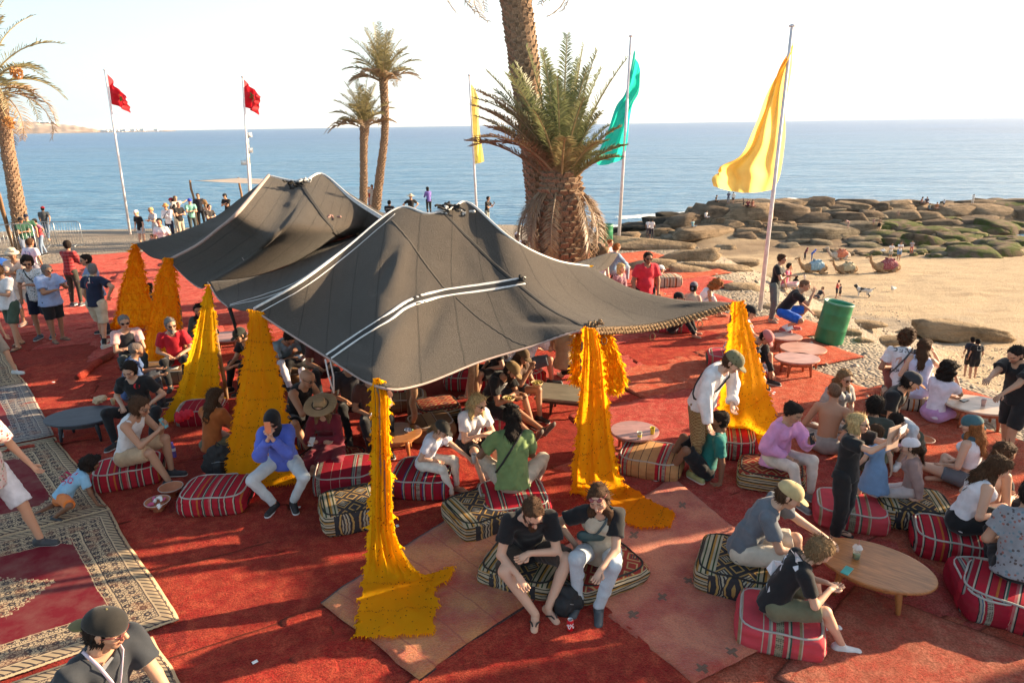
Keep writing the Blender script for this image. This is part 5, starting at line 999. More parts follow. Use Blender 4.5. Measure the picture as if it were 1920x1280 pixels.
def pouf_mesh(w, d, h, mat, seed=0, dent=0):
 n = 17; V = []; F = []; rs = np.random.RandomState(seed); k = 0; idx = {}
 faces = [((1, 0, 0), (0, 1, 0), (0, 0, 1)), ((-1, 0, 0), (0, -1, 0), (0, 0, 1)), ((0, 1, 0), (-1, 0, 0), (0, 0, 1)), ((0, -1, 0), (1, 0, 0), (0, 0, 1)), ((0, 0, 1), (1, 0, 0), (0, 1, 0)), ((0, 0, -1), (-1, 0, 0), (0, 1, 0))]
 g = np.linspace(-1, 1, n); A, B = np.meshgrid(g, g, indexing='ij'); Vs = []; Fs = []
 for nn, a, b in faces:
  P = np.array(nn)+A[..., None]*np.array(a)+B[..., None]*np.array(b); x, y, z = P[..., 0], P[..., 1], P[..., 2]
  rxy = np.maximum(np.abs(x), np.abs(y)); p4 = (np.abs(x)**5+np.abs(y)**5)**.2+1e-9; f = rxy/p4; bul = 1+.07*(1-z*z)
  # round corners in plan, bulging sides, sagging domed top
  X = x*(.30*1+.70*f)*bul; Y = y*(.30*1+.70*f)*bul; ee = 1-.10*np.clip(np.abs(z)-.75, 0, 1)*4*np.clip(rxy, 0, 1)*.5; X = X*ee; Y = Y*ee
  top = (1-np.clip(rxy, 0, 1)**3); Z = np.where(z > 0, z*(1-.10*np.clip(rxy, 0, 1)**2), z)+(z > .99)*(.10*top)-(dent*top**2*(z > .99))
  wv = .035*vnoise(X*2+Y, Z*2-Y, 2.2, seed)
  Vs.append(np.stack([X*w/2*(1+wv), Y*d/2*(1+wv), (Z+1)*h/2*(1+wv*.5)], -1).reshape(-1, 3)); I = np.arange(n*n).reshape(n, n)+k; k += n*n
  Fs.append(np.stack([I[:-1, :-1], I[1:, :-1], I[1:, 1:], I[:-1, 1:]], -1).reshape(-1, 4))
 me = new_mesh(np.concatenate(Vs), np.concatenate(Fs), mat, True)
 import bmesh
 b = bmesh.new(); b.from_mesh(me); bmesh.ops.remove_doubles(b, verts=b.verts, dist=.0008); b.to_mesh(me); b.free(); return me
_pn = [0]
PCACHE = {}
def pouf(loc, typ, label, w=.72, d=.72, h=.30, rz=0.0, dent=.0, group='woven poufs'):
 w *= .98; d *= .98; h *= .92
 _pn[0] += 1; key = (typ, w, d, h, _pn[0] % 5, dent > 0)
 if key not in PCACHE: PCACHE[key] = pouf_mesh(w, d, h, PM[typ], _pn[0], dent)
 o = empty('pouf', (loc[0], loc[1], .022), rz, label, 'pouf', group); link('cushion', PCACHE[key], o)
 for z_, nm in ((h*.93, 'piping'),):
  P = []
  for a in np.linspace(0, 2*math.pi, 49):
   ca, sa = math.cos(a), math.sin(a); q = (abs(ca)**5+abs(sa)**5)**-.2; P.append((ca*q*w/2*.955, sa*q*d/2*.955, z_+.004*math.sin(a*7)+.006))
  mb = MB(); mb.tube(P, .011, 6, cap=False); mb.build(nm, M_PIP if typ not in ('kilimred', 'tile') else M_BLK, o)
 return o
for px, py, typ, rz, lab, kw in [
 (395, 968, 'stripe', 4, 'red striped pouf with orange middle bands in front of the wide yellow cloth', dict(w=.84, d=.66)),
 (655, 1000, 'tile', 20, 'dark diamond patterned pouf with cream striped side behind the bright front cloth', dict(w=.78, d=.66, h=.34)),
 (900, 1010, 'tile', 30, 'square pouf with black diamond top and cream orange striped sides, empty', dict(w=.78, d=.74, h=.30)),
 (640, 930, 'plainred', 8, 'dark red pouf behind the diamond pouf beside the woman in the straw hat', dict(w=.80, d=.72)),
 (1228, 900, 'orange', -22, 'pouf with an orange lined top and red striped side, empty, left of the standing man', dict(w=.86, d=.72)),
 (1368, 862, 'red', -14, 'round red pouf with yellow and black stripes under the man in teal', dict(w=.90, d=.80, h=.32)),
 (790, 930, 'blue', -6, 'red pouf with blue and cream stripes under the girl in white', dict(w=.82, d=.76)),
 (968, 940, 'red', 10, 'red pouf with black striped side under the man in the green shirt', dict(w=.86, d=.78, h=.32)),
 (818, 800, 'kilimred', 20, 'kilim covered pouf behind the girl in white', dict(w=.7, d=.6, h=.34)), (805, 830, 'brown', 20, 'brown striped pouf under the tent beside the small wooden table', dict(w=.7, d=.6, h=.3)),
 (725, 760, 'red', 0, 'red pouf with cream stripes in the shade behind the front corner', dict(w=.8, d=.6, h=.32)), (740, 775, 'brown', 10, 'low brown pouf in front of the tent pole', dict(w=1.0, d=.6, h=.25)),
 (880, 735, 'red', -5, 'long red and grey pouf under the tent near the second pole', dict(w=.9, d=.55)), (1000, 722, 'stripe', 35, 'red striped pouf under the man in the white shirt seen from behind', dict(w=.9, d=.5, h=.3)),
 (1265, 625, 'pink', -8, 'pale red pouf just visible beyond the rope edge of the tent', dict(w=.95, d=.6)), (1350, 635, 'pink', -12, 'pinkish red pouf half hidden by the right corner cloth', dict(w=.85, d=.6)),
 (1455, 725, 'pink', 12, 'pink and cream striped round pouf below the man in the pink cap', dict(w=.55, d=.5, h=.25)),
 (1685, 725, 'cream', -18, 'long cream and black striped pouf under the couple seen from behind', dict(w=1.0, d=.62, h=.26)),
 (1255, 540, 'cream', 5, 'small cream and brown striped pouf beside the man in the red shirt', dict(w=.75, d=.6, h=.35)),
 (370, 800, 'plainred', 10, 'grey sided red pouf holding a red cloth beside the orange jacket', dict(w=.75, d=.6)),
 (1610, 1000, 'pink', -20, 'bright pink pouf behind the oval table', dict(w=.80, d=.62, h=.28)),
 (1695, 960, 'tile', -14, 'green and cream striped pouf under the small girl in the pink cap', dict(w=.82, d=.62, h=.32)),
 (1400, 1085, 'tile', -24, 'diamond patterned pouf with striped end under the man in the tan cap', dict(w=.82, d=.78, h=.34)),
 (1505, 1210, 'pink', -20, 'red pouf with green stripes under the boy in the printed black shirt', dict(w=.76, d=.64, h=.29)),
 (1465, 910, 'kilimred', -20, 'kilim pouf under the woman in the pink shirt', dict(w=.82, d=.6, h=.30)),
 (1835, 1000, 'stripe', -24, 'striped pouf under the dark haired woman in the white top', dict(w=.8, d=.6, h=.30)),
 (1885, 1100, 'plainred', -16, 'big red pouf with green stripes under the woman at the right edge', dict(w=1.0, d=.8, h=.32)), (1935, 1190, 'stripe', -40, 'brown and orange striped pouf cut by the right picture edge', dict(w=.9, d=.7, h=.34)),
 (240, 915, 'stripe', 22, 'red and green striped pouf under the man in the white tank top', dict(w=.86, d=.58, h=.30)),
 (925, 1165, 'tile', -24, 'black diamond patterned pouf under the bearded man in front', dict(w=.86, d=.72, h=.26)),
 (1165, 1130, 'kilimred', 28, 'colourful kilim pouf under the woman in the denim overalls', dict(w=.86, d=.66, h=.26)),
 (645, 895, 'kilimred', -20, 'flat kilim cushion under the woman in the straw hat', dict(w=.9, d=.7, h=.16)),
 (940, 800, 'pink', 5, 'pink and grey pouf under the men eating under the tent', dict(w=.9, d=.6, h=.28)),
 (270, 690, 'brown', 0, 'dark pouf under the seated men by the amber cloths', dict(w=1.4, d=.6, h=.3)), (575, 790, 'plainred', 0, 'dark red pouf under the bald man', dict(w=.8, d=.6, h=.26)), (540, 745, 'brown', 0, 'brown pouf under the man in the light blue shirt', dict(w=.8, d=.6, h=.26)), (440, 720, 'kilimred', 0, 'kilim pouf in the shade under the man in the black cap', dict(w=.8, d=.6, h=.26))]:
 g0 = G(px, py); kw2 = dict(kw); dd = kw2.get('d', .72)*.42
 pouf((g0.x, g0.y+dd), typ, lab, rz=rad(rz), **kw2)
# ================================================================== tables and small things
def wood(c, rough=.35):
 k = ('wood', c, rough)
 if k in _mc: return _mc[k]
 t = NT('varnished_wood'); mp = t.coord('Object', (1, 9, 1)); n = t.noise(mp, 3.0, 5, .65, 1.2); n2 = t.noise(t.coord('Object'), 2.2, 3); cc = t.mix(t.ramp(n, [(.35, 0), (.65, 1)]), shade(c, .62), shade(c, 1.15)); cc = t.mix(t.ramp(n2, [(.5, 0), (.75, .3)]), cc, shade(c, .6)); t.bump(n, .15, .003); _mc[k] = t.done(cc, rough, spec=.45); return _mc[k]
WO = (.42, .17, .055); WR = (.40, .12, .055); WD = (.035, .042, .055); WG = (.20, .18, .14)
def table(loc, a, b, h, label, c=WO, ctop=None, rz=0.0, legs=4, square=False, rough=.35):
 o = empty('low_table', (loc[0], loc[1], .02), rz, label, 'table'); mb = MB()
 if square: mb.box((0, 0, h-.02), (a*2, b*2, .04))
 else: mb.lathe([(0, h-.042), (a*.95, h-.042), (a*.99, h-.03), (a, h-.015), (a*.99, h-.002), (a*.96, h), (0, h)], 48, sy=b/a)
 mb.build('tabletop', wood(ctop or c, rough), o, smooth=not square and False)
 mb = MB();
 if square: mb.box((0, 0, h-.07), (a*1.8, b*1.8, .06))
 else: mb.lathe([(a*.70, h-.045), (a*.72, h-.12), (a*.66, h-.12), (a*.66, h-.045)], 32, sy=b/a)
 mb.build('apron', wood(c), o, smooth=False)
 for i in range(legs):
  q = math.pi/4+i*2*math.pi/legs; mb = MB(); P = [(math.cos(q)*a*f_, math.sin(q)*b*f_, z_) for f_, z_ in ((.66, h-.05), (.68, h*.6), (.72, h*.3), (.74, 0))]; mb.tube(P, [.034, .036, .026, .021], 8); mb.build('leg', wood(c), o)
 return o
def tabxy(px, py, h): g = G(px, py, h+.02); return (g.x, g.y)
T_ = [table(tabxy(1640, 1056, .38), .56, .40, .38, 'large oval orange wood table at the lower right with a green drink on it', WO, rz=rad(-38)),
 table(tabxy(155, 778, .38), .56, .40, .38, 'dark blue grey oval table at the left with a paper bag on it', WD, (.055, .065, .085), rz=rad(8), rough=.5),
 table(tabxy(1190, 806, .36), .36, .34, .36, 'small round reddish table with two paper cups behind the middle cloth', WR, (.45, .24, .22)),
 table(tabxy(1506, 652, .36), .44, .40, .36, 'larger of the two round pinkish tables in front of the green barrel', WR, (.55, .27, .18), rz=rad(-10)),
 table(tabxy(1495, 670, .36), .42, .34, .36, 'smaller round pinkish table overlapping the larger one near the pink cap', WR, (.52, .29, .24)),
 table(tabxy(1475, 630, .36), .32, .28, .36, 'small round table with bottles beside the man in the striped shirt', WR, (.50, .28, .22)),
 table(tabxy(1835, 757, .36), .50, .40, .36, 'round pale topped table beside the woman in lilac at the right', WR, (.58, .44, .34), rz=rad(-20)),
 table(tabxy(738, 810, .36), .42, .36, .36, 'small round wooden table with a fallen glass inside the tent', WO, rz=rad(5)),
 table(tabxy(1065, 735, .36), .50, .36, .36, 'square grey topped table beside the middle yellow cloth', (.05, .035, .03), WG, rz=rad(-16), square=True),
 table(tabxy(425, 630, .36), .50, .40, .36, 'round pinkish table in the shade of the rear tent', WR, (.5, .26, .24)),
 table(tabxy(590, 655, .36), .35, .35, .36, 'orange wooden table half hidden under the front tent eave', WO, square=True, rz=rad(40)),
 table(tabxy(955, 668, .40), .36, .30, .40, 'small brown table with boxes deep inside the front tent', (.12, .05, .03))]
M_CUP = plain((.62, .48, .30), .6); M_CUPY = plain((.75, .62, .05), .5); M_CUPW = plain((.75, .78, .70), .5); M_PHONE = plain((.02, .02, .025), .2); M_PHW = plain((.75, .75, .74), .3)
def glassy(c, al=.35):
 k = ('g', c, al)
 if k in _mc: return _mc[k]
 t = NT('clear_plastic'); t.b.inputs['Transmission Weight'].default_value = 1-al; t.b.inputs['IOR'].default_value = 1.2; _mc[k] = t.done(c, .08); return _mc[k]
def cup(p, label, mat, r=.036, h=.10, band=None):
 o = empty('cup', p, 0, label, 'cup'); mb = MB(); mb.lathe([(0, 0), (r*.72, 0), (r, h), (r*1.06, h+.004), (r*.96, h), (r*.70, .01), (0, .01)], 16); mb.build('body', mat, o); mb = MB(); mb.lathe([(0, h*.82), (r*.90, h*.82)], 16); mb.build('drink', plain((.12, .05, .02), .2), o)
 if band: mb = MB(); mb.lathe([(r*.84, h*.35), (r*.93, h*.65)], 16, M=Matrix.Scale(1.02, 4)); mb.build('printed_band', band, o)
 return o
def bottle(p, label, tilt=(0, 0, 0), cap=(.7, .7, .72), h=.24, liq=None):
 o = empty('bottle', p, 0, label, 'bottle'); o.rotation_euler = tilt; mb = MB(); mb.lathe([(0, 0), (.030, 0), (.034, .02), (.033, h*.3), (.031, h*.35), (.034, h*.4), (.033, h*.68), (.014, h*.86), (.013, h*.93)], 16); mb.build('body', glassy((.75, .85, .95), .35) if liq is None else glassy(liq, .4), o); mb = MB(); mb.lathe([(.016, h*.92), (.016, h), (0, h)], 12); mb.build('cap', plain(cap, .5), o); mb = MB(); mb.lathe([(.0345, h*.42), (.0342, h*.62)], 16); mb.build('label', plain((.75, .78, .82), .6), o); return o
def on(px, py, h=.0): return G(px, py, h)
cup(on(1199, 822, .38), 'small white and yellow paper cup on the round table', M_CUPW, band=M_CUPY); cup(on(1223, 813, .38), 'yellow paper cup at the right of the small round table', M_CUPY)
cup(on(213, 758, .40), 'tan paper cup on the dark oval table', M_CUP); cup(on(688, 800, .38), 'tan paper cup on the small table behind the front cloth', M_CUP)
cup(on(1843, 760, .38), 'pale pink paper cup on the table at the right', plain((.7, .45, .42), .5))
dr = empty('drink_cup', on(1605, 1046, .40), 0, 'clear cup of green drink with a domed lid and a straw on the oval table', 'drink'); mb = MB(); mb.lathe([(0, 0), (.032, 0), (.046, .12)], 18); mb.build('cup', glassy((.9, .95, .9), .25), dr); mb = MB(); mb.lathe([(0, .004), (.031, .004), (.038, .055), (0, .055)], 18); mb.build('green_drink', plain((.06, .22, .04), .3), dr); mb = MB(); mb.lathe([(.047, .118), (.050, .124), (.047, .13), (.036, .15), (.012, .162)], 18); mb.build('lid', glassy((.9, .9, .9), .5), dr); mb = MB(); mb.tube([(.01, 0, .08), (.015, .01, .21)], .004, 6); mb.build('straw', plain((.6, .2, .15), .4), dr)
bottle(on(698, 802, .38), 'clear water bottle on the small table behind the front cloth'); bottle(on(760, 805, .41), 'clear glass lying on its side on the small table', (rad(80), 0, rad(60)), (.1, .2, .1), .14)
bottle(on(322, 850, .03), 'purple tinted bottle standing by the tank top man', liq=(.3, .25, .8), cap=(.3, .2, .7)); bottle(on(327, 856, .03), 'second purple tinted bottle by the tank top man', liq=(.35, .3, .8), cap=(.3, .2, .7)); bottle(on(116, 820, .03), 'tiny bottle with an orange cap under the dark table', h=.14, cap=(.7, .3, .2))
bottle(on(963, 664, .42), 'clear bottle among boxes deep inside the tent', h=.2)
can = empty('drink_can', on(1069, 1180, .055), 0, 'red and white soft drink can standing on the rug in front', 'can'); mb = MB(); mb.lathe([(.026, .002), (.033, .012), (.033, .108), (.027, .122)], 20); mb.build('body', plain((.60, .01, .02), .3), can); mb = MB(); mb.lathe([(0, .118), (.025, .118), (.027, .123), (.024, .124)], 20); mb.build('lid', plain((.6, .6, .62), .3, 1), can)
mb = MB(); P = [(.0345*math.sin(a), -.0345*math.cos(a), .055+.018*math.sin(a*5)) for a in np.linspace(-1.2, 1.2, 22)]; mb.tube(P, .0045, 5); P = [(.0345*math.sin(a), -.0345*math.cos(a), .078+.01*math.cos(a*8)) for a in np.linspace(-.7, .9, 18)]; mb.tube(P, .004, 5); mb.build('white_script', plain((.85, .85, .85), .4), can)
# terracotta bowls
def bowl(px, py, r, label, fill=None, foot=True):
 o = empty('bowl', on(px, py, .03), 0, label, 'bowl'); mb = MB(); mb.lathe([(0, 0), (r*.45, 0), (r*.40, r*.30), (r*.75, r*.45), (r, r*.8), (r*1.03, r*.85), (r*.97, r*.86), (r*.7, r*.52), (0, r*.40)], 28); mb.build('dish', plain((.46, .17, .08), .7, bump=.2), o); mb = MB(); mb.lathe([(r*1.035, r*.83), (r*1.05, r*.87), (r*1.0, r*.89), (r*.98, r*.86)], 28); mb.build('rim', plain((.5, .4, .34), .7), o)
 if fill:
  rr = random.Random(1)
  for k_ in range(6): mb = MB(); P = [Vector((rr.uniform(-.5, .5)*r, rr.uniform(-.5, .5)*r, r*.6+rr.uniform(0, .05)))]; [P.append(P[-1]+Vector((rr.uniform(-1, 1), rr.uniform(-1, 1), rr.uniform(-.3, .4)))*r*.35) for _ in range(3)]; mb.tube(P, [r*.14, r*.2, r*.17, r*.1], 6, sx=.5); mb.build('tissue', plain((.8, .77, .75) if k_ % 2 else (.65, .12, .25), .9), o)
bowl(298, 955, .15, 'terracotta bowl holding tissues and pink scraps', True); bowl(323, 928, .15, 'empty terracotta bowl behind the one with tissues'); bowl(1730, 808+28, .14, 'terracotta dish in front of the kneeling man')
# paper bag, phones, sundries
def crumple(loc, s, mat, label, cat, nm, seed=0, fl=.5):
 f = Field((-s, -s, -s*fl), (s, s, s), max(.012, s/14)); f.cone((-.3*s, 0, 0), (.3*s, .1*s, s*.2), s*.42, s*.32, k=.02); f.rough(s*.09, 2.4/s, seed, ridge=True); V, F = f.mesh(); o = link(nm, new_mesh(V, F, mat, True), loc=loc); return tag(o, label, cat)
crumple(on(188, 750, .46), .17, plain((.55, .38, .24), .8, bump=.5), 'crumpled open brown paper bag on the dark oval table', 'paper bag', 'paper_bag', 1); crumple(on(945, 690, .16), .20, plain((.72, .70, .70), .5), 'white plastic bag on the ground inside the front tent', 'plastic bag', 'plastic_bag', 2)
crumple(on(345, 782, .36), .24, plain((.62, .02, .04), .9), 'bright red cloth thrown over the grey sided pouf', 'cloth', 'red_garment', 3); crumple(on(1480, 617, .45), .14, plain((.60, .62, .64), .7), 'pale crumpled bag on the small table by the striped shirt', 'bag', 'pale_bag', 4)
def boxy(name, loc, d, mat, label, cat, rz=0.0, rx=0.0, ry=0.0, parts=()):
 mb = MB(); mb.box((0, 0, 0), d); me = mb.me(mat, False); o = link(name, me, loc=loc, rot=(rx, ry, rz)); tag(o, label, cat)
 for nm, c0, dd, mt in parts: mb = MB(); mb.box(c0, dd); mb.build(nm, mt, o, smooth=False)
 b = o.modifiers.new('b', 'BEVEL'); b.width = min(d)*.25; b.segments = 2; return o
boxy('phone', on(1588, 1069, .405), (.075, .15, .009), plain((.05, .35, .32), .3), 'phone in a teal case lying on the oval table by the boy', 'phone', -.8); boxy('phone', on(1808, 750, .39), (.075, .15, .009), M_PHONE, 'black phone on the pale table at the right', 'phone', -1.1); boxy('phone', on(1748, 882, .05), (.07, .14, .009), M_PHW, 'phone with a white screen lying on the red rug at the right', 'phone', 1.2)
boxy('takeaway_box', on(945, 665, .45), (.14, .11, .06), plain((.72, .68, .60), .8), 'white takeaway box on the small brown table in the tent', 'box', .2)
boxy('notebook', on(322, 690, .30), (.24, .17, .02), plain((.70, .70, .66), .8), 'pale notebook on the lap of the man in the blue shirt', 'notebook', .2)
for i, (px, py, s_) in enumerate([(560, 950, 0), (160, 1137, 1), (745, 985, 0), (388, 655, 0), (1452, 735, 1), (1450, 738, 0), (100, 716, 0), (478, 1240, 0)]):
 boxy('litter', on(px, py, .045), (.05, .035, .006), plain((.6, .65, .75) if s_ else (.8, .8, .78), .7), ['scrap of white paper on the red rug below the black shoes', 'folded pale blue wrapper on the maroon carpet medallion edge', 'white scrap on the foot of the bright front cloth', 'small white scrap on the far left red rug', 'white packet under the pink striped pouf', 'brown packet beside the pink striped pouf', 'grey stub on the red rug near the oval dark table', 'white speck of paper on the red rug at the bottom'][i], 'litter', i)
# backpack beside the couple and bag by the wide cloth
def bag(loc, w, d, h, mat, label, rz=0.0, name='backpack'):
 f = Field((-w, -d, 0), (w, d, h*1.2), .014); f.cone((-w*.22, 0, h*.35), (w*.22, 0, h*.35), h*.36, k=.03, flat=((0, 1, 0), d/h)); f.cone((-w*.15, 0, h*.7), (w*.15, 0, h*.7), h*.27, k=.05, flat=((0, 1, 0), d/h)); f.cone((0, -d*.42, h*.3), (0, -d*.42, h*.42), w*.26, k=.02); f.rough(.008, 9, 3); f.plane((0, 0, .01), (0, 0, -1)); V, F = f.mesh(); o = link(name, new_mesh(V, F, mat, True), loc=loc, rot=(0, 0, rz)); tag(o, label, 'bag')
 mb = MB(); mb.tube([(-w*.15, d*.1, h*.9), (-.02, d*.12, h*1.05), (w*.15, d*.1, h*.9)], .012, 6); mb.build('handle', mat, o); mb = MB(); mb.tube([(-w*.3, -d*.5, h*.55), (0, -d*.62, h*.6), (w*.3, -d*.5, h*.55)], .005, 5); mb.build('zip', M_STEEL, o); return o
M_BAG = plain((.016, .016, .018), .75, bump=.4, sc=80)
bag(on(1060, 1140, .03), .36, .22, .28, M_BAG, 'black backpack lying between the two people in front', -.3); bag(on(418, 893, .03), .30, .22, .5, M_BAG, 'black bag standing against the wide yellow cloth', .2, 'shoulder_bag'); bag(on(1658, 830, .03), .42, .30, .30, plain((.02, .022, .028), .45), 'shiny black bag behind the kneeling man in the cap', .4, 'shoulder_bag')
# stool
st = empty('stool', G(517, 905), 0, 'small pale wooden stool under the woman in the black headscarf', 'stool'); mb = MB(); mb.box((0, .12, .44), (.34, .34, .04)); mb.build('seat', wood((.42, .24, .10)), st, smooth=False)
for x in (-.14, .14):
 for y in (-.02, .26): mb = MB(); mb.tube([(x, y, .43), (x*1.25, y*1.1, 0)], .020, 8); mb.build('leg', wood((.42, .24, .10)), st)
for x in (-.15, .15): mb = MB(); mb.tube([(x, -.02, .2), (x, .26, .2)], .013, 6); mb.build('stretcher', wood((.42, .24, .10)), st)
# bicycles by the slim palms
def bike(px, py, Y, label, rz):
 b = at_dist(px, py, Y); b.z = float(ground(b.x, b.y)); o = empty('bicycle', b, rz, label, 'bicycle', 'parked bicycles')
 for x in (-.52, .52):
  mb = MB(); mb.tube([(x+.33*math.cos(a), 0, .35+.33*math.sin(a)) for a in np.linspace(0, 6.283, 25)], .022, 6, cap=False); w_ = mb.build('wheel', M_PHONE, o); mb = MB(); [mb.tube([(x, 0, .35), (x+.32*math.cos(a), 0, .35+.32*math.sin(a))], .004, 4) for a in np.linspace(0, 6.28, 12)]; mb.build('spokes', M_STEEL, w_)
 mb = MB(); [mb.tube(q, .018, 6) for q in ([(-.52, 0, .35), (-.12, 0, .32), (.38, 0, .78), (-.2, 0, .80), (-.12, 0, .32)], [(-.52, 0, .35), (-.2, 0, .80)], [(.38, 0, .78), (.52, 0, .35)])]; mb.build('frame', plain((.03, .03, .04), .4), o); mb = MB(); mb.tube([(.35, -.25, .98), (.38, 0, .95), (.35, .25, .98)], .015, 6); mb.tube([(.38, 0, .78), (.38, 0, .95)], .015, 6); mb.build('handlebar', M_PHONE, o); mb = MB(); mb.tube([(-.32, 0, .92), (-.08, 0, .93)], [.06, .03], 6, sx=.4); mb.tube([(-.2, 0, .80), (-.21, 0, .92)], .012, 6); mb.build('saddle', M_PHONE, o)
bike(697, 388, 40.2, 'black bicycle leaning between the two slim palms', .3); bike(712, 392, 39.8, 'black bicycle in front of the taller slim palm', -.5)
# blue parasol edge at the left
bp = empty('parasol', at_dist(-22, 700, 13.5), 0, 'blue parasol cut by the left picture edge', 'parasol'); bp.location = at_dist(-12, 500, 19); bp.location.z = 0; hb = at_dist(-12, 492, 19).z; mb = MB(); mb.lathe([(0, hb+.16), (.25, hb+.10), (.50, hb-.06), (.49, hb-.07), (0, hb+.14)], 8); mb.build('canopy', flag_mat((.02, .11, .45), .3), bp, smooth=False); mb = MB(); mb.tube([(0, 0, 0), (0, 0, hb+.2)], .015, 6); mb.build('pole', M_STEEL, bp)
# ================================================================== people
def nrm(v): v = np.asarray(v, float); return v/(np.linalg.norm(v)+1e-9)
def rotv(v, ax_, a):
 ax_ = nrm(ax_); v = np.asarray(v, float); return v*math.cos(a)+np.cross(ax_, v)*math.sin(a)+ax_*(ax_@v)*(1-math.cos(a))
def ik(a, t, l1, l2, pole):
 a = np.array(a, float); t = np.array(t, float); d = t-a; L = np.linalg.norm(d); mx = (l1+l2)*.995
 if L > mx: t = a+d/L*mx; d = t-a; L = mx
 if L < abs(l1-l2)+.03: L_ = abs(l1-l2)+.03; t = a+nrm(d)*L_; d = t-a; L = L_
 x = (L*L+l1*l1-l2*l2)/(2*L); h = math.sqrt(max(0, l1*l1-x*x)); dn = d/L; p = np.array(pole, float); p = nrm(p-dn*(p@dn)); return a+dn*x+p*h, t
SK = {'f': (.60, .37, .26), 't': (.50, .28, .18), 'b': (.36, .19, .115), 'd': (.21, .105, .062)}
HC = {'bk': (.018, .013, .011), 'br': (.07, .036, .020), 'lb': (.20, .12, .060), 'bl': (.48, .34, .16), 'gr': (.16, .15, .145), 'rd': (.26, .10, .035), 'wh': (.45, .42, .40)}
def skin_mat():
 if 'skin' in _mc: return _mc['skin']
 t = NT('skin'); a = t.N('Attribute'); a.attribute_name = 'Col'; n = t.noise(t.coord('Object'), 30, 3); c = t.mix(t.math('MULTIPLY', n, .25), a.outputs['Color'], t.mix(1.0, a.outputs['Color'], (.9, .62, .5), 'MULTIPLY'))
 t.b.inputs['Subsurface Weight'].default_value = 0; _mc['skin'] = t.done(c, .55, spec=.35); return _mc['skin']
def hair_mat(c):
 k = ('hair', c)
 if k in _mc: return _mc[k]
 t = NT('hair'); n = t.noise(t.coord('Object', (1, 1, .18)), 90, 3, .7); cc = t.mix(t.ramp(n, [(.35, 0), (.7, 1)]), shade(c, .55), shade(c, 1.5)); t.bump(n, .8, .006); _mc[k] = t.done(cc, .75, spec=.12); return _mc[k]
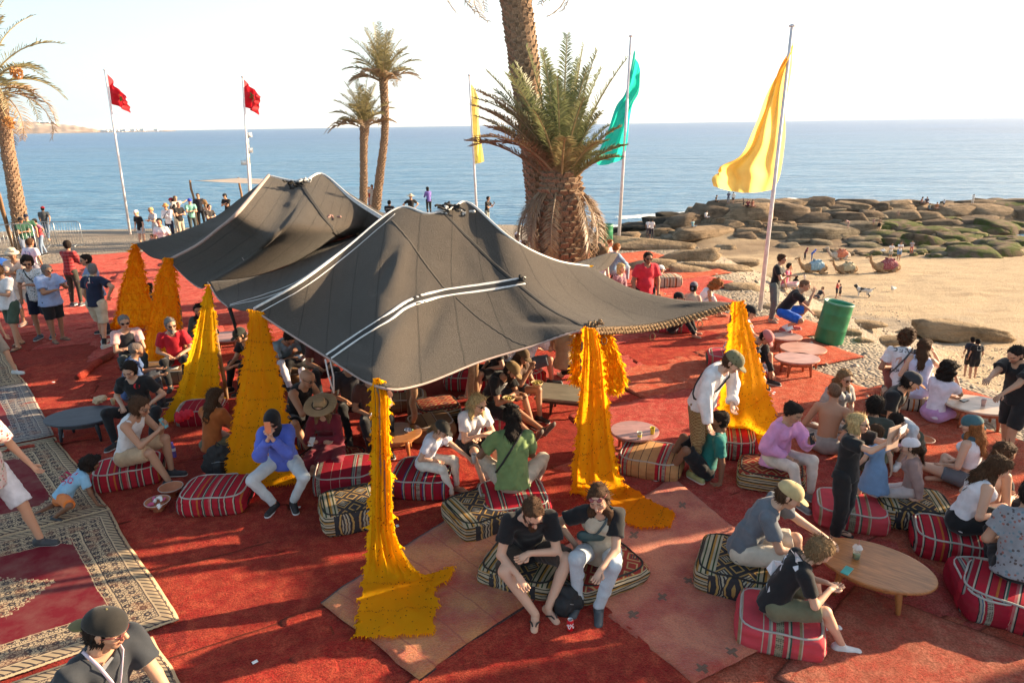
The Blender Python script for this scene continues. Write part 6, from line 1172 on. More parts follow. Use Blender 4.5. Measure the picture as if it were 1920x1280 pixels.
def pose_joints(s):
 k = s['k']; wm = s['sex'] == 'f'; J = {}; bw = (.93 if wm else 1.0)*s.get('bw', 1); legs = s['legs']; seat = s.get('seat', .34)
 PZ = {'stand': .93, 'walk': .90, 'step': .91, 'sit': seat/k+.10, 'sitw': seat/k+.10, 'sitx': seat/k+.10, 'out': seat/k+.10, 'cross': seat/k+.10, 'low': seat/k+.10, 'up': seat/k+.10, 'kneel': .26, 'squat': .40, 'crawl': .30, 'side': seat/k+.11, 'lie': .14}[legs]
 pel = np.array([0, 0, PZ*k]); lean = rad(s.get('lean', 5)); hun = rad(s.get('hunch', 8)); side = rad(s.get('side', 0)); tw = rad(s.get('twist', 0))
 def updir(a): v = np.array([math.sin(side), -math.sin(a), math.cos(a)]); return nrm(v)
 u0, u1, u2 = updir(lean*.7), updir(lean), updir(lean+hun)
 sx = rotv(np.array([1., 0, 0]), u1, tw); sx = nrm(sx-u1*(sx@u1)); fr = np.cross(sx, u1); J['sx'] = sx; J['fr'] = fr; J['u1'] = u1; J['u0'] = u0; J['u2'] = u2
 J['pel'] = pel; J['waist'] = pel+u0*.17*k; J['chest'] = J['waist']+u1*.22*k; J['neck'] = J['chest']+u2*.13*k-fr*.0
 hy, hp, hr = rad(s.get('hy', 0)), rad(s.get('hp', 5)), rad(s.get('hr', 0))
 hf = np.array([math.sin(hy)*math.cos(hp), -math.cos(hy)*math.cos(hp), -math.sin(hp)]); hu = nrm(np.array([0, 0, 1.])-hf*hf[2]) if abs(hp) < 1.4 else nrm(u2); hs = np.cross(hu, hf)*-1; hs = np.cross(hf, hu)*-1
 hs = nrm(np.cross(hu, -hf)); hu = rotv(hu, hf, hr); hs = rotv(hs, hf, hr)
 J['hf'], J['hu'], J['hs'] = hf, hu, hs; hk = k*(s.get('hs', 1.0)); J['hk'] = hk; J['head'] = J['neck']+u2*.055*k+nrm(hu*.8+u2*.4)*.095*hk+hf*.022*hk
 J['top'] = J['head']+hu*.118*hk
 sw = (.152 if wm else .170)*k*bw
 for nm, sg in (('L', 1), ('R', -1)):
  J['sh'+nm] = J['neck']-u2*.055*k+sx*sg*sw; J['hip'+nm] = pel+np.array([sg*.092*k, 0, -.01*k])
 G0 = .0
 def leg(nm, sg):
  h = J['hip'+nm]; pole = np.array([sg*.15, -1, .5]); an = .085*k
  if legs == 'stand': t = [sg*.11*k, .01*k+sg*.03*k, an]; pole = np.array([sg*.1, -1, 0])
  elif legs == 'walk': t = [sg*.09*k, sg*-.27*k, an+(.04*k if sg < 0 else 0)]; pole = np.array([0, -1, 0])
  elif legs == 'step': t = [sg*.12*k, sg*-.15*k, an]; pole = np.array([0, -1, 0])
  elif legs == 'sit': t = [sg*.12*k, -.50*k+sg*.03*k, an]; pole = np.array([sg*.25, -1, .8])
  elif legs == 'sitw': t = [sg*.24*k, -.42*k, an]; pole = np.array([sg*.9, -1, .8])
  elif legs == 'sitx': t = [-sg*.06*k, -.48*k, an]; pole = np.array([sg*.7, -1, .8])
  elif legs == 'out': t = [sg*.10*k, (-.80-.04*sg)*k, an]; pole = np.array([sg*.2, -.3, 1])
  elif legs == 'cross': t = [-sg*.15*k, (-.30-.05*sg)*k, an]; pole = np.array([sg*1.6, -.7, .35])
  elif legs == 'low': t = [sg*.13*k, -.46*k, an]; pole = np.array([sg*.3, -.6, 1.2])
  elif legs == 'up': t = [sg*.10*k, -.40*k, an]; pole = np.array([sg*.35, -.5, 1.3])
  elif legs == 'kneel': t = [sg*.10*k, .14*k, .07*k]; pole = np.array([sg*.5, -1, -.35])
  elif legs == 'squat': t = [sg*.13*k, -.13*k-sg*.07*k, an]; pole = np.array([sg*.35, -1, .6])
  elif legs == 'side': t = [(.42+sg*.05)*k, (-.22+.1*sg)*k, .07*k]; pole = np.array([.1, -1, .3])
  elif legs == 'crawl': t = ([.10*k, .42*k, .06*k] if sg > 0 else [-.28*k, .18*k, an]); pole = np.array([sg*.4, -1, -.2 if sg > 0 else 1])
  elif legs == 'lie': t = [sg*.12*k, -.85*k, .07*k]; pole = np.array([0, -.2, 1])
  o = s.get('foot'+nm)
  if o: t = [q*k for q in o]
  kn, ft = ik(h, t, .425*k, .405*k, pole); kn[2] = max(kn[2], .06*k); J['kn'+nm] = kn; J['an'+nm] = ft
  d = ft-kn; fwd = np.array([sg*.18, -1, 0.]); kd = kn-h; kd[2] = 0
  if np.linalg.norm(kd) > .08: fwd = nrm(kd)*.8+np.array([0, -.4, 0])
  if legs == 'kneel' or (legs == 'crawl' and sg > 0): fwd = np.array([0, 1., -.25])
  if legs == 'cross': fwd = np.array([-sg*.8, -.6, 0])
  if legs == 'side': fwd = np.array([1, .1, 0.])
  if legs in ('out', 'lie'): fwd = np.array([sg*.2, -.6, .8])
  J['ft'+nm] = nrm(fwd)
 leg('L', 1); leg('R', -1)
 fr0 = nrm(np.array([fr[0], fr[1], fr[2]*.3])); up = np.array([0, 0, 1.])
 for nm, sg in (('L', 1), ('R', -1)):
  a = s.get('arm'+nm, s.get('arms', 'hang')); S_ = J['sh'+nm]; o = sx*sg; pole = -up*.7-fr*.35+o*.5; kn = J['kn'+nm]
  if isinstance(a, tuple): t = J['chest']+sx*sg*a[0]*k+fr0*a[1]*k+up*a[2]*k; pole = -up*.7+o*.6-fr*.1
  elif a == 'hang': t = S_+o*.07*k-up*.50*k+fr0*.06*k
  elif a == 'swing': t = S_+o*.07*k-up*.47*k+fr0*.20*k*sg
  elif a == 'lap': t = J['hip'+nm]*.45+kn*.55+up*.09*k-o*.05*k
  elif a == 'knee': t = kn+up*.075*k+fr0*.03*k
  elif a == 'knees': t = kn+up*.03*k-o*.10*k+fr0*.10*k
  elif a == 'hold': t = J['chest']+fr0*.32*k-up*.10*k+o*.05*k
  elif a == 'phone': t = J['chest']+fr0*.36*k+up*.0*k+o*.045*k
  elif a == 'mouth': t = J['head']+J['hf']*.17*k-up*.11*k+o*.03*k; pole = -up+o*.5
  elif a == 'up': t = S_+fr0*.46*k+up*.16*k-o*.04*k; pole = -up+o*.5
  elif a == 'hip': t = J['waist']+o*.20*k-up*.02*k+fr0*.05*k; pole = o-fr*.5
  elif a == 'back': t = J['waist']-fr0*.16*k-up*.03*k; pole = o-fr*.4-up*.2
  elif a == 'crossed': t = J['chest']+fr0*.17*k-o*.07*k-up*(.06+.02*sg)*k; pole = o-up*.5
  elif a == 'fold': t = J['chest']+fr0*.20*k-o*.03*k-up*.14*k; pole = o-up*.6
  elif a == 'ground': t = S_+o*.16*k+fr0*.12*k; t[2] = .05
  elif a == 'prop': t = J['pel']+o*.26*k-fr0*.16*k; t[2] = max(.06, s.get('seat', .0)*.9); pole = -fr+o*.3
  elif a == 'reach': t = S_+fr0*.5*k-up*.22*k+o*.02*k
  elif a == 'feet': t = J['an'+nm]+up*.08*k+fr0*.03*k
  elif a == 'point': t = S_+o*.50*k+up*.08*k
  el, wr = ik(S_, t, .285*k, .245*k, pole); J['el'+nm] = el; J['wr'+nm] = wr; fd = nrm(wr-el)
  hd = nrm(fd*.8+(fr0*.25-up*.25 if a not in ('up', 'phone', 'mouth', 'point') else up*.25));
  if a in ('ground', 'prop'): hd = nrm(fr0*.8+o*.4)
  J['hd'+nm] = hd; J['fd'+nm] = fd
 return J
def tube_pts(mbV, mbF, P, r, n=6):
 b = len(mbV); P = [np.array(p) for p in P]; k = len(P); prev = None
 for i, p in enumerate(P):
  t_ = nrm(P[min(i+1, k-1)]-P[max(i-1, 0)])
  a = np.cross(t_, [.3, .5, .8]) if prev is None else prev-t_*(prev@t_)
  a = nrm(a); prev = a; bb = np.cross(t_, a)
  for j in range(n): q = 2*math.pi*j/n; mbV.append(p+(a*math.cos(q)+bb*math.sin(q))*r[i])
 for i in range(k-1):
  for j in range(n): mbF.append((b+i*n+j, b+i*n+(j+1) % n, b+(i+1)*n+(j+1) % n, b+(i+1)*n+j))
 for e_, s_ in ((0, -1), (k-1, 1)):      # closed ends
  c_ = len(mbV); mbV.append(P[e_]+nrm(P[e_]-P[e_-s_])*r[e_]*.6)
  for j in range(n): q = [b+e_*n+j, b+e_*n+(j+1) % n, c_, c_]; mbF.append(tuple(q if s_ > 0 else q[::-1]))
def bounds(J, pad=.26):
 P = np.array([v for k_, v in J.items() if isinstance(v, np.ndarray) and k_ not in ('sx', 'fr', 'u0', 'u1', 'u2', 'hf', 'hu', 'hs', 'hdL', 'hdR', 'fdL', 'fdR', 'ftL', 'ftR')]); lo = P.min(0)-pad; hi = P.max(0)+pad; lo[2] = max(lo[2], -.05); return lo, hi
def build_body(s, J, h, near):
 k = s['k']; wm = s['sex'] == 'f'; B = s.get('bulk', 1.0); F = Field(*bounds(J, .22), h); fr, sx, u1 = J['fr'], J['sx'], J['u1']; kk = .025
 F.cone(J['pel'], J['waist'], .130*k*B, .112*k*B*(.9 if wm else 1), k=.03, flat=(fr, .74)); F.cone(J['waist'], J['chest'], .112*k*B*(.9 if wm else 1), .138*k*B, k=.03, flat=(fr, .70)); F.cone(J['chest'], J['neck']-J['u2']*.05*k, .138*k*B, .10*k, k=.03, flat=(fr, .64))
 F.cone(J['shL']*.92+J['shR']*.08, J['shR']*.92+J['shL']*.08, .052*k, k=.04); F.cone(J['neck']-J['u2']*.05*k, J['head']-J['hu']*.04*k-J['hf']*.015*k, .054*k*B**.5, .050*k, k=.02)
 for n_ in 'LR':
  sg = 1 if n_ == 'L' else -1
  F.cone(J['sh'+n_], J['el'+n_], .050*k*B, .037*k*B, k=kk); F.cone(J['el'+n_], J['wr'+n_], .038*k*B, .024*k, k=.015); hd = J['hd'+n_]
  palm_ = J['wr'+n_]+hd*.07*k; pn = nrm(np.cross(hd, np.cross(u1, hd)+sx*.2)); F.cone(J['wr'+n_]+hd*.015*k, palm_, .030*k, .036*k, k=.012, flat=(pn, .5)); J['pn'+n_] = pn; J['palm'+n_] = palm_
  F.cone(J['hip'+n_], J['kn'+n_], .082*k*B, .054*k, k=.03); F.cone(J['kn'+n_], J['an'+n_], .052*k, .034*k, k=.012); c_ = J['kn'+n_]*.68+J['an'+n_]*.32; ax_ = nrm(J['an'+n_]-J['kn'+n_]); bk_ = -J['ft'+n_]; bk_ = nrm(bk_-ax_*(bk_@ax_)); F.cone(c_+bk_*.015*k, c_+ax_*.08*k+bk_*.010*k, .046*k, .036*k, k=.02)
  ft = J['ft'+n_]; a_ = J['an'+n_]; dn = np.array([0, 0, -1.]) if abs(ft[2]) < .6 else nrm(ax_*.2+np.array([0, -.9, -.1])); F.cone(a_-ft*.035*k+dn*.045*k, a_+ft*.13*k+dn*.055*k, .036*k, .030*k, k=.02)
 if wm and s.get('top', ('tee',))[0] in ('none', 'tank', 'crop'):
  for sg in (-1, 1): F.cone(J['chest']+sx*sg*.065*k+fr*.075*k, J['chest']+sx*sg*.065*k+fr*.08*k, .055*k, k=.03)
 V, Q = F.mesh(); Vl = []; Fl = []
 if near:
  for n_ in 'LR':
   hd, pn, pm = J['hd'+n_], J['pn'+n_], J['palm'+n_]; sd_ = nrm(np.cross(pn, hd)); ins = -1 if (sd_@(J['sx']*(1 if n_ == 'L' else -1))) > 0 else 1; sd_ = sd_*1.0
   cv = s.get('curl', .55)
   if pn@(J['chest']-pm) < 0: pn = -pn
   for i, (off, ln) in enumerate(((.030, .060), (.010, .070), (-.010, .066), (-.029, .050))):
    st = pm+hd*.012*k+sd_*off*k*-ins; d1 = nrm(hd+pn*cv*.25+sd_*-ins*off*2); d2 = nrm(hd+pn*cv*.9); d3 = nrm(hd*.6+pn*cv*1.6)
    tube_pts(Vl, Fl, [st, st+d1*ln*.45*k, st+(d1*.45+d2*.35)*ln*k, st+(d1*.45+d2*.35+d3*.3)*ln*k], [.0105*k, .0098*k, .0088*k, .0070*k])
   th = J['wr'+n_]+hd*.035*k+sd_*ins*-.026*k; tube_pts(Vl, Fl, [th, th+nrm(hd*.7-sd_*ins*.7+pn*.3)*.035*k, th+nrm(hd*.7-sd_*ins*.7+pn*.3)*.035*k+nrm(hd+pn*.4)*.03*k], [.014*k, .012*k, .009*k])
 # head, finer shell
 hk = J['hk']; H0 = J['head']; f, u, w = J['hf'], J['hu'], J['hs']; hh = max(.0055, h*.6) if near else max(h*.8, .012)
 HF = Field(H0-.17*hk, H0+.17*hk, hh); P = lambda a, b, c: H0+(f*a+u*b+w*c)*hk
 HF.cone(P(-.028, .030, 0), P(.012, .032, 0), .086*hk, .083*hk, k=.02, flat=(w, .86)); HF.cone(P(.022, -.010, 0), P(.040, -.070, 0), .066*hk, .036*hk, k=.03, flat=(w, .92)); HF.cone(P(-.01, -.05, 0), P(.045, -.082, 0), .046*hk, .024*hk, k=.02)
 HF.cone(P(-.02, -.05, 0), P(-.035, -.12, 0), .052*hk, .052*hk, k=.02)
 if near:
  for sg in (-1, 1): HF.cone(P(.088, .000, sg*.031), P(.088, .0, sg*.031), .017*hk, k=.012, sub=True); HF.cone(P(.052, -.022, sg*.038), P(.052, -.022, sg*.038), .027*hk, k=.02); HF.cone(P(-.008, -.012, sg*.076), P(-.012, .016, sg*.080), .014*hk, .018*hk, k=.006, flat=(w, .5))
  HF.cone(P(.084, .005, 0), P(.103, -.030, 0), .008*hk, .0135*hk, k=.010); HF.cone(P(.078, .020, -.03), P(.078, .020, .03), .016*hk, k=.015); HF.cone(P(.082, -.056, -.014), P(.082, -.056, .014), .009*hk, k=.010)
 HV, HQ = HF.mesh(); nb = len(V)
 allV = np.vstack([V, HV]+([np.array(Vl)] if Vl else [])); Q4 = [Q, HQ+nb]
 if Fl: Q4.append(np.array(Fl)+nb+len(HV))
 allF = np.vstack(Q4); base = np.array(SK[s['skin']])*random.uniform(.92, 1.08); C = np.tile(base, (len(allV), 1))
 D = (HV-H0)/hk; a, b, c = D@f, D@u, D@w; HC_ = np.tile(base, (len(HV), 1)); red = base*np.array([1.0, .62, .6])
 hc = np.array(HC[s.get('hc', 'br')]) if s.get('hair') != 'hijab' else np.array(HC['bk'])
 def blend(m_, col, al=1.0): HC_[m_] = HC_[m_]*(1-al)+np.array(col)*al
 fm = a > .045; blend(fm & (np.abs(b+.057) < .010) & (np.abs(c) < .027), red*.8, .9); blend(fm & (np.abs(b-.024) < .0065) & (np.abs(np.abs(c)-.034) < .021), hc*.9+.01, .8); blend(fm & (np.abs(np.abs(c)-.047) < .022) & (b < -.01) & (b > -.05), base*np.array([1.08, .85, .8]), .4)
 ey = fm & (((np.abs(c)-.032)/.017)**2+((b-.003)/.0075)**2 < 1); blend(ey, (.45, .42, .40), .8); blend(ey & (np.abs(np.abs(c)-.032) < .007), (.03, .02, .015), 1)
 if s.get('stub'): blend((b < -.030) & (a > -.01) & ~(fm & (np.abs(b+.057) < .010) & (np.abs(c) < .027)), hc*.7+base*.3, s['stub'])
 C[nb:nb+len(HV)] = HC_
 return new_mesh(allV, allF, skin_mat(), True, col=C)
def sdf_part(name, F, mat, parent, rough_=None, smooth=0):
 if rough_: F.rough(*rough_[:5], inw=.15 if name not in ('hair', 'beard') else 9)
 V, Q = F.mesh(smooth)
 if len(Q) < 8: return None
 return link(name, new_mesh(V, Q, mat, True), parent)
def cloth_top(s, J, h, root, sp, near):
 kind, col = sp[0], sp[1]; pat = sp[2] if len(sp) > 2 else None; key = sp[3] if len(sp) > 3 else None; k = s['k']; B = s.get('bulk', 1.0); wm = s['sex'] == 'f'; m_ = cloth_mat(col, pat, key)
 F = Field(*bounds(J, .26), h); fr, sx, u0, u1, u2 = J['fr'], J['sx'], J['u0'], J['u1'], J['u2']; lo = s.get('loose', 1.0); e = (.014+.010*(lo-1)*2)*k
 hemz = {'tee': -.06, 'tank': -.04, 'shirt': -.10, 'long': -.08, 'crop': .16, 'dress': -.1, 'abaya': -.1, 'sweat': -.02, 'vest': -.06, 'cami': -.06}[kind]; hem = J['pel']+u0*hemz*k; sit = s['legs'] not in ('stand', 'walk', 'step')
 nk = J['neck']-u2*(.012 if kind in ('tee', 'shirt', 'long', 'sweat', 'abaya') else .045)*k; cuts = [(nk, u2)]
 lowc = [(hem, -u0)]
 F.cone(J['pel']-u0*.22*k, J['waist'], (.182 if kind not in ('crop', 'dress', 'abaya') else .134)*k*B*lo**.5+e, .120*k*B*(.9 if wm else 1)*lo+e, k=.03, flat=(fr, .80), cut=lowc); F.cone(J['waist'], J['chest'], .120*k*B*(.9 if wm else 1)*lo+e, .142*k*B+e, k=.03, flat=(fr, .74), cut=lowc)
 F.cone(J['chest'], J['neck']-u2*.05*k, .142*k*B+e, .105*k+e*.6, k=.03, flat=(fr, .67), cut=cuts+lowc)
 if B > 1.15: F.cone(J['waist']+fr*.05*k*B, J['waist']+fr*.05*k*B, .115*k*B, k=.05)
 if kind not in ('tank', 'crop', 'cami'): F.cone(J['shL']*.95+J['shR']*.05, J['shR']*.95+J['shL']*.05, .056*k+e*.5, k=.04, cut=[(nk, u2)])
 else:
  for sg in (-1, 1):
   q = J['sh'+('L' if sg > 0 else 'R')]*.62+J['neck']*.38; F.cone(J['chest']+sx*sg*.07*k+fr*.07*k, q, .040*k, .034*k, k=.02); F.cone(J['chest']+sx*sg*.07*k-fr*.07*k, q, .040*k, .034*k, k=.02)
 if wm:
  for sg in (-1, 1): F.cone(J['chest']+sx*sg*.066*k+fr*.078*k, J['chest']+sx*sg*.066*k+fr*.082*k, .058*k+e*.6, k=.035)
 sl = {'tee': .62, 'shirt': .70, 'long': 2, 'dress': s.get('sl', 2), 'abaya': .62, 'sweat': 2}.get(kind, 0)
 for n_ in 'LR':
  S_, E_, W_ = J['sh'+n_], J['el'+n_], J['wr'+n_]
  if sl and sl <= 1: d = nrm(E_-S_); F.cone(S_, E_, .058*k*B+e*.7, .052*k*B*lo+e*1.2, k=.03, cut=[(S_+(E_-S_)*sl, d)])
  elif sl: d = nrm(W_-E_); F.cone(S_, E_, .056*k*B+e, .046*k*B*lo+e, k=.03); F.cone(E_, W_, .046*k*B*lo+e, .034*k*lo+e*.8, k=.02, cut=[(W_-d*.01*k, d)])
 if kind in ('dress', 'abaya'):
  if sit:
   for n_ in 'LR': F.cone(J['hip'+n_], J['kn'+n_], .115*k, .088*k, k=.06)
   mid = (J['knL']+J['knR'])/2; F.cone(J['pel'], mid*.85+J['pel']*.15, .13*k, .10*k, k=.06)
   if kind == 'abaya' or s.get('longdress'):
    for n_ in 'LR': F.cone(J['kn'+n_], J['an'+n_], .085*k, .075*k, k=.06)
  else:
   L = .82 if kind == 'abaya' else .38; bot = J['pel']*1.0; bot[2] = J['pel'][2]-L*k; mk = (J['anL']+J['anR'])/2; bot[:2] = mk[:2]*.7; F.cone(J['pel'], bot, .176*k, (.20 if kind == 'abaya' else .25)*k, k=.04, cut=[(bot, (0, 0, -1))])
 if kind == 'shirt' and near:   # opening down the front and a collar
  F.cone(J['neck']-u2*.01*k+fr*.05*k, J['neck']-u2*.10*k+fr*.12*k, .026*k, .012*k, k=.006, sub=True)
 if near: F.cone(J['neck']-u2*.0*k+fr*.035*k, J['neck']+u2*.08*k+fr*.05*k, .062*k, .07*k, k=.008, sub=True)
 amp = (.0085 if kind != 'crop' else .003)*(1.3 if lo > 1.05 else 1)
 ob = sdf_part({'tee': 't_shirt', 'tank': 'tank_top', 'shirt': 'shirt', 'long': 'long_sleeved_top', 'crop': 'crop_top', 'dress': 'dress', 'abaya': 'long_dress', 'sweat': 'sweater', 'vest': 'vest', 'cami': 'camisole'}[kind], F, m_, root, (amp*k if near else .003, 6.5, s['seed'], (1, 1, .8)))
 s['topF'] = F; return ob
def cloth_bottom(s, J, h, root, sp, near):
 kind, col = sp[0], sp[1]; pat = sp[2] if len(sp) > 2 else None; key = sp[3] if len(sp) > 3 else None; k = s['k']; B = s.get('bulk', 1.0); F = Field(*bounds(J, .26), h); fr, u0 = J['fr'], J['u0']; wide = {'trousers': 1.0, 'wide': 1.3, 'shorts': 1.18, 'short': 1.05, 'leggings': .86, 'skirt': 1}[kind]
 F.cone(J['pel']+u0*.00, J['pel']+u0*.09*k, .138*k*B, .122*k*B, k=.03, flat=(fr, .80), cut=[(J['pel']+u0*.10*k, u0)])
 for n_ in 'LR':
  H_, K_, A_ = J['hip'+n_], J['kn'+n_], J['an'+n_]; d = nrm(K_-H_)
  if kind in ('shorts', 'short', 'skirt'): f_ = .92 if kind == 'shorts' else .50; F.cone(H_, K_, .096*k*B*wide**.5, .074*k*wide, k=.03, cut=[(H_+(K_-H_)*f_, d)])
  else: d2 = nrm(A_-K_); F.cone(H_, K_, .094*k*B*max(1, wide**.5), .066*k*wide, k=.03); F.cone(K_, A_, .064*k*wide, .044*k*wide, k=.02, cut=[(A_-d2*.01*k, d2)])
 if kind == 'skirt': F.cone(J['pel'], (J['knL']+J['knR'])/2*.6+J['pel']*.4, .14*k, .12*k, k=.05)
 sdf_part({'trousers': 'trousers', 'wide': 'trousers', 'shorts': 'shorts', 'short': 'shorts', 'leggings': 'leggings', 'skirt': 'skirt'}[kind], F, cloth_mat(col, pat, key), root, (.007*k if near else .002, 6.5, s['seed']+3, (1, 1, .9)))
def shoes(s, J, h, root, sp):
 kind, col = sp[0], sp[1]; k = s['k']; sole = sp[2] if len(sp) > 2 else (.55, .53, .5)
 for n_ in 'LR':
  ft = J['ft'+n_]; a_ = J['an'+n_]; ax_ = nrm(a_-J['kn'+n_]); dn = np.array([0, 0, -1.]) if abs(ft[2]) < .6 else nrm(np.array([0, -.95, -.1])); hb = a_-ft*.04*k+dn*.048*k; tp = a_+ft*.145*k+dn*.060*k; side = nrm(np.cross(ft, dn))
  F = Field(np.minimum(hb, tp)-.09*k-(.10*k if kind == 'boot' else 0), np.maximum(hb, tp)+.09*k+(.12*k if kind in ('boot', 'sock') else 0), min(h, .012))
  if kind in ('shoe', 'boot', 'clog', 'sock'):
   F.cone(hb, tp, .044*k, .038*k, k=.01, cut=[(hb+dn*.036*k, dn)]); F.cone(hb-dn*.01*k, a_+dn*.0, .042*k, .040*k, k=.02, cut=[(a_-dn*.01*k, -dn)])
   if kind == 'boot': F.cone(a_, a_-ax_*.10*k, .045*k, .048*k, k=.01)
   o = sdf_part({'shoe': 'shoe', 'boot': 'boot', 'clog': 'clog', 'sock': 'shoe'}[kind], F, plain(col, .6), root)
   if o: F2 = Field(np.minimum(hb, tp)-.09*k, np.maximum(hb, tp)+.09*k, min(h, .012)); F2.cone(hb+dn*.025*k, tp+dn*.015*k, .043*k, .042*k, k=.005, flat=(dn, .6), cut=[(hb+dn*.018*k, -dn)]); sdf_part('sole', F2, plain(sole, .7), o)
   if kind == 'sock' or (len(sp) > 3): F3 = Field(a_-.12*k, a_+.14*k, min(h, .012)); F3.cone(a_, a_-ax_*.10*k, .040*k, .044*k, k=.0); sdf_part('sock', F3, plain(sp[3] if len(sp) > 3 else (.02, .02, .02), .9), root)
  else:   # sandal: sole with straps over the bare foot
   F.cone(hb+dn*.02*k, tp+dn*.012*k, .042*k, .045*k, k=.005, flat=(dn, .45), cut=[(hb+dn*.012*k, -dn)]); o = sdf_part('sandal', F, plain(col, .7), root)
   if o:
    mb = MB(); c0 = a_+ft*.085*k+dn*.022*k
    for sg in (-1, 1): mb.tube([tp+dn*-.018*k, c0+side*sg*.022*k-dn*.004*k, a_+ft*.03*k+side*sg*.040*k+dn*.05*k], .007*k, 5)
    mb.build('strap', plain(col, .7), o)
def hair(s, J, h, root, near):
 st = s.get('hair', 'short');
 if st == 'bald': return
 hk = J['hk']; H0 = J['head']; f, u, w = J['hf'], J['hu'], J['hs']; P = lambda a, b, c=0: H0+(f*a+u*b+w*c)*hk; col = HC[s.get('hc', 'br')]; k = s['k']; back = J['chest']-J['fr']*.13*k; h = max(.007, h*.8)
 lo = np.minimum(H0-.22*hk, back-.1); hi = np.maximum(H0+.22*hk, J['neck']+.1); F = Field(lo, hi, h); t = {'buzz': .004, 'short': .009, 'thick': .022, 'curly': .040, 'afro': .052, 'bigcurl': .048}.get(st, .016)
 cut = [(P(.005, .0), nrm(f*.75-u*.66)), (P(0, -.070), -u)] if st != 'hijab' else []
 if s.get('cap'): t = min(t, .006)
 F.cone(P(-.030, .030), P(.010, .034), (.086+t)*hk, (.084+t*.9)*hk, k=.01, flat=(w, .88), cut=cut)
 if st in ('short', 'thick', 'curly', 'afro', 'bigcurl'): F.cone(P(-.035, -.02), P(-.035, .03), (.070+t*.7)*hk, k=.03, flat=(w, .95))
 if st == 'bigcurl':
  for sg in (-1, 1): F.cone(P(-.05, -.02, sg*.05), P(-.06, -.09, sg*.06), .075*hk, .07*hk, k=.03)
  F.cone(P(-.06, 0), P(-.08, -.10), .08*hk, .085*hk, k=.04)
 if st in ('long', 'wavy', 'braids'):
  b1 = back+J['u1']*.10*k if st != 'wavy' else back+J['u1']*.16*k
  F.cone(P(-.045, .0), J['neck']-J['fr']*.075*k, .078*hk, .075*hk, k=.03, flat=(w, .95)); F.cone(J['neck']-J['fr']*.075*k, b1-J['u1']*(.12*k if st == 'long' else 0), .072*hk, .045*hk, k=.03, flat=(J['fr'], .55))
  for sg in (-1, 1):
   F.cone(P(-.01, .02, sg*.066), J['neck']+J['sx']*sg*.075*k+J['fr']*.02*k, .034*hk, .040*hk, k=.02)
   if s.get('front', 1) and st != 'braids': F.cone(J['neck']+J['sx']*sg*.075*k+J['fr']*.03*k, J['chest']+J['sx']*sg*.085*k+J['fr']*.11*k, .038*hk, .024*hk, k=.02)
 if st == 'bob':
  F.cone(P(-.04, .0), P(-.05, -.085), .082*hk, .066*hk, k=.03); [F.cone(P(-.005, .02, sg*.066), P(.005, -.075, sg*.066), .032*hk, .030*hk, k=.02) for sg in (-1, 1)]
 if st in ('bun', 'up'): F.cone(P(-.075, .085), P(-.08, .09), .038*hk, k=.01)
 if st == 'lowbun': F.cone(P(-.115, .0), P(-.12, .0), .036*hk, k=.01)
 if st == 'pony': F.cone(P(-.11, .03), P(-.13, -.03), .028*hk, .03*hk, k=.01); F.cone(P(-.13, -.03), back+J['u1']*.08*k, .030*hk, .016*hk, k=.02)
 if st == 'hijab':
  F.cone(P(-.01, -.03), J['neck']-J['u2']*.02*k, .080*hk, .085*k, k=.04); F.cone(P(.10, -.012), P(.16, -.012), .052*hk, .062*hk, k=.01, sub=True, flat=(u, 1.25)); sdf_part('headscarf', F, cloth_mat(s.get('hijabc', (.015, .014, .016))), root, (.003, 9, s['seed'])); return
 if near and st not in ('buzz',):
  am0 = {'curly': .012, 'afro': .014, 'bigcurl': .014}.get(st, .004); F.rough(am0*hk*(.4 if s.get('cap') else 1), 13, s['seed']); V0, Q0 = F.mesh(); rs = np.random.RandomState(s['seed']); n_ = 700 if st in ('long', 'wavy', 'braids', 'bigcurl') else 420
  if len(V0) > 20:
   lo_ = np.nonzero((V0-H0)@u < (.02*hk if s.get('cap') else 9))[0]; lo_ = lo_ if len(lo_) else np.arange(len(V0)); i = lo_[rs.randint(0, len(lo_), n_)]; b = V0[i]; o_ = b-H0; o_ /= np.linalg.norm(o_, axis=1, keepdims=True)+1e-6; cur = st in ('curly', 'afro', 'bigcurl'); d = o_*(.9 if cur else .28)+rs.normal(size=(n_, 3))*(.6 if cur else .22)+np.where((b-H0)@u < .05*hk, 1, .25)[:, None]*(-u*.9)-f*.25; d /= np.linalg.norm(d, axis=1, keepdims=True); sd = np.cross(d, o_+.01); sd /= np.linalg.norm(sd, axis=1, keepdims=True)+1e-6; ln = hk*(.022 if cur else (.018 if st in ('short', 'up', 'bun') else .045))*rs.uniform(.5, 1.5, n_)[:, None]; wd = .0045
   V1 = np.stack([b-sd*wd, b+sd*wd, b+d*ln+sd*wd*.2, b+d*ln-sd*wd*.2], 1).reshape(-1, 3); Q1 = np.arange(n_*4).reshape(-1, 4)+len(V0)
   link('hair', new_mesh(np.vstack([V0, V1]), np.vstack([Q0, Q1]), hair_mat(col), True), root); F = None
 am = {'buzz': .001, 'short': .004, 'thick': .007, 'curly': .014, 'afro': .017, 'bigcurl': .018, 'wavy': .009, 'braids': .006}.get(st, .005); frq = 15 if st in ('curly', 'afro', 'bigcurl') else 11
 m_ = hair_mat(col) if st != 'buzz' else hair_mat(tuple(np.array(col)*.6+np.array(SK[s['skin']])*.25)); F is None or sdf_part('hair', F, m_, root, (am*hk, frq, s['seed'], (1, 1, .35 if frq == 11 else 1), frq == 11))
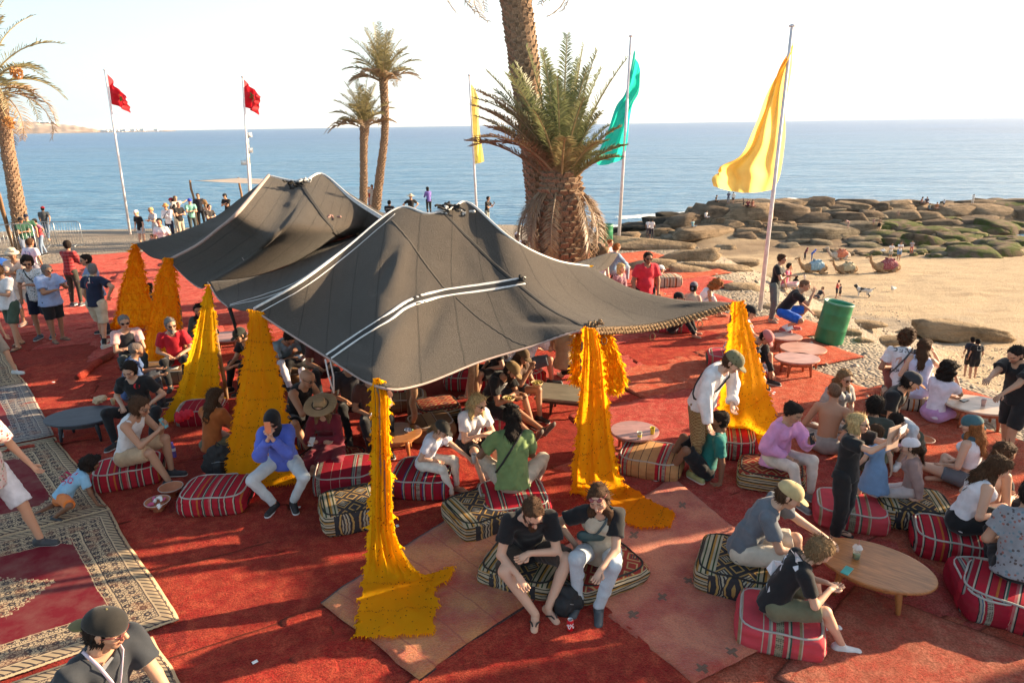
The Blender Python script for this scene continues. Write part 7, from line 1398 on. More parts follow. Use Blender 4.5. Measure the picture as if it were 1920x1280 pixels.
 if s.get('beard'):
  F = Field(H0-.16*hk, H0+.16*hk, h); F.cone(P(.03, -.055), P(.055, -.10-.02*s['beard']), .050*hk, .034*hk, k=.02, cut=[(P(.02, -.030), u)]); F.cone(P(.103, -.06), P(.12, -.058), .014*hk, k=.005, sub=True); [F.cone(P(.0, -.02, sg*.064), P(.02, -.07, sg*.045), .018*hk, .02*hk, k=.02) for sg in (-1, 1)]; sdf_part('beard', F, hair_mat(col), root, (.004*hk, 16, 3))
def hats(s, J, h, root):
 c = s.get('cap'); hk = J['hk']; H0 = J['head']; f, u, w = J['hf'], J['hu'], J['hs']; P = lambda a, b, c=0: H0+(f*a+u*b+w*c)*hk; h = max(.006, h*.7)
 if c:
  kind, col = c[0], c[1]; col2 = c[2] if len(c) > 2 else col; ff = -f if kind == 'back' else f; fc = H0-f*.010*hk; F = Field(H0-.26*hk, H0+.26*hk, h)
  if kind in ('cap', 'back'):
   F.cone(P(-.030, .040), P(.008, .042), .098*hk, .096*hk, k=.01, flat=(w, .88), cut=[(P(0, .030), -nrm(u+f*.12))]); o = sdf_part('cap', F, cloth_mat(col, *(c[3:5] if len(c) > 3 else ())), root)
   if o:
    F = Field(H0-.26*hk, H0+.26*hk, h); bb = fc+u*.034*hk; F.cone(bb+ff*.075*hk, bb+ff*.125*hk-u*.014*hk, .064*hk, .060*hk, k=.01, flat=(nrm(u+ff*.2), .12)); sdf_part('brim', F, cloth_mat(col2), o); mb = MB(); mb.lathe([(.008, 0), (.006, .006), (0, .008)], 8, M=Matrix.Translation(Vector(P(-.01, .136)))); mb.build('button', cloth_mat(col2), o)
  elif kind in ('straw', 'bucket', 'visorhat'):
   rb = {'straw': .215, 'bucket': .135, 'visorhat': .16}[kind]; F.cone(P(-.012, .045), P(-.012, .10), .096*hk, .078*hk, k=.015, cut=[(P(0, .035), -u), (P(0, .150), u)]); F.cone(P(-.012, .050-(.02 if kind == 'bucket' else 0)), P(-.012, .052), rb*hk, k=.012, flat=(u, .07 if kind != 'bucket' else .25)); o = sdf_part('sun_hat', F, cloth_mat(col, 'stripe' if kind == 'straw' else None, (shade(col, .75), 80) if kind == 'straw' else None), root)
   if o: mb = MB(); mb.tube([tuple(P(-.012+.101*math.cos(a), .062, .101*math.sin(a))) for a in np.linspace(0, 6.283, 25)], .010*hk, 6, cap=False, sx=1.0); mb.build('hat_band', cloth_mat(col2 if col2 != col else shade(col, .35)), o)
  elif kind == 'beanie': F.cone(P(-.030, .040), P(.008, .042), .100*hk, .098*hk, k=.01, flat=(w, .90), cut=[(P(0, .025), -nrm(u+f*.25))]); F.cone(P(-.10, .01), P(-.13, -.02), .025*hk, k=.02); sdf_part('bandana', F, cloth_mat(col), root)
 g = s.get('glasses')
 if g:
  F = Field(H0-.16*hk, H0+.16*hk, min(h, .007)); up_ = .058 if g == 'top' else .004; fw = .082 if g == 'top' else .090; fo = nrm(f+u*.9) if g == 'top' else f
  gl = {'round': .026}.get(g, .027)
  for sg in (-1, 1): F.cone(P(fw, up_, sg*.032), P(fw, up_, sg*.034), gl*hk, k=.0, flat=(fo, .26), flat2=(u, .80 if g != 'round' else 1.0))
  F.cone(P(fw+.006, up_+.006, -.012), P(fw+.006, up_+.006, .012), .005*hk, k=.0)
  gm = plain(s.get('glc', (.02, .012, .012) if g != 'clear' else (.16, .10, .08)), .12); o = sdf_part('sunglasses', F, gm, root)
  if o: mb = MB(); [mb.tube([tuple(P(fw-.002, up_+.008, sg*.060)), tuple(P(.03, up_+.010, sg*.080)), tuple(P(-.012, up_+.004, sg*.082))], .0035*hk, 5) for sg in (-1, 1)]; mb.build('temple_arm', gm, o)
def wrap(F, c, d, mx=.35):
 "walk out from a point until the cloth surface"
 c = np.array(c); d = nrm(d); v = F.v; last = None
 for t_ in np.arange(.02, mx, .006):
  p = c+d*t_; i = np.round((p-F.lo)/F.h).astype(int)
  if (i < 0).any() or (i >= F.n).any(): break
  if v[tuple(i)] < 0: last = t_
 return c+d*((last if last is not None else .12)+.010)
def strap(s, J, root, side=1, col=(.02, .02, .02), bag=None, r=.012, name='shoulder_strap'):
 "a belt from one shoulder round to the other hip, lying on the clothes"
 F = s['topF']; k = s['k']; A = J['neck']*.45+J['sh'+('L' if side > 0 else 'R')]*.55+J['u2']*.03*k; Bp = J['waist']-J['sx']*side*.13*k; C = (A+Bp)/2; ax_ = nrm(A-Bp); n_ = J['fr']; P = []
 for a in np.linspace(0, 2*math.pi, 33): d = ax_*math.cos(a)+n_*math.sin(a); P.append(tuple(wrap(F, C, d, .45)))
 mb = MB(); mb.tube(P, r*k, 5, cap=False); mb.build(name, plain(col, .7), root)
 if bag:
  q = wrap(F, C-ax_*.06*k, n_*bag[1]+(-ax_)*.35, .45); FF = Field(q-.16*k, q+.16*k, .012); FF.cone(q-J['sx']*.07*k, q+J['sx']*.07*k+J['u1']*.02*k, .060*k, .055*k, k=.02, flat=(n_, .55)); sdf_part('waist_bag', FF, plain(bag[0], .5, bump=.2), root)
def decal(s, J, root, polys, col, back=True, size=.3, off=(0, .02), name='print', rot=0):
 "flat print laid on the shirt: polygons in chest units, each point pushed onto the cloth"
 F = s['topF']; k = s['k']; n_ = -J['fr'] if back else J['fr']; x_ = J['sx']*(-1 if back else 1)*-1; x_ = np.cross(J['u1'], n_); V = []; Fc = []
 for poly in polys:
  b = len(V); P = np.array(poly, float)
  for (a, c_) in P: V.append(wrap(F, J['chest']+x_*(off[0]+a*size)*k+J['u1']*(off[1]+c_*size)*k, n_, .4)-n_*.006)
  Fc.append(list(range(b, b+len(P))))
 me = new_mesh(np.array(V), Fc, cloth_mat(col), False); link(name, me, root)
def text_decal(s, J, root, txt, col, back=True, size=.06, off=(0, 0), name='lettering', bold=.0):
 cu = bpy.data.curves.new('t', 'FONT'); cu.body = txt; cu.size = 1; cu.align_x = 'CENTER'; cu.align_y = 'CENTER'; cu.resolution_u = 2; cu.offset = bold; tmp = bpy.data.objects.new('t', cu); COL.objects.link(tmp); dg = bpy.context.evaluated_depsgraph_get(); dg.update(); me = bpy.data.meshes.new_from_object(tmp.evaluated_get(dg)); bpy.data.objects.remove(tmp)
 F = s['topF']; k = s['k']; n_ = -J['fr'] if back else J['fr']; x_ = np.cross(J['u1'], n_); V = []
 for v in me.vertices: V.append(wrap(F, J['chest']+x_*(off[0]+v.co.x*size)*k+J['u1']*(off[1]+v.co.y*size)*k, n_, .4)-n_*.005)
 m2 = new_mesh(np.array(V), [tuple(p.vertices) for p in me.polygons], cloth_mat(col), False); bpy.data.meshes.remove(me); link(name, m2, root)
PEOPLE = {}; _ps = [0]
def person(key, label, hd, yaw, ft=None, ht=None, Y=None, z0=0.0, **s):
 """hd: head-top pixel. ft: feet pixel (standing). ht: height factor for 1.72 m when no feet pixel. Y: distance instead"""
 _ps[0] += 1; s['seed'] = _ps[0]; s.setdefault('sex', 'm'); s.setdefault('skin', 't'); s.setdefault('legs', 'stand'); s.setdefault('hair', 'short'); s.setdefault('hc', 'bk'); s['_ps'] = 1.0 if (Y or 0) > 28 or ft is not None else 1.11
 if s['legs'] in ('sit', 'sitw', 'sitx', 'out', 'low', 'cross', 'up', 'side') and 'seat' not in s: s['seat'] = .30 if s['legs'] in ('sit', 'sitw', 'sitx', 'low') else 0.02
 if s.get('seat', 0) > .2: s['seat'] *= 1.06
 cap_h = .035 if s.get('cap') else (.02 if s['hair'] in ('thick',) else (.035 if s['hair'] in ('curly', 'afro', 'bigcurl') else .01)); zr = rad(yaw)
 def place(k):
  s['k'] = k; J = pose_joints(s); top = J['top']+J['hu']*cap_h*k; c, n_ = math.cos(zr), math.sin(zr); return J, np.array([top[0]*c-top[1]*n_, top[0]*n_+top[1]*c, top[2]])
 if ft is not None:
  g = CAST(*ft) if ft[1] < 500 and ft[0] > 1200 else (TER(*ft) if (ft[1] < 600 and (ft[0] > 1240 or ft[1] < 480)) else G(*ft))
  k = 1.0
  for _ in range(4):
   J, tp = place(k); d = ray(*hd); t_ = (g.y+tp[1])/d[1]; zt = CAM_H+d[2]*t_; k *= (zt-g.z)/tp[2]; k = min(1.28, max(.45, k))
  J, tp = place(k); loc = g
 elif Y is not None:
  k = (ht or 1.0)*s['_ps']; J, tp = place(k); d = ray(*hd); p = np.array([0, 0, CAM_H])+d*(Y/d[1]); loc = Vector((p[0]-tp[0], Y-tp[1], p[2]-tp[2]))
 else:
  k = (ht or 1.0)*s['_ps']; J, tp = place(k); p = G(hd[0], hd[1], z0+tp[2]); loc = Vector((p.x-tp[0], p.y-tp[1], z0))
 dist = (Vector((0, 0, CAM_H))-loc).length; h = min(.030, max(.0115, dist/683*.85)); near = dist < 22; s['h'] = h
 root = link('person', build_body(s, J, h, near), None, loc+Vector((0, 0, .022 if z0 == 0 and dist < 35 else 0)), (0, 0, zr)); tag(root, label, 'person', s.get('group'))
 if s.get('bottom'): cloth_bottom(s, J, h, root, s['bottom'], near)
 if s.get('top'): cloth_top(s, J, h, root, s['top'], near)
 if s.get('over'): keep = s.get('topF'); s2 = dict(s); s2['loose'] = 1.12; cloth_top(s2, J, h, root, s['over'], near); s['topF'] = s2['topF']
 if s.get('shoes') and dist < 40: shoes(s, J, h, root, s['shoes'])
 if dist < 120: hair(s, J, h, root, near)
 hats(s, J, h, root) if dist < 60 else None
 if 'topF' in s:
  if s.get('strap'): strap(s, J, root, *s['strap'])
  for d in s.get('decals', ()): (text_decal if isinstance(d[0], str) else decal)(s, J, root, *d[:2], **(d[2] if len(d) > 2 else {}))
 s['J'] = J; s['root'] = root; s['loc'] = loc; s['zr'] = zr; s.pop('topF', None); PEOPLE[key] = s; return s
def hand(key, n_, d=(0, 0, 0)):
 s = PEOPLE[key]; J = s['J']; p = J['palm'+n_]+J['hd'+n_]*.03*s['k']+np.array(d); return s['root'].matrix_basis @ Vector(p)
def held_phone(key, n_, label, mat=None, rz=None, tilt=60):
 s = PEOPLE[key]; p = hand(key, n_, (0, -.01, .02)); boxy('phone', p, (.075, .012, .15), mat or M_PHONE, label, 'phone', s['zr'] if rz is None else rz, rx=rad(tilt-90))
BLK = (.016, .016, .018); WHT = (.74, .73, .74); NVY = (.014, .020, .045); DEN = (.20, .29, .40); BEI = (.52, .42, .30); GRT = (.10, .12, .13); KHA = (.16, .15, .09)
def pf(key, sub, dx=0.0, dy=0.0):
 s = PEOPLE[key]; J = s['J']; q = s['root'].matrix_basis @ Vector(J['pel']-J['fr']*.04+np.array([0, 0, 0]))
 for o in COL.objects:
  if o.name.startswith('pouf') and sub in o.get('label', ''): o.location = (q.x+dx, q.y+dy, .022); return
 print('no pouf', sub)
P = person
# ---- foreground pair and corner man
P('beard', 'bearded man in black t-shirt and dark shorts sitting on a pouf, sunglasses, flip flops', (1003, 951), 8, ht=1.11, skin='f', legs='sitw', seat=.26, lean=28, hunch=18, hy=3, hp=30, armR='knees', armL='fold', hair='short', hc='br', beard=2, glasses='dark', top=('tee', BLK), bottom=('shorts', (.06, .045, .035)), shoes=('sandal', (.05, .04, .035)), footL=(.10, -.50, .085), footR=(-.02, -.56, .085))
pf('beard', 'under the bearded man')
P('overall', 'woman in cream overalls and black t-shirt on a kilim pouf with a dark belt bag', (1118, 917), -12, ht=1.05, sex='f', skin='f', legs='sit', seat=.26, lean=16, hunch=6, hy=-8, hp=10, hr=8, armR=(.22, .02, -.26), armL='knees', hair='wavy', hc='br', glasses='top', glc=(.25, .05, .05), top=('tee', BLK), over=('cami', (.50, .44, .34)), bottom=('trousers', (.40, .44, .48), 'denim'), shoes=('shoe', (.07, .08, .09)), strap=(1, (.05, .08, .09), ((.04, .08, .085), 1.0)), footL=(.03, -.46, .085), footR=(-.16, -.40, .085))
pf('overall', 'denim overalls')
P('lanyard', 'man with backwards black cap and white lanyard close at the lower left, from above', (205, 1143), 62, ht=1.02, skin='t', legs='walk', lean=12, hy=35, hp=14, armL='swing', armR='swing', hair='short', cap=('back', (.022, .020, .018), (.16, .13, .05)), glasses='dark', glc=(.12, .03, .03), stub=.4, top=('tee', (.030, .034, .042)), bottom=('trousers', BLK), shoes=('shoe', BLK), decals=(([[(-.2, .1), (.25, .1), (.25, -.3), (-.2, -.3)]], (.10, .10, .11), dict(back=False, size=.35)), ([[(-.15, .2), (.0, .35), (.03, .30), (-.12, .15)]], (.3, .3, .3), dict(back=False, size=.35))))
_s = PEOPLE['lanyard']; _J = _s['J']; mb = MB(); _n = _J['neck']; _k = _s['k']
mb.tube([tuple(_n+_J['sx']*sg*.085*_k-_J['fr']*.03*_k+_J['u2']*.05*_k) for sg in (-1,)]+[tuple(_n-_J['sx']*.07*_k+_J['fr']*.085*_k+_J['u2']*.0), tuple(_J['chest']-_J['sx']*.03*_k+_J['fr']*.135*_k), tuple(_J['chest']+_J['fr']*.15*_k-_J['u1']*.10*_k), tuple(_J['chest']+_J['sx']*.03*_k+_J['fr']*.135*_k), tuple(_n+_J['sx']*.07*_k+_J['fr']*.085*_k), tuple(_n+_J['sx']*.085*_k-_J['fr']*.03*_k+_J['u2']*.05*_k)], .011, 6, sx=.4); mb.build('lanyard', plain((.72, .55, .62), .6), _s['root'])
P('edgeman', 'man in red and white floral shirt and white shorts striding at the left picture edge', (-8, 752), 92, ft=(22, 1040), skin='t', legs='walk', lean=4, arms='swing', hair='thick', top=('shirt', (.55, .45, .42), 'floral', ((.35, .06, .06), (.15, .22, .15), (.5, .2, .2))), bottom=('shorts', (.62, .62, .66)), shoes=('shoe', (.04, .04, .045)), strap=(1, BLK))
P('legman', 'person in pale shoes at the left edge, mostly outside the picture', (-38, 560), 90, ft=(2, 708), skin='t', legs='walk', hair='short', top=('tee', (.4, .2, .2)), bottom=('shorts', (.3, .25, .2)), shoes=('shoe', (.5, .5, .5)))
# ---- left standing group
P('wshirt', 'man in white short sleeved shirt, green shorts and sunglasses holding a drink, far left', (28, 497), -12, ft=(38, 652), skin='t', legs='step', lean=4, hy=-50, hp=12, armL='fold', armR='hang', hair='thick', hc='br', glasses='dark', stub=.3, top=('shirt', (.66, .65, .66)), bottom=('shorts', (.055, .085, .06)), shoes=('sandal', (.10, .06, .04)), loose=1.08)
P('floral', 'man in white floral shirt and navy shorts with a cross strap beside the blue shirt', (66, 481), 10, ft=(88, 636), skin='b', legs='stand', lean=4, hy=20, hp=15, armL='fold', armR='hang', hair='curly', hc='bk', glasses='dark', stub=.6, top=('shirt', (.58, .60, .62), 'floral', ((.08, .12, .16), (.35, .30, .25), (.12, .2, .2))), bottom=('shorts', NVY), shoes=('shoe', (.03, .045, .07)), strap=(-1, BLK))
P('bluebig', 'stout grey haired man in light blue shirt and black shorts pointing with one hand', (104, 497), 62, ft=(112, 642), skin='b', legs='stand', lean=6, bulk=1.25, hy=12, hp=12, armL=(.10, .34, -.02), armR=(.0, .30, -.12), hair='short', hc='gr', glasses='dark', top=('shirt', (.27, .36, .58)), bottom=('shorts', BLK), shoes=('sandal', (.12, .09, .07)), loose=1.18)
P('peach', 'man in peach shirt and striped sun hat standing behind the floral shirt', (46, 466), 12, ft=(58, 610), skin='b', legs='stand', armL='crossed', armR='crossed', hair='short', cap=('bucket', (.62, .50, .38), (.55, .30, .05)), hy=25, hp=8, top=('shirt', (.66, .47, .38)), bottom=('shorts', (.6, .5, .42)), shoes=('shoe', (.35, .2, .15)), loose=1.08)
P('ten', 'boy in pale pink shirt with number 10 on the back', (66, 447), 172, ft=(75, 560), skin='b', legs='stand', arms='hang', hair='thick', hc='br', hy=-20, top=('tee', (.70, .60, .66)), bottom=('shorts', (.2, .2, .25)), shoes=('shoe', WHT), decals=(('10', (.16, .14, .35), dict(size=.20, off=(0, -.02), bold=.02)),))
P('plaid', 'man in red plaid shirt and dark trousers with his back turned', (127, 451), 168, ft=(146, 575), skin='b', legs='stand', armL='fold', armR='fold', hair='thick', hc='bk', hy=40, top=('long', (.33, .030, .035), 'plaid', ((.12, .01, .015), (.6, .35, .3))), bottom=('trousers', (.045, .045, .035)), shoes=('shoe', (.05, .05, .06), WHT))
P('sunblue', 'man in blue shirt and sunglasses half hidden behind the navy shirt', (172, 478), -50, ft=(200, 628), skin='t', legs='stand', arms='fold', hair='short', hc='bk', glasses='dark', stub=.4, top=('shirt', (.22, .29, .46)), bottom=('trousers', (.05, .06, .09)), shoes=('shoe', BLK))
P('navy', 'man in navy t-shirt with a red and white emblem on the back, beige shorts', (180, 495), 172, ft=(197, 650), skin='t', legs='step', lean=6, bulk=1.1, armL='hang', armR=(.28, .0, -.25), hy=35, hair='short', hc='gr', top=('tee', NVY), bottom=('shorts', (.52, .44, .32)), shoes=('shoe', (.4, .38, .34), (.6, .6, .6), BLK), decals=(([[(-.05, .30), (.05, .33), (.09, .24), (.05, .12), (.20, .05), (.26, -.12), (.12, -.26), (-.12, -.24), (-.26, -.20), (-.16, -.05), (-.08, .05)]], (.60, .10, .08), dict(size=.42)), ([[(-.04, .26), (.02, .26), (.06, .06), (.12, -.10), (-.04, -.16), (-.06, .02)]], (.68, .50, .42), dict(size=.42)), ([[(-.32, .34), (-.02, .37), (-.02, .40), (-.32, .37)]], (.7, .6, .3), dict(size=.42)), ([[(.02, .37), (.30, .34), (.30, .37), (.02, .40)]], (.7, .6, .3), dict(size=.42))))
P('redcap', 'man in grey t-shirt and red cap walking away by the barrier', (77, 386), -165, ft=(92, 452), skin='t', legs='walk', arms='swing', hair='short', cap=('cap', (.5, .02, .03)), top=('tee', (.07, .075, .08)), bottom=('trousers', (.12, .17, .25)), shoes=('shoe', (.2, .15, .12)), bulk=1.1)
P('grn', 'man in black cap and dark green t-shirt by the left palm', (43, 407), 60, ft=(54, 490), skin='b', legs='stand', arms='fold', hair='short', cap=('cap', BLK), top=('tee', (.020, .07, .045)), bottom=('trousers', (.16, .2, .28)), shoes=('shoe', BLK), bulk=1.1)
P('grn2', 'man in navy cap and green shirt behind the dark green t-shirt', (60, 401), 40, ft=(66, 485), skin='t', legs='stand', arms='hang', hair='short', cap=('cap', NVY), top=('tee', (.03, .10, .06)), bottom=('trousers', NVY), shoes=('shoe', BLK))
P('pinkv', 'person in black cap, pink shirt and red vest with blue jeans', (71, 410), -35, ft=(84, 480), skin='t', sex='f', legs='step', arms='hip', hair='short', cap=('cap', BLK), top=('tee', (.60, .18, .25)), over=('vest', (.55, .05, .07)), bottom=('trousers', (.20, .27, .38)), shoes=('shoe', BLK))
# ---- seated men at the left
P('vest', 'grey haired man in pink shirt, dark vest and sunglasses seated by the second amber cloth', (231, 593), 35, ht=1.03, skin='t', legs='sit', seat=.30, lean=8, hp=5, armL='fold', armR='fold', hair='short', hc='gr', glasses='dark', top=('tee', (.62, .36, .34)), over=('vest', (.022, .024, .03)), bottom=('trousers', (.04, .05, .05)), shoes=('shoe', BLK))
P('blueback', 'balding grey man in blue shirt sitting with his arm on his knees, seen from behind', (256, 643), 118, ht=1.03, skin='b', legs='up', seat=.22, lean=14, armL='knee', armR='knee', hair='buzz', hc='gr', top=('tee', (.065, .11, .24)), bottom=('trousers', (.05, .055, .07)), shoes=('shoe', BLK), loose=1.1, bulk=1.1)
P('redt', 'grey bearded man in bright red t-shirt and sunglasses between the amber cloths', (318, 598), 22, ht=1.02, skin='t', legs='sit', seat=.30, lean=12, armL='lap', armR='lap', hy=20, hair='short', hc='gr', beard=1, glasses='dark', top=('tee', (.50, .016, .030)), bottom=('trousers', BLK), shoes=('shoe', BLK))
pf('redt', 'dark pouf under the seated men', -.3)
P('youth', 'young man in black t-shirt with a red dot, seated behind the dark oval table', (237, 683), 5, ht=1.02, skin='f', legs='sitw', seat=.28, lean=10, hp=18, armL='lap', armR='lap', hair='thick', hc='bk', stub=.2, top=('tee', BLK), bottom=('trousers', BLK), shoes=('shoe', BLK), decals=(([[(.15+.10*math.cos(a), .1+.10*math.sin(a)) for a in np.linspace(0, 6, 12)]], (.6, .02, .03), dict(back=False, size=.4)),))
P('tanktop', 'man in white tank top and tan shorts on a striped pouf looking at his phone', (266, 747), 84, ht=1.04, skin='t', legs='sit', seat=.28, lean=20, hunch=14, hp=16, armL='phone', armR='phone', hair='thick', hc='br', glasses='clear', stub=.5, top=('tank', (.70, .68, .69)), bottom=('shorts', (.50, .34, .21)), shoes=('shoe', (.03, .03, .035), (.5, .45, .4)), footR=(-.13, -.55, .085), footL=(.14, -.42, .085))
pf('tanktop', 'under the man in the white tank top')
P('crawl', 'child with curly dark hair in light blue t-shirt and orange shorts crawling over the carpet', (172, 857), 128, ht=.66, skin='d', legs='crawl', lean=58, hunch=0, hy=-10, hp=10, arms='ground', hair='afro', hc='bk', top=('tee', (.26, .48, .66)), bottom=('shorts', (.75, .20, .04)), shoes=('shoe', (.04, .045, .05)), loose=1.1, hs=1.12, decals=(('DJA', (.6, .04, .12), dict(size=.14, off=(-.02, .02), bold=.02)), ('GOO', (.6, .04, .12), dict(size=.14, off=(-.02, -.10), bold=.02)), ('COOL', (.6, .04, .12), dict(size=.12, off=(-.02, -.20), bold=.02))))
P('orange', 'long haired woman in orange jacket sitting cross legged beside the wide cloth', (408, 730), 165, ht=.97, sex='f', skin='f', legs='cross', seat=.08, lean=14, hy=-45, hp=14, arms='fold', hair='long', hc='br', top=('long', (.42, .12, .03)), bottom=('short', KHA), shoes=('sandal', (.05, .04, .03)))
P('bcap', 'person in black cap and black t-shirt leaning forward in the shade by the third cloth', (442, 617), -38, ht=1.0, skin='t', legs='sit', seat=.26, lean=22, hp=20, arms='knees', hair='short', cap=('cap', (.03, .035, .03)), glasses='dark', top=('tee', BLK), bottom=('trousers', BLK), shoes=('shoe', BLK))
pf('bcap', 'kilim pouf in the shade')
P('darkw', 'dark haired woman half hidden behind the third yellow cloth', (371, 572), 15, ht=.97, sex='f', skin='b', legs='sit', seat=.3, arms='lap', hair='long', hc='bk', top=('long', (.05, .06, .05)), bottom=('trousers', BLK))
P('kidb', 'dark haired child sitting behind the leftmost cloth', (280, 532), 150, ht=.85, skin='b', legs='cross', seat=.1, arms='lap', hair='long', hc='bk', top=('tee', (.05, .08, .12)), bottom=('trousers', BLK))
P('legs1', 'person in pale denim shorts and sandals standing under the rear tent flap', (297, 410), 10, Y=22.3, ht=.98, sex='f', skin='t', legs='step', arms='hang', hair='short', top=('tee', WHT), bottom=('shorts', (.35, .40, .42)), shoes=('sandal', (.3, .25, .2)))
P('lblue', 'man in light blue shirt and white trousers bent over his lap inside the tent', (545, 629), 38, ht=1.03, skin='b', legs='sit', seat=.28, lean=34, hunch=18, hp=44, armL='lap', armR='fold', hair='short', hc='bk', glasses='clear', stub=.5, top=('shirt', (.25, .36, .44)), bottom=('trousers', (.70, .70, .78)), shoes=('shoe', BLK))
pf('lblue', 'under the man in the light blue shirt')
P('bald', 'bald man with glasses in black tank top holding something in both hands', (580, 697), 62, ht=1.05, skin='t', legs='sitw', seat=.28, lean=22, hunch=12, hp=20, armL='phone', armR='phone', hair='bald', hc='bk', glasses='clear', top=('tank', BLK), bottom=('shorts', BLK), shoes=('sandal', BLK), bulk=1.08)
pf('bald', 'under the bald man')
P('hijab', 'woman in black headscarf, sunglasses and bright blue shirt on a stool with an orange phone', (507, 776), 6, ht=.99, sex='f', skin='f', legs='sitw', seat=.42, lean=22, hunch=10, hp=14, armL='mouth', armR='mouth', hair='hijab', glasses='dark', top=('long', (.10, .15, .58)), bottom=('trousers', (.46, .50, .52), 'denim'), shoes=('shoe', (.02, .02, .022), (.7, .7, .7)), loose=1.12, footL=(.12, -.28, .085), footR=(-.10, -.30, .085))
P('straw', 'woman in straw hat and burgundy dress with long hair looking at her phone', (597, 752), -4, ht=.98, sex='f', skin='f', legs='cross', seat=.16, lean=10, hp=24, arms='fold', hair='long', hc='lb', cap=('straw', (.42, .28, .15), (.05, .03, .02)), top=('dress', (.17, .020, .035)), shoes=None)
pf('straw', 'flat kilim cushion')
for key, hd_, c_ in (('in1', (652, 668), (.04, .04, .05)), ('in2', (694, 690), (.10, .04, .03)), ('in3', (560, 600), (.05, .05, .05)), ('in4', (600, 615), (.10, .03, .03))): P(key, {'in1': 'person in dark clothes in the deep shade under the front eave', 'in2': 'person in brown behind the striped tie under the front tent', 'in3': 'dark haired person sitting behind the light blue shirt in the shade', 'in4': 'person in dark red seen under the left eave of the front tent'}[key], hd_, random.choice([-60, 20, 150]), ht=1, skin='b', legs='sit', seat=.28, arms='lap', hair='short', top=('tee', c_), bottom=('trousers', BLK), shoes=('shoe', BLK))
# ---- inside the front tent
P('girlw', 'girl in white dress with a ponytail sitting on the blue striped pouf', (836, 793), 62, ht=.80, sex='f', skin='f', legs='sit', seat=.29, lean=26, hunch=12, hp=26, armL='reach', armR='lap', hair='pony', hc='lb', cap=('cap', (.04, .035, .03)), top=('tee', (.72, .70, .78)), bottom=('trousers', (.74, .68, .60)), shoes=('sandal', (.35, .28, .2)), hs=1.08, loose=1.1)
pf('girlw', 'under the girl in white')
P('blonde', 'blonde woman in sunglasses and white lace top facing the man in green', (900, 743), 34, ht=.98, sex='f', skin='f', legs='sit', seat=.30, lean=20, hy=18, hp=14, armL='fold', armR='fold', hair='wavy', hc='bl', glasses='dark', top=('tee', (.72, .70, .72)), bottom=('shorts', BLK), shoes=('sandal', (.3, .22, .15)), loose=1.1)
P('green', 'man with dark braids in olive green t-shirt and beige trousers seen from behind', (957, 765), 178, ht=1.05, skin='d', legs='sitw', seat=.30, lean=16, hunch=8, armL=(.30, .28, -.16), armR='fold', hair='braids', hc='bk', hy=30, top=('tee', (.18, .26, .10)), bottom=('trousers', (.46, .40, .32)), shoes=('shoe', BLK), strap=(-1, (.02, .02, .02)), loose=1.12, bulk=1.08, front=0)
pf('green', 'under the man in the green shirt')
P('eat', 'bearded man in brown cap and black t-shirt eating from a bowl, legs stretched out', (970, 683), 55, ht=1.05, skin='b', legs='out', seat=.30, lean=30, hunch=20, hy=8, hp=34, armL='fold', armR='hold', hair='short', cap=('cap', (.20, .13, .055)), beard=2, top=('tee', BLK), bottom=('shorts', BLK), shoes=('shoe', (.06, .045, .04), (.10, .08, .07)), decals=(([[(-.1, .1), (.1, .12), (.08, -.15), (-.12, -.1)]], (.55, .52, .5), dict(back=False, size=.4)),), footL=(.16, -.80, .085), footR=(-.06, -.76, .085))
pf('eat', 'under the men eating')
P('eat2', 'person in brown cap and dark glasses holding a bowl behind the eating man', (985, 655), 45, ht=.98, sex='f', skin='b', legs='sit', seat=.30, lean=18, hp=20, armL='hold', armR='mouth', hair='long', hc='br', cap=('cap', (.13, .085, .045)), glasses='dark', top=('tee', (.10, .06, .045)), bottom=('short', (.05, .05, .06)), shoes=('shoe', BLK))
P('wback', 'man in white t-shirt and grey shorts sitting hunched with his back to the camera', (1020, 600), 118, ht=1.05, skin='t', legs='sitw', seat=.30, lean=32, hunch=14, hp=20, armL='knees', armR='mouth', hair='short', hc='br', top=('tee', (.70, .64, .66)), bottom=('shorts', (.10, .11, .13)), shoes=('shoe', BLK), loose=1.15, bulk=1.15)
pf('wback', 'man in the white shirt seen from behind')
P('incl', 'person in flowered red top leaning over in the shade of the front tent', (900, 600), 30, ht=1.0, skin='t', legs='sit', seat=.3, lean=30, arms='lap', hair='short', top=('tee', (.30, .05, .06), 'floral', ((.5, .4, .4), (.1, .02, .03), (.4, .3, .3))), bottom=('trousers', BLK))
P('lady_b', 'person in black with bare calves and sandals sitting beside the tent pole', (915, 618), -65, ht=1.0, sex='f', skin='f', legs='sit', seat=.30, lean=12, arms='lap', hair='short', hc='br', top=('tee', BLK), bottom=('shorts', BLK), shoes=('sandal', BLK))
P('shine', 'person in tan jacket sitting just left of the middle cloth', (1062, 596), 150, ht=.98, skin='f', legs='cross', seat=.28, arms='fold', hair='thick', hc='lb', top=('long', (.42, .30, .18)), bottom=('trousers', BLK))
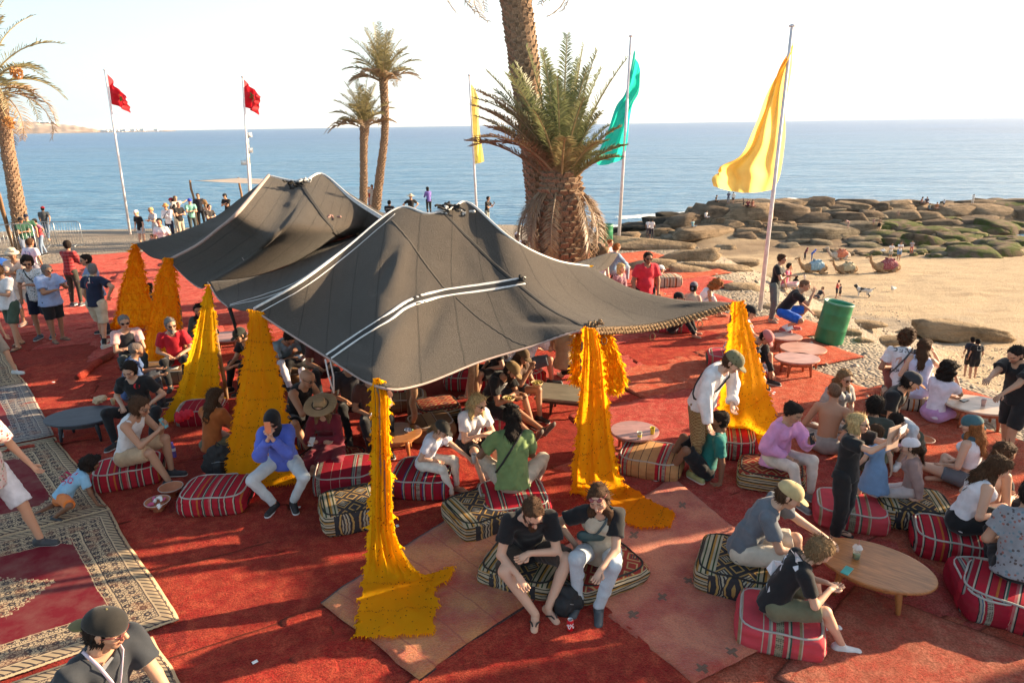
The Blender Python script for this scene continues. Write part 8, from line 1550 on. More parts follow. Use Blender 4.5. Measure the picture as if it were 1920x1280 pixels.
# ---- right middle
P('white', 'tall man in loose white sweater, brown checked trousers and green cap stooping', (1366, 665), 42, ft=(1305, 893), skin='f', legs='stand', lean=24, hunch=20, hy=10, hp=32, armL=(.18, .14, -.32), armR='hang', hair='short', hc='br', cap=('cap', (.19, .17, .09), (.17, .15, .08), 'floral', ((.1, .09, .05), (.3, .26, .15), (.2, .17, .1))), stub=.5, top=('sweat', (.74, .70, .70)), bottom=('trousers', (.20, .11, .045), 'check', ((.34, .24, .11),)), shoes=('shoe', (.35, .36, .15), (.7, .68, .6)), loose=1.2, strap=(1, BLK), bw=1.05)
P('teal', 'man in teal t-shirt and black shorts lounging against a red pouf', (1347, 772), -100, ht=1.0, skin='d', legs='low', seat=.03, lean=-18, arms='prop', hair='short', top=('tee', (.02, .17, .15)), bottom=('shorts', BLK), shoes=('shoe', (.4, .4, .4)))
P('pinkcap', 'man in pink cap and black long sleeved top hugging his knees', (1449, 627), 38, ht=1.0, skin='t', legs='low', seat=.20, lean=28, hunch=18, hp=46, armL='feet', armR='feet', hair='short', cap=('cap', (.56, .20, .19)), top=('long', (.025, .027, .03)), bottom=('shorts', BLK), shoes=('shoe', BLK))
pf('pinkcap', 'below the man in the pink cap', .1, -.1)
P('stripe', 'man in black cap and pale striped shirt sitting behind the right cloth', (1412, 573), 62, ht=1.03, skin='t', legs='sit', seat=.28, lean=18, hp=15, armL='knees', armR='knees', hair='short', cap=('cap', BLK), top=('tee', (.68, .52, .52), 'stripe', ((.45, .18, .2), 16)), bottom=('trousers', (.18, .24, .32)), shoes=('shoe', WHT))
pf('stripe', 'half hidden by the right corner cloth')
P('gtrous', 'woman with sunglasses, black top and wide grey trousers standing by the yellow flag pole', (1449, 479), 55, ft=(1446, 604), sex='f', skin='t', legs='stand', armL='hold', armR='fold', hair='bun', hc='br', glasses='dark', top=('tee', BLK), bottom=('wide', (.13, .145, .14)), shoes=('sandal', (.35, .3, .25)))
P('squat', 'man in black t-shirt and bright blue shorts crouching at the rug edge', (1513, 526), 62, ht=1.02, skin='t', legs='squat', lean=34, hunch=6, hp=10, armL='knees', armR='mouth', hair='buzz', hc='br', top=('tee', BLK), bottom=('shorts', (.02, .12, .55)), shoes=('shoe', (.42, .08, .08), (.6, .6, .6), (.7, .7, .7)))
P('redstand', 'big man in bright red t-shirt and sunglasses standing beyond the tent', (1216, 474), 8, Y=15.8, ht=1.08, skin='b', legs='stand', bulk=1.2, arms='hang', hair='short', hc='bk', glasses='dark', stub=.6, top=('tee', (.68, .035, .055)), bottom=('shorts', BLK), shoes=('shoe', BLK), loose=1.05)
P('curlw', 'woman with curly ginger brown hair in white tank top leaning forward beyond the tent', (1353, 528), 78, ht=.97, sex='f', skin='b', legs='sit', seat=.1, lean=36, hp=42, arms='ground', hair='bigcurl', hc='rd', top=('tank', (.72, .70, .76)), bottom=('trousers', (.5, .48, .5)))
P('bareb', 'bare backed woman in grey cap beside the curly haired one', (1302, 528), 150, ht=.97, sex='f', skin='f', legs='cross', seat=.05, lean=8, arms='lap', hair='short', cap=('beanie', (.12, .12, .15)), top=('crop', (.55, .42, .30)), bottom=('trousers', (.5, .4, .3)))
P('capb', 'person in black cap whose head shows over the tent edge', (1275, 548), 60, ht=.95, skin='t', legs='sit', seat=.05, arms='lap', hair='short', cap=('cap', BLK), top=('tee', (.3, .3, .32)), bottom=('trousers', BLK))
P('btank', 'man in black tank top standing with his back turned by the far barrel', (1118, 436), 175, Y=19.5, ht=1.05, skin='t', legs='stand', arms='hang', hair='short', hc='bk', top=('tank', BLK), bottom=('shorts', BLK))
P('longw', 'woman with long brown hair in white top beyond the tent', (1135, 464), 120, Y=17, ht=.98, sex='f', skin='f', legs='stand', arms='hang', hair='long', hc='lb', top=('tank', (.72, .70, .72)), bottom=('short', (.5, .5, .5)))
P('longw2', 'second long haired woman half hidden behind the white top', (1126, 482), 140, Y=17.6, ht=.95, sex='f', skin='t', legs='stand', arms='hang', hair='long', hc='br', top=('tank', (.6, .5, .5)), bottom=('short', (.5, .5, .5)))
P('denim', 'red haired person in denim jacket sitting with knees up near the teal banner pole', (1158, 457), 120, Y=21, ht=.98, sex='f', skin='f', legs='low', seat=.3, lean=10, arms='knees', hair='short', hc='rd', top=('long', (.16, .26, .38), 'denim'), bottom=('trousers', (.3, .38, .46), 'denim'))
P('pinkb', 'person in pink top behind the denim jacket', (1145, 450), 60, Y=24.5, ht=.98, sex='f', skin='f', legs='sit', seat=.3, arms='lap', hair='bun', hc='rd', top=('tee', (.6, .4, .4)), bottom=('trousers', BLK))
P('elder', 'blonde woman in patterned mauve shirt sitting behind the red shirted man', (1166, 496), 40, Y=18, ht=.98, sex='f', skin='f', legs='sit', seat=.3, arms='lap', hair='bob', hc='bl', top=('long', (.25, .12, .16), 'floral', ((.5, .4, .4), (.1, .05, .1), (.35, .2, .2))), bottom=('trousers', BLK))
P('childf', 'dark haired child peeking over the tent edge', (1153, 517), 20, Y=18.4, ht=.75, skin='t', legs='stand', arms='hang', hair='thick', hc='bk', top=('tee', (.5, .45, .45)), bottom=('shorts', BLK))
P('lying', 'person in white trousers lying back beside the small cream pouf', (1240, 497), 100, Y=20.6, ht=1.0, skin='f', legs='out', seat=.02, lean=-40, arms='prop', hair='short', hc='br', cap=('cap', (.7, .7, .72)), top=('tee', (.6, .3, .3)), bottom=('trousers', (.72, .66, .66)), shoes=('shoe', BLK))
P('wcapb', 'person in white cap and white shirt sitting by the palm trunk', (970, 435), 160, Y=26, ht=1.0, skin='t', legs='sit', seat=.2, arms='lap', hair='short', cap=('cap', (.7, .7, .74)), top=('tee', (.72, .74, .78)), bottom=('trousers', NVY))
P('redbit', 'dark haired person in red beside the palm trunk', (985, 452), 120, Y=24, ht=.95, skin='b', legs='sit', seat=.1, arms='lap', hair='curly', top=('tee', (.5, .03, .04)), bottom=('trousers', BLK))
# ---- right side
P('denver', 'curly haired man in white t-shirt printed front and back, sitting with his back turned', (1706, 617), 155, ht=1.05, skin='b', legs='sit', seat=.24, lean=14, hunch=6, hy=-35, hp=8, arms='lap', hair='curly', hc='br', top=('tee', (.72, .70, .74)), bottom=('shorts', (.2, .06, .05)), shoes=('shoe', BLK), decals=(('DENVER', (.03, .03, .04), dict(size=.085, off=(0, .10), bold=.03)), ('GOMETERS', (.03, .03, .04), dict(size=.068, off=(0, -.20), bold=.03)), ([[(-.1, .1), (.1, .18), (.22, .02), (.12, -.16), (-.02, -.2), (.0, .0), (-.15, -.1)]], (.55, .12, .12), dict(size=.42, off=(0, -.04))), ([[(-.25, .05), (-.1, .12), (-.05, -.05), (-.15, -.22), (-.25, -.15)]], (.55, .36, .30), dict(size=.42, off=(0, -.04)))), strap=(-1, (.08, .08, .09)))
pf('denver', 'long cream and black', .3, -.05)
P('bluew', 'woman with very long brown hair in pale blue strappy top beside the printed shirt', (1738, 637), 150, ht=.98, sex='f', skin='f', legs='sit', seat=.24, lean=6, hy=-40, arms='lap', armR='mouth', hair='long', hc='br', top=('cami', (.55, .58, .78)), bottom=('skirt', (.55, .58, .78)), shoes=('sandal', (.3, .2, .15)), loose=1.15)
P('lilac', 'woman with big dark curls in white top and lilac skirt by the pale table', (1785, 678), 118, ht=.97, sex='f', skin='b', legs='cross', seat=.03, lean=14, hp=12, armL='fold', armR='mouth', hair='bigcurl', hc='bk', top=('tee', (.72, .66, .76)), bottom=('skirt', (.52, .30, .56)))
P('stoop', 'tall man in black t-shirt, black shorts and socks leaning over the pale table', (1884, 654), -72, ft=(1882, 862), skin='t', legs='step', lean=14, hunch=10, hp=26, armR=(.0, .52, .02), armL='reach', hair='short', hc='bk', stub=.7, top=('tee', BLK), bottom=('shorts', (.018, .018, .02)), shoes=('sock', (.02, .02, .022), (.3, .3, .3), (.02, .02, .02)), bulk=1.08, loose=1.1)
PEOPLE['stoop']
P('kneel', 'man in rust patterned cap, black t-shirt and jeans kneeling with a brown strap', (1722, 700), 40, ht=1.06, skin='t', legs='kneel', lean=18, hunch=12, hy=20, hp=22, armR='ground', armL='lap', hair='thick', hc='bk', cap=('cap', (.04, .04, .045), (.35, .12, .04)), top=('tee', BLK), bottom=('trousers', (.13, .17, .20), 'denim'), shoes=('shoe', BLK), strap=(1, (.12, .045, .02)), stub=.5)
P('curlsun', 'woman with long curly hair, sunglasses and open grey shirt over black', (1588, 697), 14, ht=.98, sex='f', skin='f', legs='cross', seat=.05, lean=6, hp=8, arms='lap', hair='wavy', hc='lb', glasses='round', glc=(.12, .04, .02), top=('cami', BLK), over=('shirt', (.42, .40, .38)), bottom=('trousers', (.35, .3, .26)))
P('shirtless', 'suntanned shirtless man turned away beside the curly haired woman', (1565, 720), 145, ht=1.03, skin='t', legs='cross', seat=.03, lean=16, hy=30, arms='lap', hair='buzz', hc='br', bottom=('shorts', (.35, .33, .32)))
P('dkback', 'dark haired man sitting with his back turned behind the blonde photographer', (1645, 743), 150, ht=1.03, skin='t', legs='cross', seat=.08, lean=22, arms='lap', hair='thick', hc='bk', hy=-20, glasses='clear', top=('tee', (.05, .055, .045)), bottom=('shorts', (.10, .11, .06)))
P('dkwhite', 'person in white top and bare legs bent forward in front of the kneeling man', (1672, 786), -60, ht=.96, sex='f', skin='f', legs='low', seat=.04, lean=38, hunch=20, hp=50, arms='knees', hair='short', hc='bk', top=('tee', (.70, .70, .72)), bottom=('shorts', (.12, .12, .08)), shoes=('shoe', WHT))
P('pinkw', 'woman in loose pink shirt and cream trousers smiling at her phone', (1496, 762), 26, ht=.98, sex='f', skin='t', legs='sit', seat=.30, lean=12, hy=12, hp=20, armL='phone', armR='lap', hair='up', hc='bk', top=('long', (.66, .30, .54)), bottom=('trousers', (.66, .58, .52)), loose=1.2, shoes=('shoe', (.2, .2, .2)))
pf('pinkw', 'under the woman in the pink shirt')
P('photog', 'blonde woman in long black dress and sunglasses holding up a phone with both hands', (1563, 779), 38, ft=(1568, 1012), sex='f', skin='f', legs='stand', lean=2, hy=12, hp=-6, arms='up', hair='bob', hc='bl', glasses='dark', top=('tee', (.016, .016, .018)), bottom=('wide', (.016, .016, .018)), loose=1.15, shoes=('sandal', BLK))
P('kidblue', 'child in blue denim dress walking away between the photographer and the table', (1632, 798), -150, ft=(1628, 968), sex='f', skin='f', legs='walk', arms='swing', hair='short', hc='br', top=('dress', (.16, .25, .40), 'denim'), sl=.6, shoes=('shoe', BLK), hs=1.08)
P('kidcap', 'small girl in pink and white cap and mauve dress on the striped pouf', (1706, 822), -120, ht=.72, sex='f', skin='f', legs='out', seat=.30, lean=4, hp=6, arms='prop', hair='pony', hc='br', cap=('cap', (.72, .66, .68), (.60, .30, .34)), top=('long', (.36, .24, .22)), bottom=('trousers', (.62, .52, .5)), hs=1.12)
pf('kidcap', 'under the small girl')
P('croptop', 'woman in teal bandana and white crop top sitting on the rug looking left', (1822, 778), -152, ht=.98, sex='f', skin='f', legs='cross', seat=.03, lean=2, hy=30, arms='lap', hair='long', hc='rd', front=0, cap=('beanie', (.06, .13, .15)), top=('crop', (.74, .72, .76)), bottom=('short', (.12, .13, .15), 'denim'))
mb = MB(); _s = PEOPLE['croptop']; _J = _s['J']; mb.tube([tuple(_J['neck']+np.array([.085*math.cos(a), .085*math.sin(a)-.005, .012*math.sin(a*2)])) for a in np.linspace(0, 6.28, 17)], .038, 8, cap=False); mb.build('scarf', cloth_mat((.05, .09, .11)), _s['root'])
P('dk1', 'long dark haired woman at the right edge, behind the one in the white top', (1890, 832), 95, ht=.98, sex='f', skin='t', legs='sit', seat=.2, arms='lap', hair='long', hc='br', top=('tank', (.6, .4, .3)), bottom=('trousers', BLK))
P('dkwt', 'woman with very long dark hair in white top and black skirt at the right edge', (1888, 862), 72, ht=.98, sex='f', skin='f', legs='sit', seat=.28, lean=16, hp=24, arms='lap', hair='long', hc='br', top=('tank', (.72, .70, .74)), bottom=('skirt', BLK), shoes=('sandal', BLK), front=0)
pf('dkwt', 'under the dark haired woman')
P('greyfl', 'person in grey flowered top at the right edge with her back turned', (1935, 905), 150, ht=1.0, sex='f', skin='t', legs='sit', seat=.30, lean=14, arms='lap', hair='short', hc='bk', top=('tee', (.28, .28, .30), 'floral', ((.10, .08, .08), (.15, .22, .26), (.3, .12, .1))), bottom=('trousers', BLK), loose=1.15, bulk=1.1)
pf('greyfl', 'at the right edge')
P('greytee', 'man in tan cap and grey t-shirt seated by the oval table with one hand out', (1496, 908), 62, ht=1.05, skin='f', legs='sit', seat=.31, lean=24, hunch=14, hy=4, hp=22, armL='reach', armR='knees', hair='short', hc='br', cap=('cap', (.50, .38, .19)), stub=.4, top=('tee', (.13, .145, .17)), bottom=('shorts', (.60, .52, .42)), shoes=('shoe', (.5, .4, .3)), loose=1.12)
pf('greytee', 'under the man in the tan cap')
P('boy', 'blond boy in black t-shirt with a white splash print, olive shorts and white clogs', (1556, 1017), 82, ht=.90, skin='f', legs='low', seat=.27, lean=26, hunch=16, hy=8, hp=34, armL='hold', armR='hold', hair='thick', hc='lb', top=('tee', BLK), bottom=('shorts', KHA), shoes=('clog', (.66, .64, .62)), hs=1.04, decals=(
 ([[(-.06, .34), (.02, .30), (.10, .40), (.16, .42), (.14, .34), (.24, .40), (.27, .34), (.17, .28), (.28, .26), (.27, .20), (.15, .20), (.10, .12), (.02, .10), (-.10, .16), (-.22, .10), (-.24, .16), (-.12, .28)]], (.74, .73, .76), dict(size=.62, off=(-.02, -.06))), ([[(-.10, .12), (.02, .10), (.08, .02), (.04, -.04), (-.10, -.03), (-.18, -.12), (-.16, -.26), (-.26, -.22), (-.24, -.04), (-.14, .06)]], (.74, .73, .76), dict(size=.62, off=(-.02, -.06))), ([[(-.10, -.04), (-.02, -.04), (-.06, -.18), (.06, -.30), (.14, -.34), (.10, -.40), (-.02, -.34), (-.14, -.20)]], (.74, .73, .76), dict(size=.62, off=(-.02, -.06)))), footL=(.12, -.52, .085), footR=(-.14, -.60, .085))
pf('boy', 'under the boy', .12, .0)
# ---- on the shore and the beach (small)
def far(key, label, hd_, ft_, yaw, top_, bot_, **k): P(key, label, hd_, yaw, ft=ft_, top=(k.pop('tk', 'tee'), top_), bottom=(k.pop('bk', 'trousers'), bot_), **k)
def shore(key, label, hd_, yaw, Y, top_, bot_, **k): P(key, label, hd_, yaw, Y=Y, top=(k.pop('tk', 'tee'), top_), bottom=(k.pop('bk', 'trousers'), bot_), **k)
for i, (hd_, yaw, Y, lab, tp, bt, kw) in enumerate([
 ((253, 394), -20, 29.5, 'woman in white cap, black t-shirt and denim shorts at the left of the shore crowd', BLK, (.5, .52, .55), dict(sex='f', arms='hang', cap=('cap', WHT), bk='short', hc='bl')),
 ((281, 390), -30, 29.5, 'woman with sunglasses in pale printed top with a green bag strap', (.5, .5, .52), (.4, .45, .5), dict(sex='f', arms='hold', hc='bl', hair='bun', glasses='dark', bk='short')),
 ((309, 382), 5, 30, 'man in orange sun hat and white shirt with a dark strap', (.66, .68, .74), NVY, dict(arms='crossed', cap=('bucket', (.58, .26, .08)), tk='long', strap=(1, BLK))),
 ((319, 370), -50, 32, 'man in red cap and black vest in the shore crowd', BLK, (.4, .4, .4), dict(arms='fold', cap=('cap', (.3, .02, .04)))),
 ((328, 367), 60, 32, 'person in cream pointing out to sea', (.6, .52, .46), (.6, .55, .48), dict(armL='point', hc='lb', sex='f')),
 ((334, 379), 60, 30.5, 'bald man in black t-shirt and tan trousers with arms folded', BLK, (.42, .36, .28), dict(arms='fold', hair='buzz', hc='gr', bulk=1.1)),
 ((355, 372), 35, 31, 'person in bright blue cap and mint green t-shirt', (.22, .50, .42), (.06, .07, .07), dict(arms='fold', cap=('beanie', (.03, .07, .5)))),
 ((370, 362), 20, 33, 'dark haired person in dark shirt behind the mint green t-shirt', (.03, .03, .04), BLK, dict(arms='hang')),
 ((381, 374), -60, 32, 'long haired blonde woman with bare shoulders beside the wooden post', (.6, .4, .3), (.3, .25, .2), dict(sex='f', hair='long', hc='lb', tk='tank')),
 ((392, 384), 60, 30.5, 'man in dark t-shirt in front of the long haired blonde woman', (.04, .035, .035), BLK, dict(arms='fold', hc='br')),
 ((420, 362), -20, 33, 'man in black cap and black polo with arms crossed, alone behind the tent slope', BLK, (.05, .05, .06), dict(arms='crossed', cap=('cap', BLK))),
 ((697, 346), 10, 41, 'person in white clothes standing between the two slim palms', (.66, .62, .6), (.6, .58, .56), dict(arms='hang', bk='shorts')),
 ((691, 350), -30, 41.5, 'person in red behind the white clothed one at the slim palms', (.5, .06, .06), (.2, .1, .1), dict(arms='hang', hc='br')),
 ((730, 376), 170, 32, 'man in black t-shirt with white lettering on the back near the slim palms', BLK, BLK, dict(arms='fold', decals=(('KERRYBIKE', (.6, .6, .6), dict(size=.06)),), bulk=1.1)),
 ((770, 364), 20, 34, 'man in straw hat and black t-shirt with hands on hips', BLK, (.35, .05, .05), dict(arms='hip', cap=('straw', (.6, .5, .36), (.1, .08, .05)))),
 ((801, 350), -150, 42, 'woman in black headscarf and purple coat on the shore', (.18, .13, .42), BLK, dict(sex='f', hair='hijab', arms='hold', tk='long')),
 ((916, 368), 65, 37, 'man in black t-shirt looking at his phone at the shore edge', BLK, (.28, .29, .26), dict(armL='phone', armR='fold'))]):
 shore('sh%d' % i, lab, hd_, yaw, Y, tp, bt, skin='t' if i % 3 else 'f', group=None, **kw)
P('kidsit', 'child sitting on the sand under the woman with the green bag', (283, 440), -20, Y=29, ht=.7, skin='t', legs='cross', arms='lap', hair='short', hc='br', top=('tee', (.3, .2, .18)), bottom=('trousers', (.1, .08, .08)))
far('bch1', 'boy in navy t-shirt with a round print walking on the sand beside another boy', (1809, 644), (1812, 708), 172, (.03, .035, .05), (.03, .03, .03), skin='t', bk='shorts', arms='hang', decals=(([[(.22*math.cos(a), .22*math.sin(a)) for a in np.linspace(0, 6, 14)]], (.25, .42, .5), dict(size=.42)), ([[(.14*math.cos(a), -.04+.12*math.sin(a)) for a in np.linspace(0, 3.1, 9)]], (.7, .3, .1), dict(size=.42))))
far('bch2', 'boy in black t-shirt with a square print walking on the sand', (1822, 657), (1822, 712), 175, BLK, BLK, skin='t', bk='shorts', arms='hang', decals=(([[(-.2, -.2), (.2, -.2), (.2, .2), (-.2, .2)]], (.45, .42, .36), dict(size=.4)), ([[(-.13, -.13), (.13, -.13), (.13, .13), (-.13, .13)]], (.06, .06, .06), dict(size=.41))))
for key, lab, hd_, ft_, yaw, tp, bt, kw in [
 ('b1', 'boy with bare chest and red shorts holding a ball on the sand', (1481, 495), (1478, 531), -20, None, (.6, .05, .06), dict(bk='shorts', skin='t', arms='hold')),
 ('b2', 'person standing on the sand with a red vest, head bowed', (1567, 525), (1567, 560), 60, (.6, .08, .07), (.03, .03, .04), dict(bk='shorts', arms='fold', tk='tank')),
 ('b3', 'small child beside the person in the red vest', (1578, 532), (1574, 560), -90, (.1, .1, .12), (.05, .05, .05), dict(bk='shorts')),
 ('b4', 'man in dark top and red headscarf standing by the blue blanketed camel', (1510, 464), (1508, 489), 90, (.12, .03, .04), (.04, .04, .05), dict(hair='hijab', hijabc=(.2, .02, .03), lean=20)),
 ('b5', 'man in bright blue top and scarf bending behind the first camel', (1527, 467), (1521, 489), 60, (.03, .12, .55), (.08, .12, .3), dict(hair='hijab', hijabc=(.03, .12, .6), lean=40)),
 ('b6', 'man in white t-shirt and grey shorts watching the camels, on the left', (1668, 456), (1668, 487), -10, WHT, (.3, .3, .26), dict(bk='shorts', arms='fold')),
 ('b7', 'man in white t-shirt and blue shorts watching the camels, on the right', (1683, 453), (1684, 488), -10, WHT, (.12, .2, .34), dict(bk='shorts', arms='crossed')),
 ('b8', 'person in red trousers standing against the low ledge', (1708, 451), (1708, 475), -40, (.4, .35, .4), (.5, .12, .08), dict(arms='fold')),
 ('b9', 'person in pink bending down on the dark square block', (1587, 411), (1590, 428), -90, (.6, .35, .32), (.55, .36, .30), dict(lean=70, armR='hang')),
 ('b10', 'shirtless man in black shorts on the mossy rocks', (1646, 408), (1647, 433), 160, None, BLK, dict(bk='shorts')),
 ('b11', 'person in swimwear beside the shirtless man on the rocks', (1639, 409), (1637, 424), 150, (.5, .3, .28), (.45, .3, .25), dict(bk='short', sex='f')),
 ('b12', 'person with bare legs climbing in the middle of the rocks', (1683, 395), (1683, 408), -60, (.5, .32, .25), (.5, .3, .22), dict(bk='shorts')),
 ('b13', 'person in dark blue on top of the left rock heap', (1364, 359), (1365, 382), 160, (.08, .1, .16), (.15, .17, .22), dict(arms='fold')),
 ('b14', 'person in white shirt and dark shorts on top of the left rock heap', (1374, 360), (1374, 382), 170, (.7, .64, .58), (.1, .08, .08), dict(bk='shorts')),
 ('b15', 'thin figure standing near the seated pair on the left rock heap', (1396, 371), (1394, 387), -90, (.05, .05, .06), BLK, dict(lean=15)),
 ('b16', 'white clad person standing alone at the far right tip of the rocks', (1827, 364), (1823, 383), 150, (.7, .64, .6), (.7, .66, .62), dict(arms='up')),
 ('b17', 'person in white t-shirt standing on top of the right rock field', (1770, 374), (1769, 388), 170, (.72, .72, .76), (.06, .06, .07), dict(bk='shorts')),
 ('b18', 'person in dark clothes walking with a white shirted friend behind the teal pole', (1222, 431), (1221, 449), 160, WHT, (.03, .03, .05), dict()),
 ('b19', 'white shirted person bending beside a friend behind the teal pole', (1214, 432), (1215, 448), 170, (.7, .7, .72), (.08, .08, .1), dict(lean=35)),
 ('b20', 'small child in white on the sand left of the crouching man', (1512, 516), (1508, 533), -70, (.66, .6, .58), (.5, .4, .35), dict(lean=20))]:
 if tp is None: P(key, lab, hd_, yaw, ft=ft_, bottom=(kw.pop('bk', 'shorts'), bt), **kw)
 else: far(key, lab, hd_, ft_, yaw, tp, bt, **kw)
def sitter(key, lab, px, py, yaw, tp, bt, k=1.0, legs='cross', **kw):
 g = CAST(px, py)
 s = P(key, lab, (px, py-10), yaw, Y=g.y, ht=k, legs=legs, top=('tee', tp), bottom=('trousers', bt), seat=.02, **kw); s['root'].location = g+Vector((0, 0, .03)); return s
for key, lab, px, py, yaw, tp, bt, kw in [
 ('s1', 'seated figure in black at the left end of the rock heap top', 1342, 379, 60, BLK, BLK, {}), ('s2', 'seated figure in red brown on the left rock heap', 1402, 388, -30, (.25, .05, .06), BLK, {}), ('s3', 'second seated figure beside the red brown one on the rocks', 1410, 388, 20, (.3, .12, .08), (.4, .2, .15), {}),
 ('s4', 'person in white sitting halfway down the left rock heap', 1323, 409, 30, (.68, .66, .66), (.3, .3, .35), {}), ('s5', 'person in teal sitting in front of the left rock heap', 1298, 426, 30, (.2, .35, .4), (.2, .25, .3), {}),
 ('s6', 'two toned seated figure leftmost on the right rock field', 1727, 382, 60, (.3, .12, .08), (.1, .1, .12), {}), ('s7', 'dark seated figure on the right rock field', 1737, 382, -30, (.1, .08, .1), (.3, .15, .1), {}), ('s8', 'seated figure in grey blue below the others on the right rocks', 1741, 394, 20, (.15, .2, .22), (.1, .12, .14), {}), ('s9', 'seated figure in rust beside the grey blue one', 1755, 392, 0, (.45, .2, .1), (.4, .25, .2), {}),
 ('s10', 'dark haired woman in black sitting on the sand behind the crouching man', 1490, 541, 120, BLK, (.03, .03, .04), dict(sex='f', hair='long')), ('s11', 'child on a pink towel by the yellow flag pole', 1470, 541, 60, (.6, .12, .2), (.5, .4, .4), {}), ('s12', 'rider in a dark headscarf sitting by the red blanketed camel at the back', 1570, 487, 40, (.2, .15, .14), (.3, .1, .1), {})]: sitter(key, lab, px, py, yaw, tp, bt, **kw)
g = TER(1532, 560); s = P('sunb', 'two toned sunbather lying on a towel by the green barrel', (1540, 548), -60, Y=g.y, ht=1.0, sex='f', skin='t', legs='out', lean=-55, arms='prop', hair='short', hc='br', top=('crop', (.03, .03, .04)), bottom=('short', (.03, .03, .04)), seat=.02); s['root'].location = g
rug([g+Vector((-1.0, -.5, 0)), g+Vector((.9, -.6, 0)), g+Vector((1.1, .6, 0)), g+Vector((-.8, .7, 0))], cloth_mat((.55, .1, .15)), 'pink towel under the sunbather on the sand', 0, z=g.z+.06, nm='towel', res=.3, cat='towel')
# ---- things in hands
held_phone('tanktop', 'L', 'phone with a blue green screen in the hand of the tank top man', plain((.08, .3, .35), .3)); p = (hand('hijab', 'L')+hand('hijab', 'R'))/2; boxy('phone', p+Vector((0, -.02, .08)), (.075, .012, .16), plain((.75, .25, .12), .3), 'orange phone held up by the woman in the black headscarf', 'phone', 0)
held_phone('straw', 'L', 'pale phone in the hands of the woman in the straw hat', M_PHW, tilt=30); held_phone('pinkw', 'L', 'phone held by the woman in the pink shirt', M_PHONE, tilt=75); held_phone('bald', 'R', 'white phone in the hand of the bald man', M_PHW, tilt=30); held_phone('sh16', 'L', 'phone held by the man at the shore edge')
p = (hand('photog', 'L')+hand('photog', 'R'))/2; boxy('phone', p+Vector((0, 0, .06)), (.012, .16, .085), M_PHW, 'white phone held up by the blonde woman in black', 'phone', PEOPLE['photog']['zr']+1.57); boxy('paper_sheet', p+Vector((-.10, -.02, -.02)), (.20, .012, .26), plain((.55, .36, .26), .8), 'tan folder held up beside the white phone', 'folder', .5)
cup(hand('girlw', 'L', (0, -.03, -.02)), 'clear milkshake cup in the hand of the girl in white', glassy((.9, .88, .85), .6), .038, .13)
for nm, key, n_ in (('paper food bowl held by the man in the brown cap', 'eat', 'L'), ('food bowl held by the person behind the eating man', 'eat2', 'L')):
 p = hand(key, n_, (0, -.02, .0)); o = empty('food_bowl', p, 0, nm, 'bowl'); mb = MB(); mb.lathe([(0, 0), (.07, 0), (.10, .06), (.096, .06), (.07, .01)], 20); mb.build('dish', plain((.50, .36, .18), .8), o); mb = MB(); [mb.lathe([(0, .03+random.random()*.03), (.025, .04), (0, .07)], 6, M=Matrix.Translation((random.uniform(-.05, .05), random.uniform(-.05, .05), 0))) for _ in range(9)]; mb.build('food', plain((.35, .28, .06), .7), o)
p = hand('wshirt', 'L', (0, 0, .02)); cup(p, 'dark drink in the hand of the man in the white shirt', plain((.02, .02, .02), .3), .04, .1)
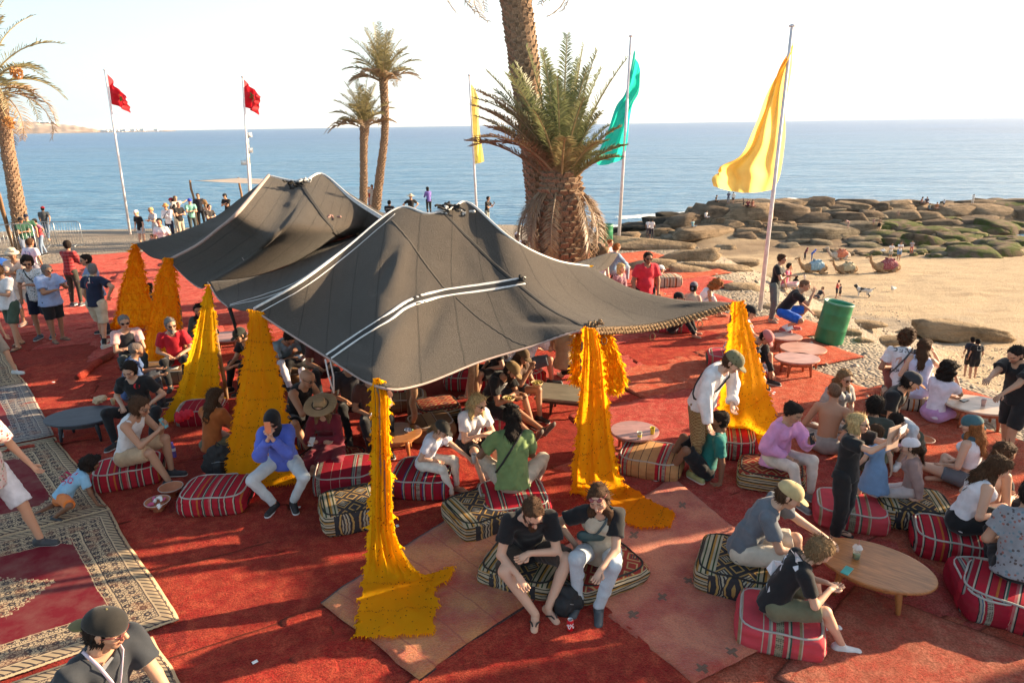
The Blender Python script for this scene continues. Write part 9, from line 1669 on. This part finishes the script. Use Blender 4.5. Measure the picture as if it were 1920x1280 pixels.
# ================================================================== camels, dog, gull
def camel(px, py, label, blanket, yaw, scale=1.0, coat=(.36, .23, .13), patt=(.6, .5, .45), Yf=None):
 g = TER(px, py); F = Field((-2.0, -.7, -.1), (1.5, .7, 2.0), .05); f = ((0, 1, 0), .80)
 F.cone((-.55, 0, .52), (.75, 0, .50), .42, .36, k=.1, flat=f); F.cone((.0, 0, .85), (.22, 0, .98), .30, .20, k=.2); F.cone((-.85, 0, .50), (-1.05, 0, .62), .27, .19, k=.12); F.cone((-1.05, 0, .62), (-1.35, 0, .95), .18, .12, k=.08); F.cone((-1.35, 0, .95), (-1.50, 0, 1.38), .12, .095, k=.06); F.cone((-1.50, 0, 1.40), (-1.78, 0, 1.36), .105, .065, k=.04); F.cone((-1.78, 0, 1.36), (-1.86, 0, 1.30), .065, .055, k=.03)
 for sg in (-1, 1):
  F.cone((-1.44, sg*.06, 1.47), (-1.40, sg*.09, 1.54), .03, .02, k=.02); F.cone((-.75, sg*.24, .40), (-.35, sg*.30, .10), .14, .09, k=.06); F.cone((-.35, sg*.30, .09), (-.85, sg*.28, .06), .075, .06, k=.03); F.cone((.60, sg*.24, .45), (.35, sg*.34, .14), .20, .12, k=.06); F.cone((.35, sg*.34, .11), (1.0, sg*.32, .08), .10, .07, k=.04); F.cone((1.0, sg*.32, .08), (.7, sg*.30, .05), .07, .06, k=.03)
 F.cone((.98, 0, .62), (1.16, 0, .28), .035, .02, k=.03); F.rough(.012, 5, 4); V, Q = F.mesh(); t = NT('camel_coat'); n = t.noise(t.coord('Object'), 5, 5, .7); m_ = t.done(t.mix(t.ramp(n, [(.35, 0), (.7, 1)]), shade(coat, .75), shade(coat, 1.3)), .95, spec=.1)
 o = link('camel', new_mesh(V*scale, Q, m_, True), None, g+Vector((0, 0, -.03)), (0, 0, rad(yaw))); tag(o, label, 'camel')
 F = Field((-.7, -.8, -.1), (1.0, .8, 1.5), .05); F.cone((-.30, 0, .56), (.62, 0, .55), .48, .43, k=.1, flat=f); F.cone((.0, 0, .85), (.25, 0, 1.02), .36, .24, k=.2); F.plane((0, 0, .34), (0, 0, -1)); F.plane((-.48, 0, 0), (-1, 0, .0)); F.plane((.72, 0, 0), (1, 0, 0)); F.rough(.012, 4, 8); V, Q = F.mesh(); link('blanket', new_mesh(V*scale, Q, cloth_mat(blanket, 'floral', (patt, shade(blanket, .7), patt)), True), o)
 F = Field((-.5, -.5, .7), (.7, .5, 1.8), .04); X_ = [(-.15, 1.22), (.42, 1.14)]
 for x_, z_ in X_: F = Field((-.5, -.5, .7), (.7, .5, 1.8), .04); F.cone((x_, -.12, z_), (x_, .12, z_), .09, k=.03); V, Q = F.mesh(); link('saddle_pad', new_mesh(V*scale, Q, cloth_mat(shade(blanket, .6)), True), o)
 mb = MB(); mb.tube([(-1.74*scale, .06, 1.42*scale), (-1.78*scale, .0, 1.28*scale), (-1.74*scale, -.06, 1.42*scale)], .015, 5); mb.tube([(-1.76*scale, -.06, 1.3*scale), (-1.4*scale, -.2, .7*scale), (-1.2*scale, -.35, .1)], .010, 5); mb.build('halter', plain((.4, .05, .05), .8), o)
camel(1527, 512, 'resting camel with a light blue blanket, nearest the standing woman', (.22, .36, .46), 0, .92, patt=(.5, .58, .62)); camel(1587, 513, 'resting camel with a cream blanket in the middle', (.46, .38, .24), 0, .80, patt=(.62, .55, .4)); camel(1662, 512, 'resting camel with a maroon blanket, rightmost of the front three', (.28, .06, .075), 0, .98, patt=(.6, .4, .4)); camel(1575, 487, 'resting camel with an orange red blanket farther back', (.52, .16, .09), 0, .85, coat=(.5, .42, .34), patt=(.6, .3, .2))
g = TER(1620, 558); F = Field((-.5, -.2, 0), (.6, .2, .7), .02); F.cone((-.25, 0, .36), (.22, 0, .36), .13, .11, k=.05); F.cone((-.30, 0, .40), (-.45, 0, .54), .09, .07, k=.04); F.cone((-.45, 0, .55), (-.60, 0, .52), .075, .04, k=.03); [F.cone((-.43, sg*.05, .60), (-.41, sg*.06, .66), .025, .012, k=.01) for sg in (-1, 1)]
for sg in (-1, 1): F.cone((-.24, sg*.07, .30), (-.27, sg*.07, .03), .045, .028, k=.03); F.cone((.20, sg*.07, .32), (.12, sg*.07, .20), .07, .045, k=.03); F.cone((.12, sg*.07, .20), (.25, sg*.07, .13), .04, .028, k=.02); F.cone((.25, sg*.07, .13), (.22, sg*.07, .02), .027, .025, k=.02)
F.cone((.30, 0, .42), (.48, 0, .56), .03, .015, k=.03); V, Q = F.mesh(); t = NT('dog_coat'); n = t.noise(t.coord('Object'), 3.5, 2); m_ = t.done(t.ramp(n, [(.50, (.62, .58, .54)), (.54, (.03, .03, .03))]), .9); o = link('dog', new_mesh(V*1.25, Q, m_, True), None, g, (0, 0, rad(-35))); tag(o, 'black and white dog trotting across the sand', 'dog')
g = TER(1675, 546); F = Field((-.3, -.2, 0), (.4, .2, .35), .015); F.cone((-.12, 0, .16), (.14, 0, .14), .085, .05, k=.03); F.cone((-.17, 0, .22), (-.20, 0, .27), .045, .042, k=.02); F.cone((-.23, 0, .265), (-.29, 0, .25), .016, .008, k=.01); F.cone((.14, 0, .14), (.30, 0, .13), .04, .015, k=.02); F.cone((-.02, .03, .08), (-.02, .03, .0), .012, k=.01); F.cone((-.02, -.03, .08), (-.02, -.03, .0), .012, k=.01); V, Q = F.mesh(); o = link('gull', new_mesh(V*1.3, Q, plain((.6, .6, .6), .8), True), None, g, (0, 0, .6)); tag(o, 'grey and white gull standing on the sand right of the dog', 'bird')
crumple(TER(1655, 477)+Vector((0, 0, .3)), .5, plain((.66, .66, .66), .7), 'white chair or bag on the sand beside the watching men', 'white bag', 'white_bag', 9)
print('people', len(PEOPLE))
def haze_box():
 t = bpy.data.materials.new('air'); t.use_nodes = True; n = t.node_tree; n.nodes.clear(); o = n.nodes.new('ShaderNodeOutputMaterial'); v = n.nodes.new('ShaderNodeVolumePrincipled'); v.inputs['Color'].default_value = (.86, .93, 1, 1); v.inputs['Density'].default_value = .00002; v.inputs['Anisotropy'].default_value = .2
 n.links.new(v.outputs[0], o.inputs['Volume']); mb = MB(); mb.box((0, 44000, 0), (190000, 92000, 1)); me = mb.me(t, False)
 for q in me.vertices: q.co.z = 260 if q.co.z > 0 else -24
 tag(link('haze', me), kind='stuff')
haze_box()
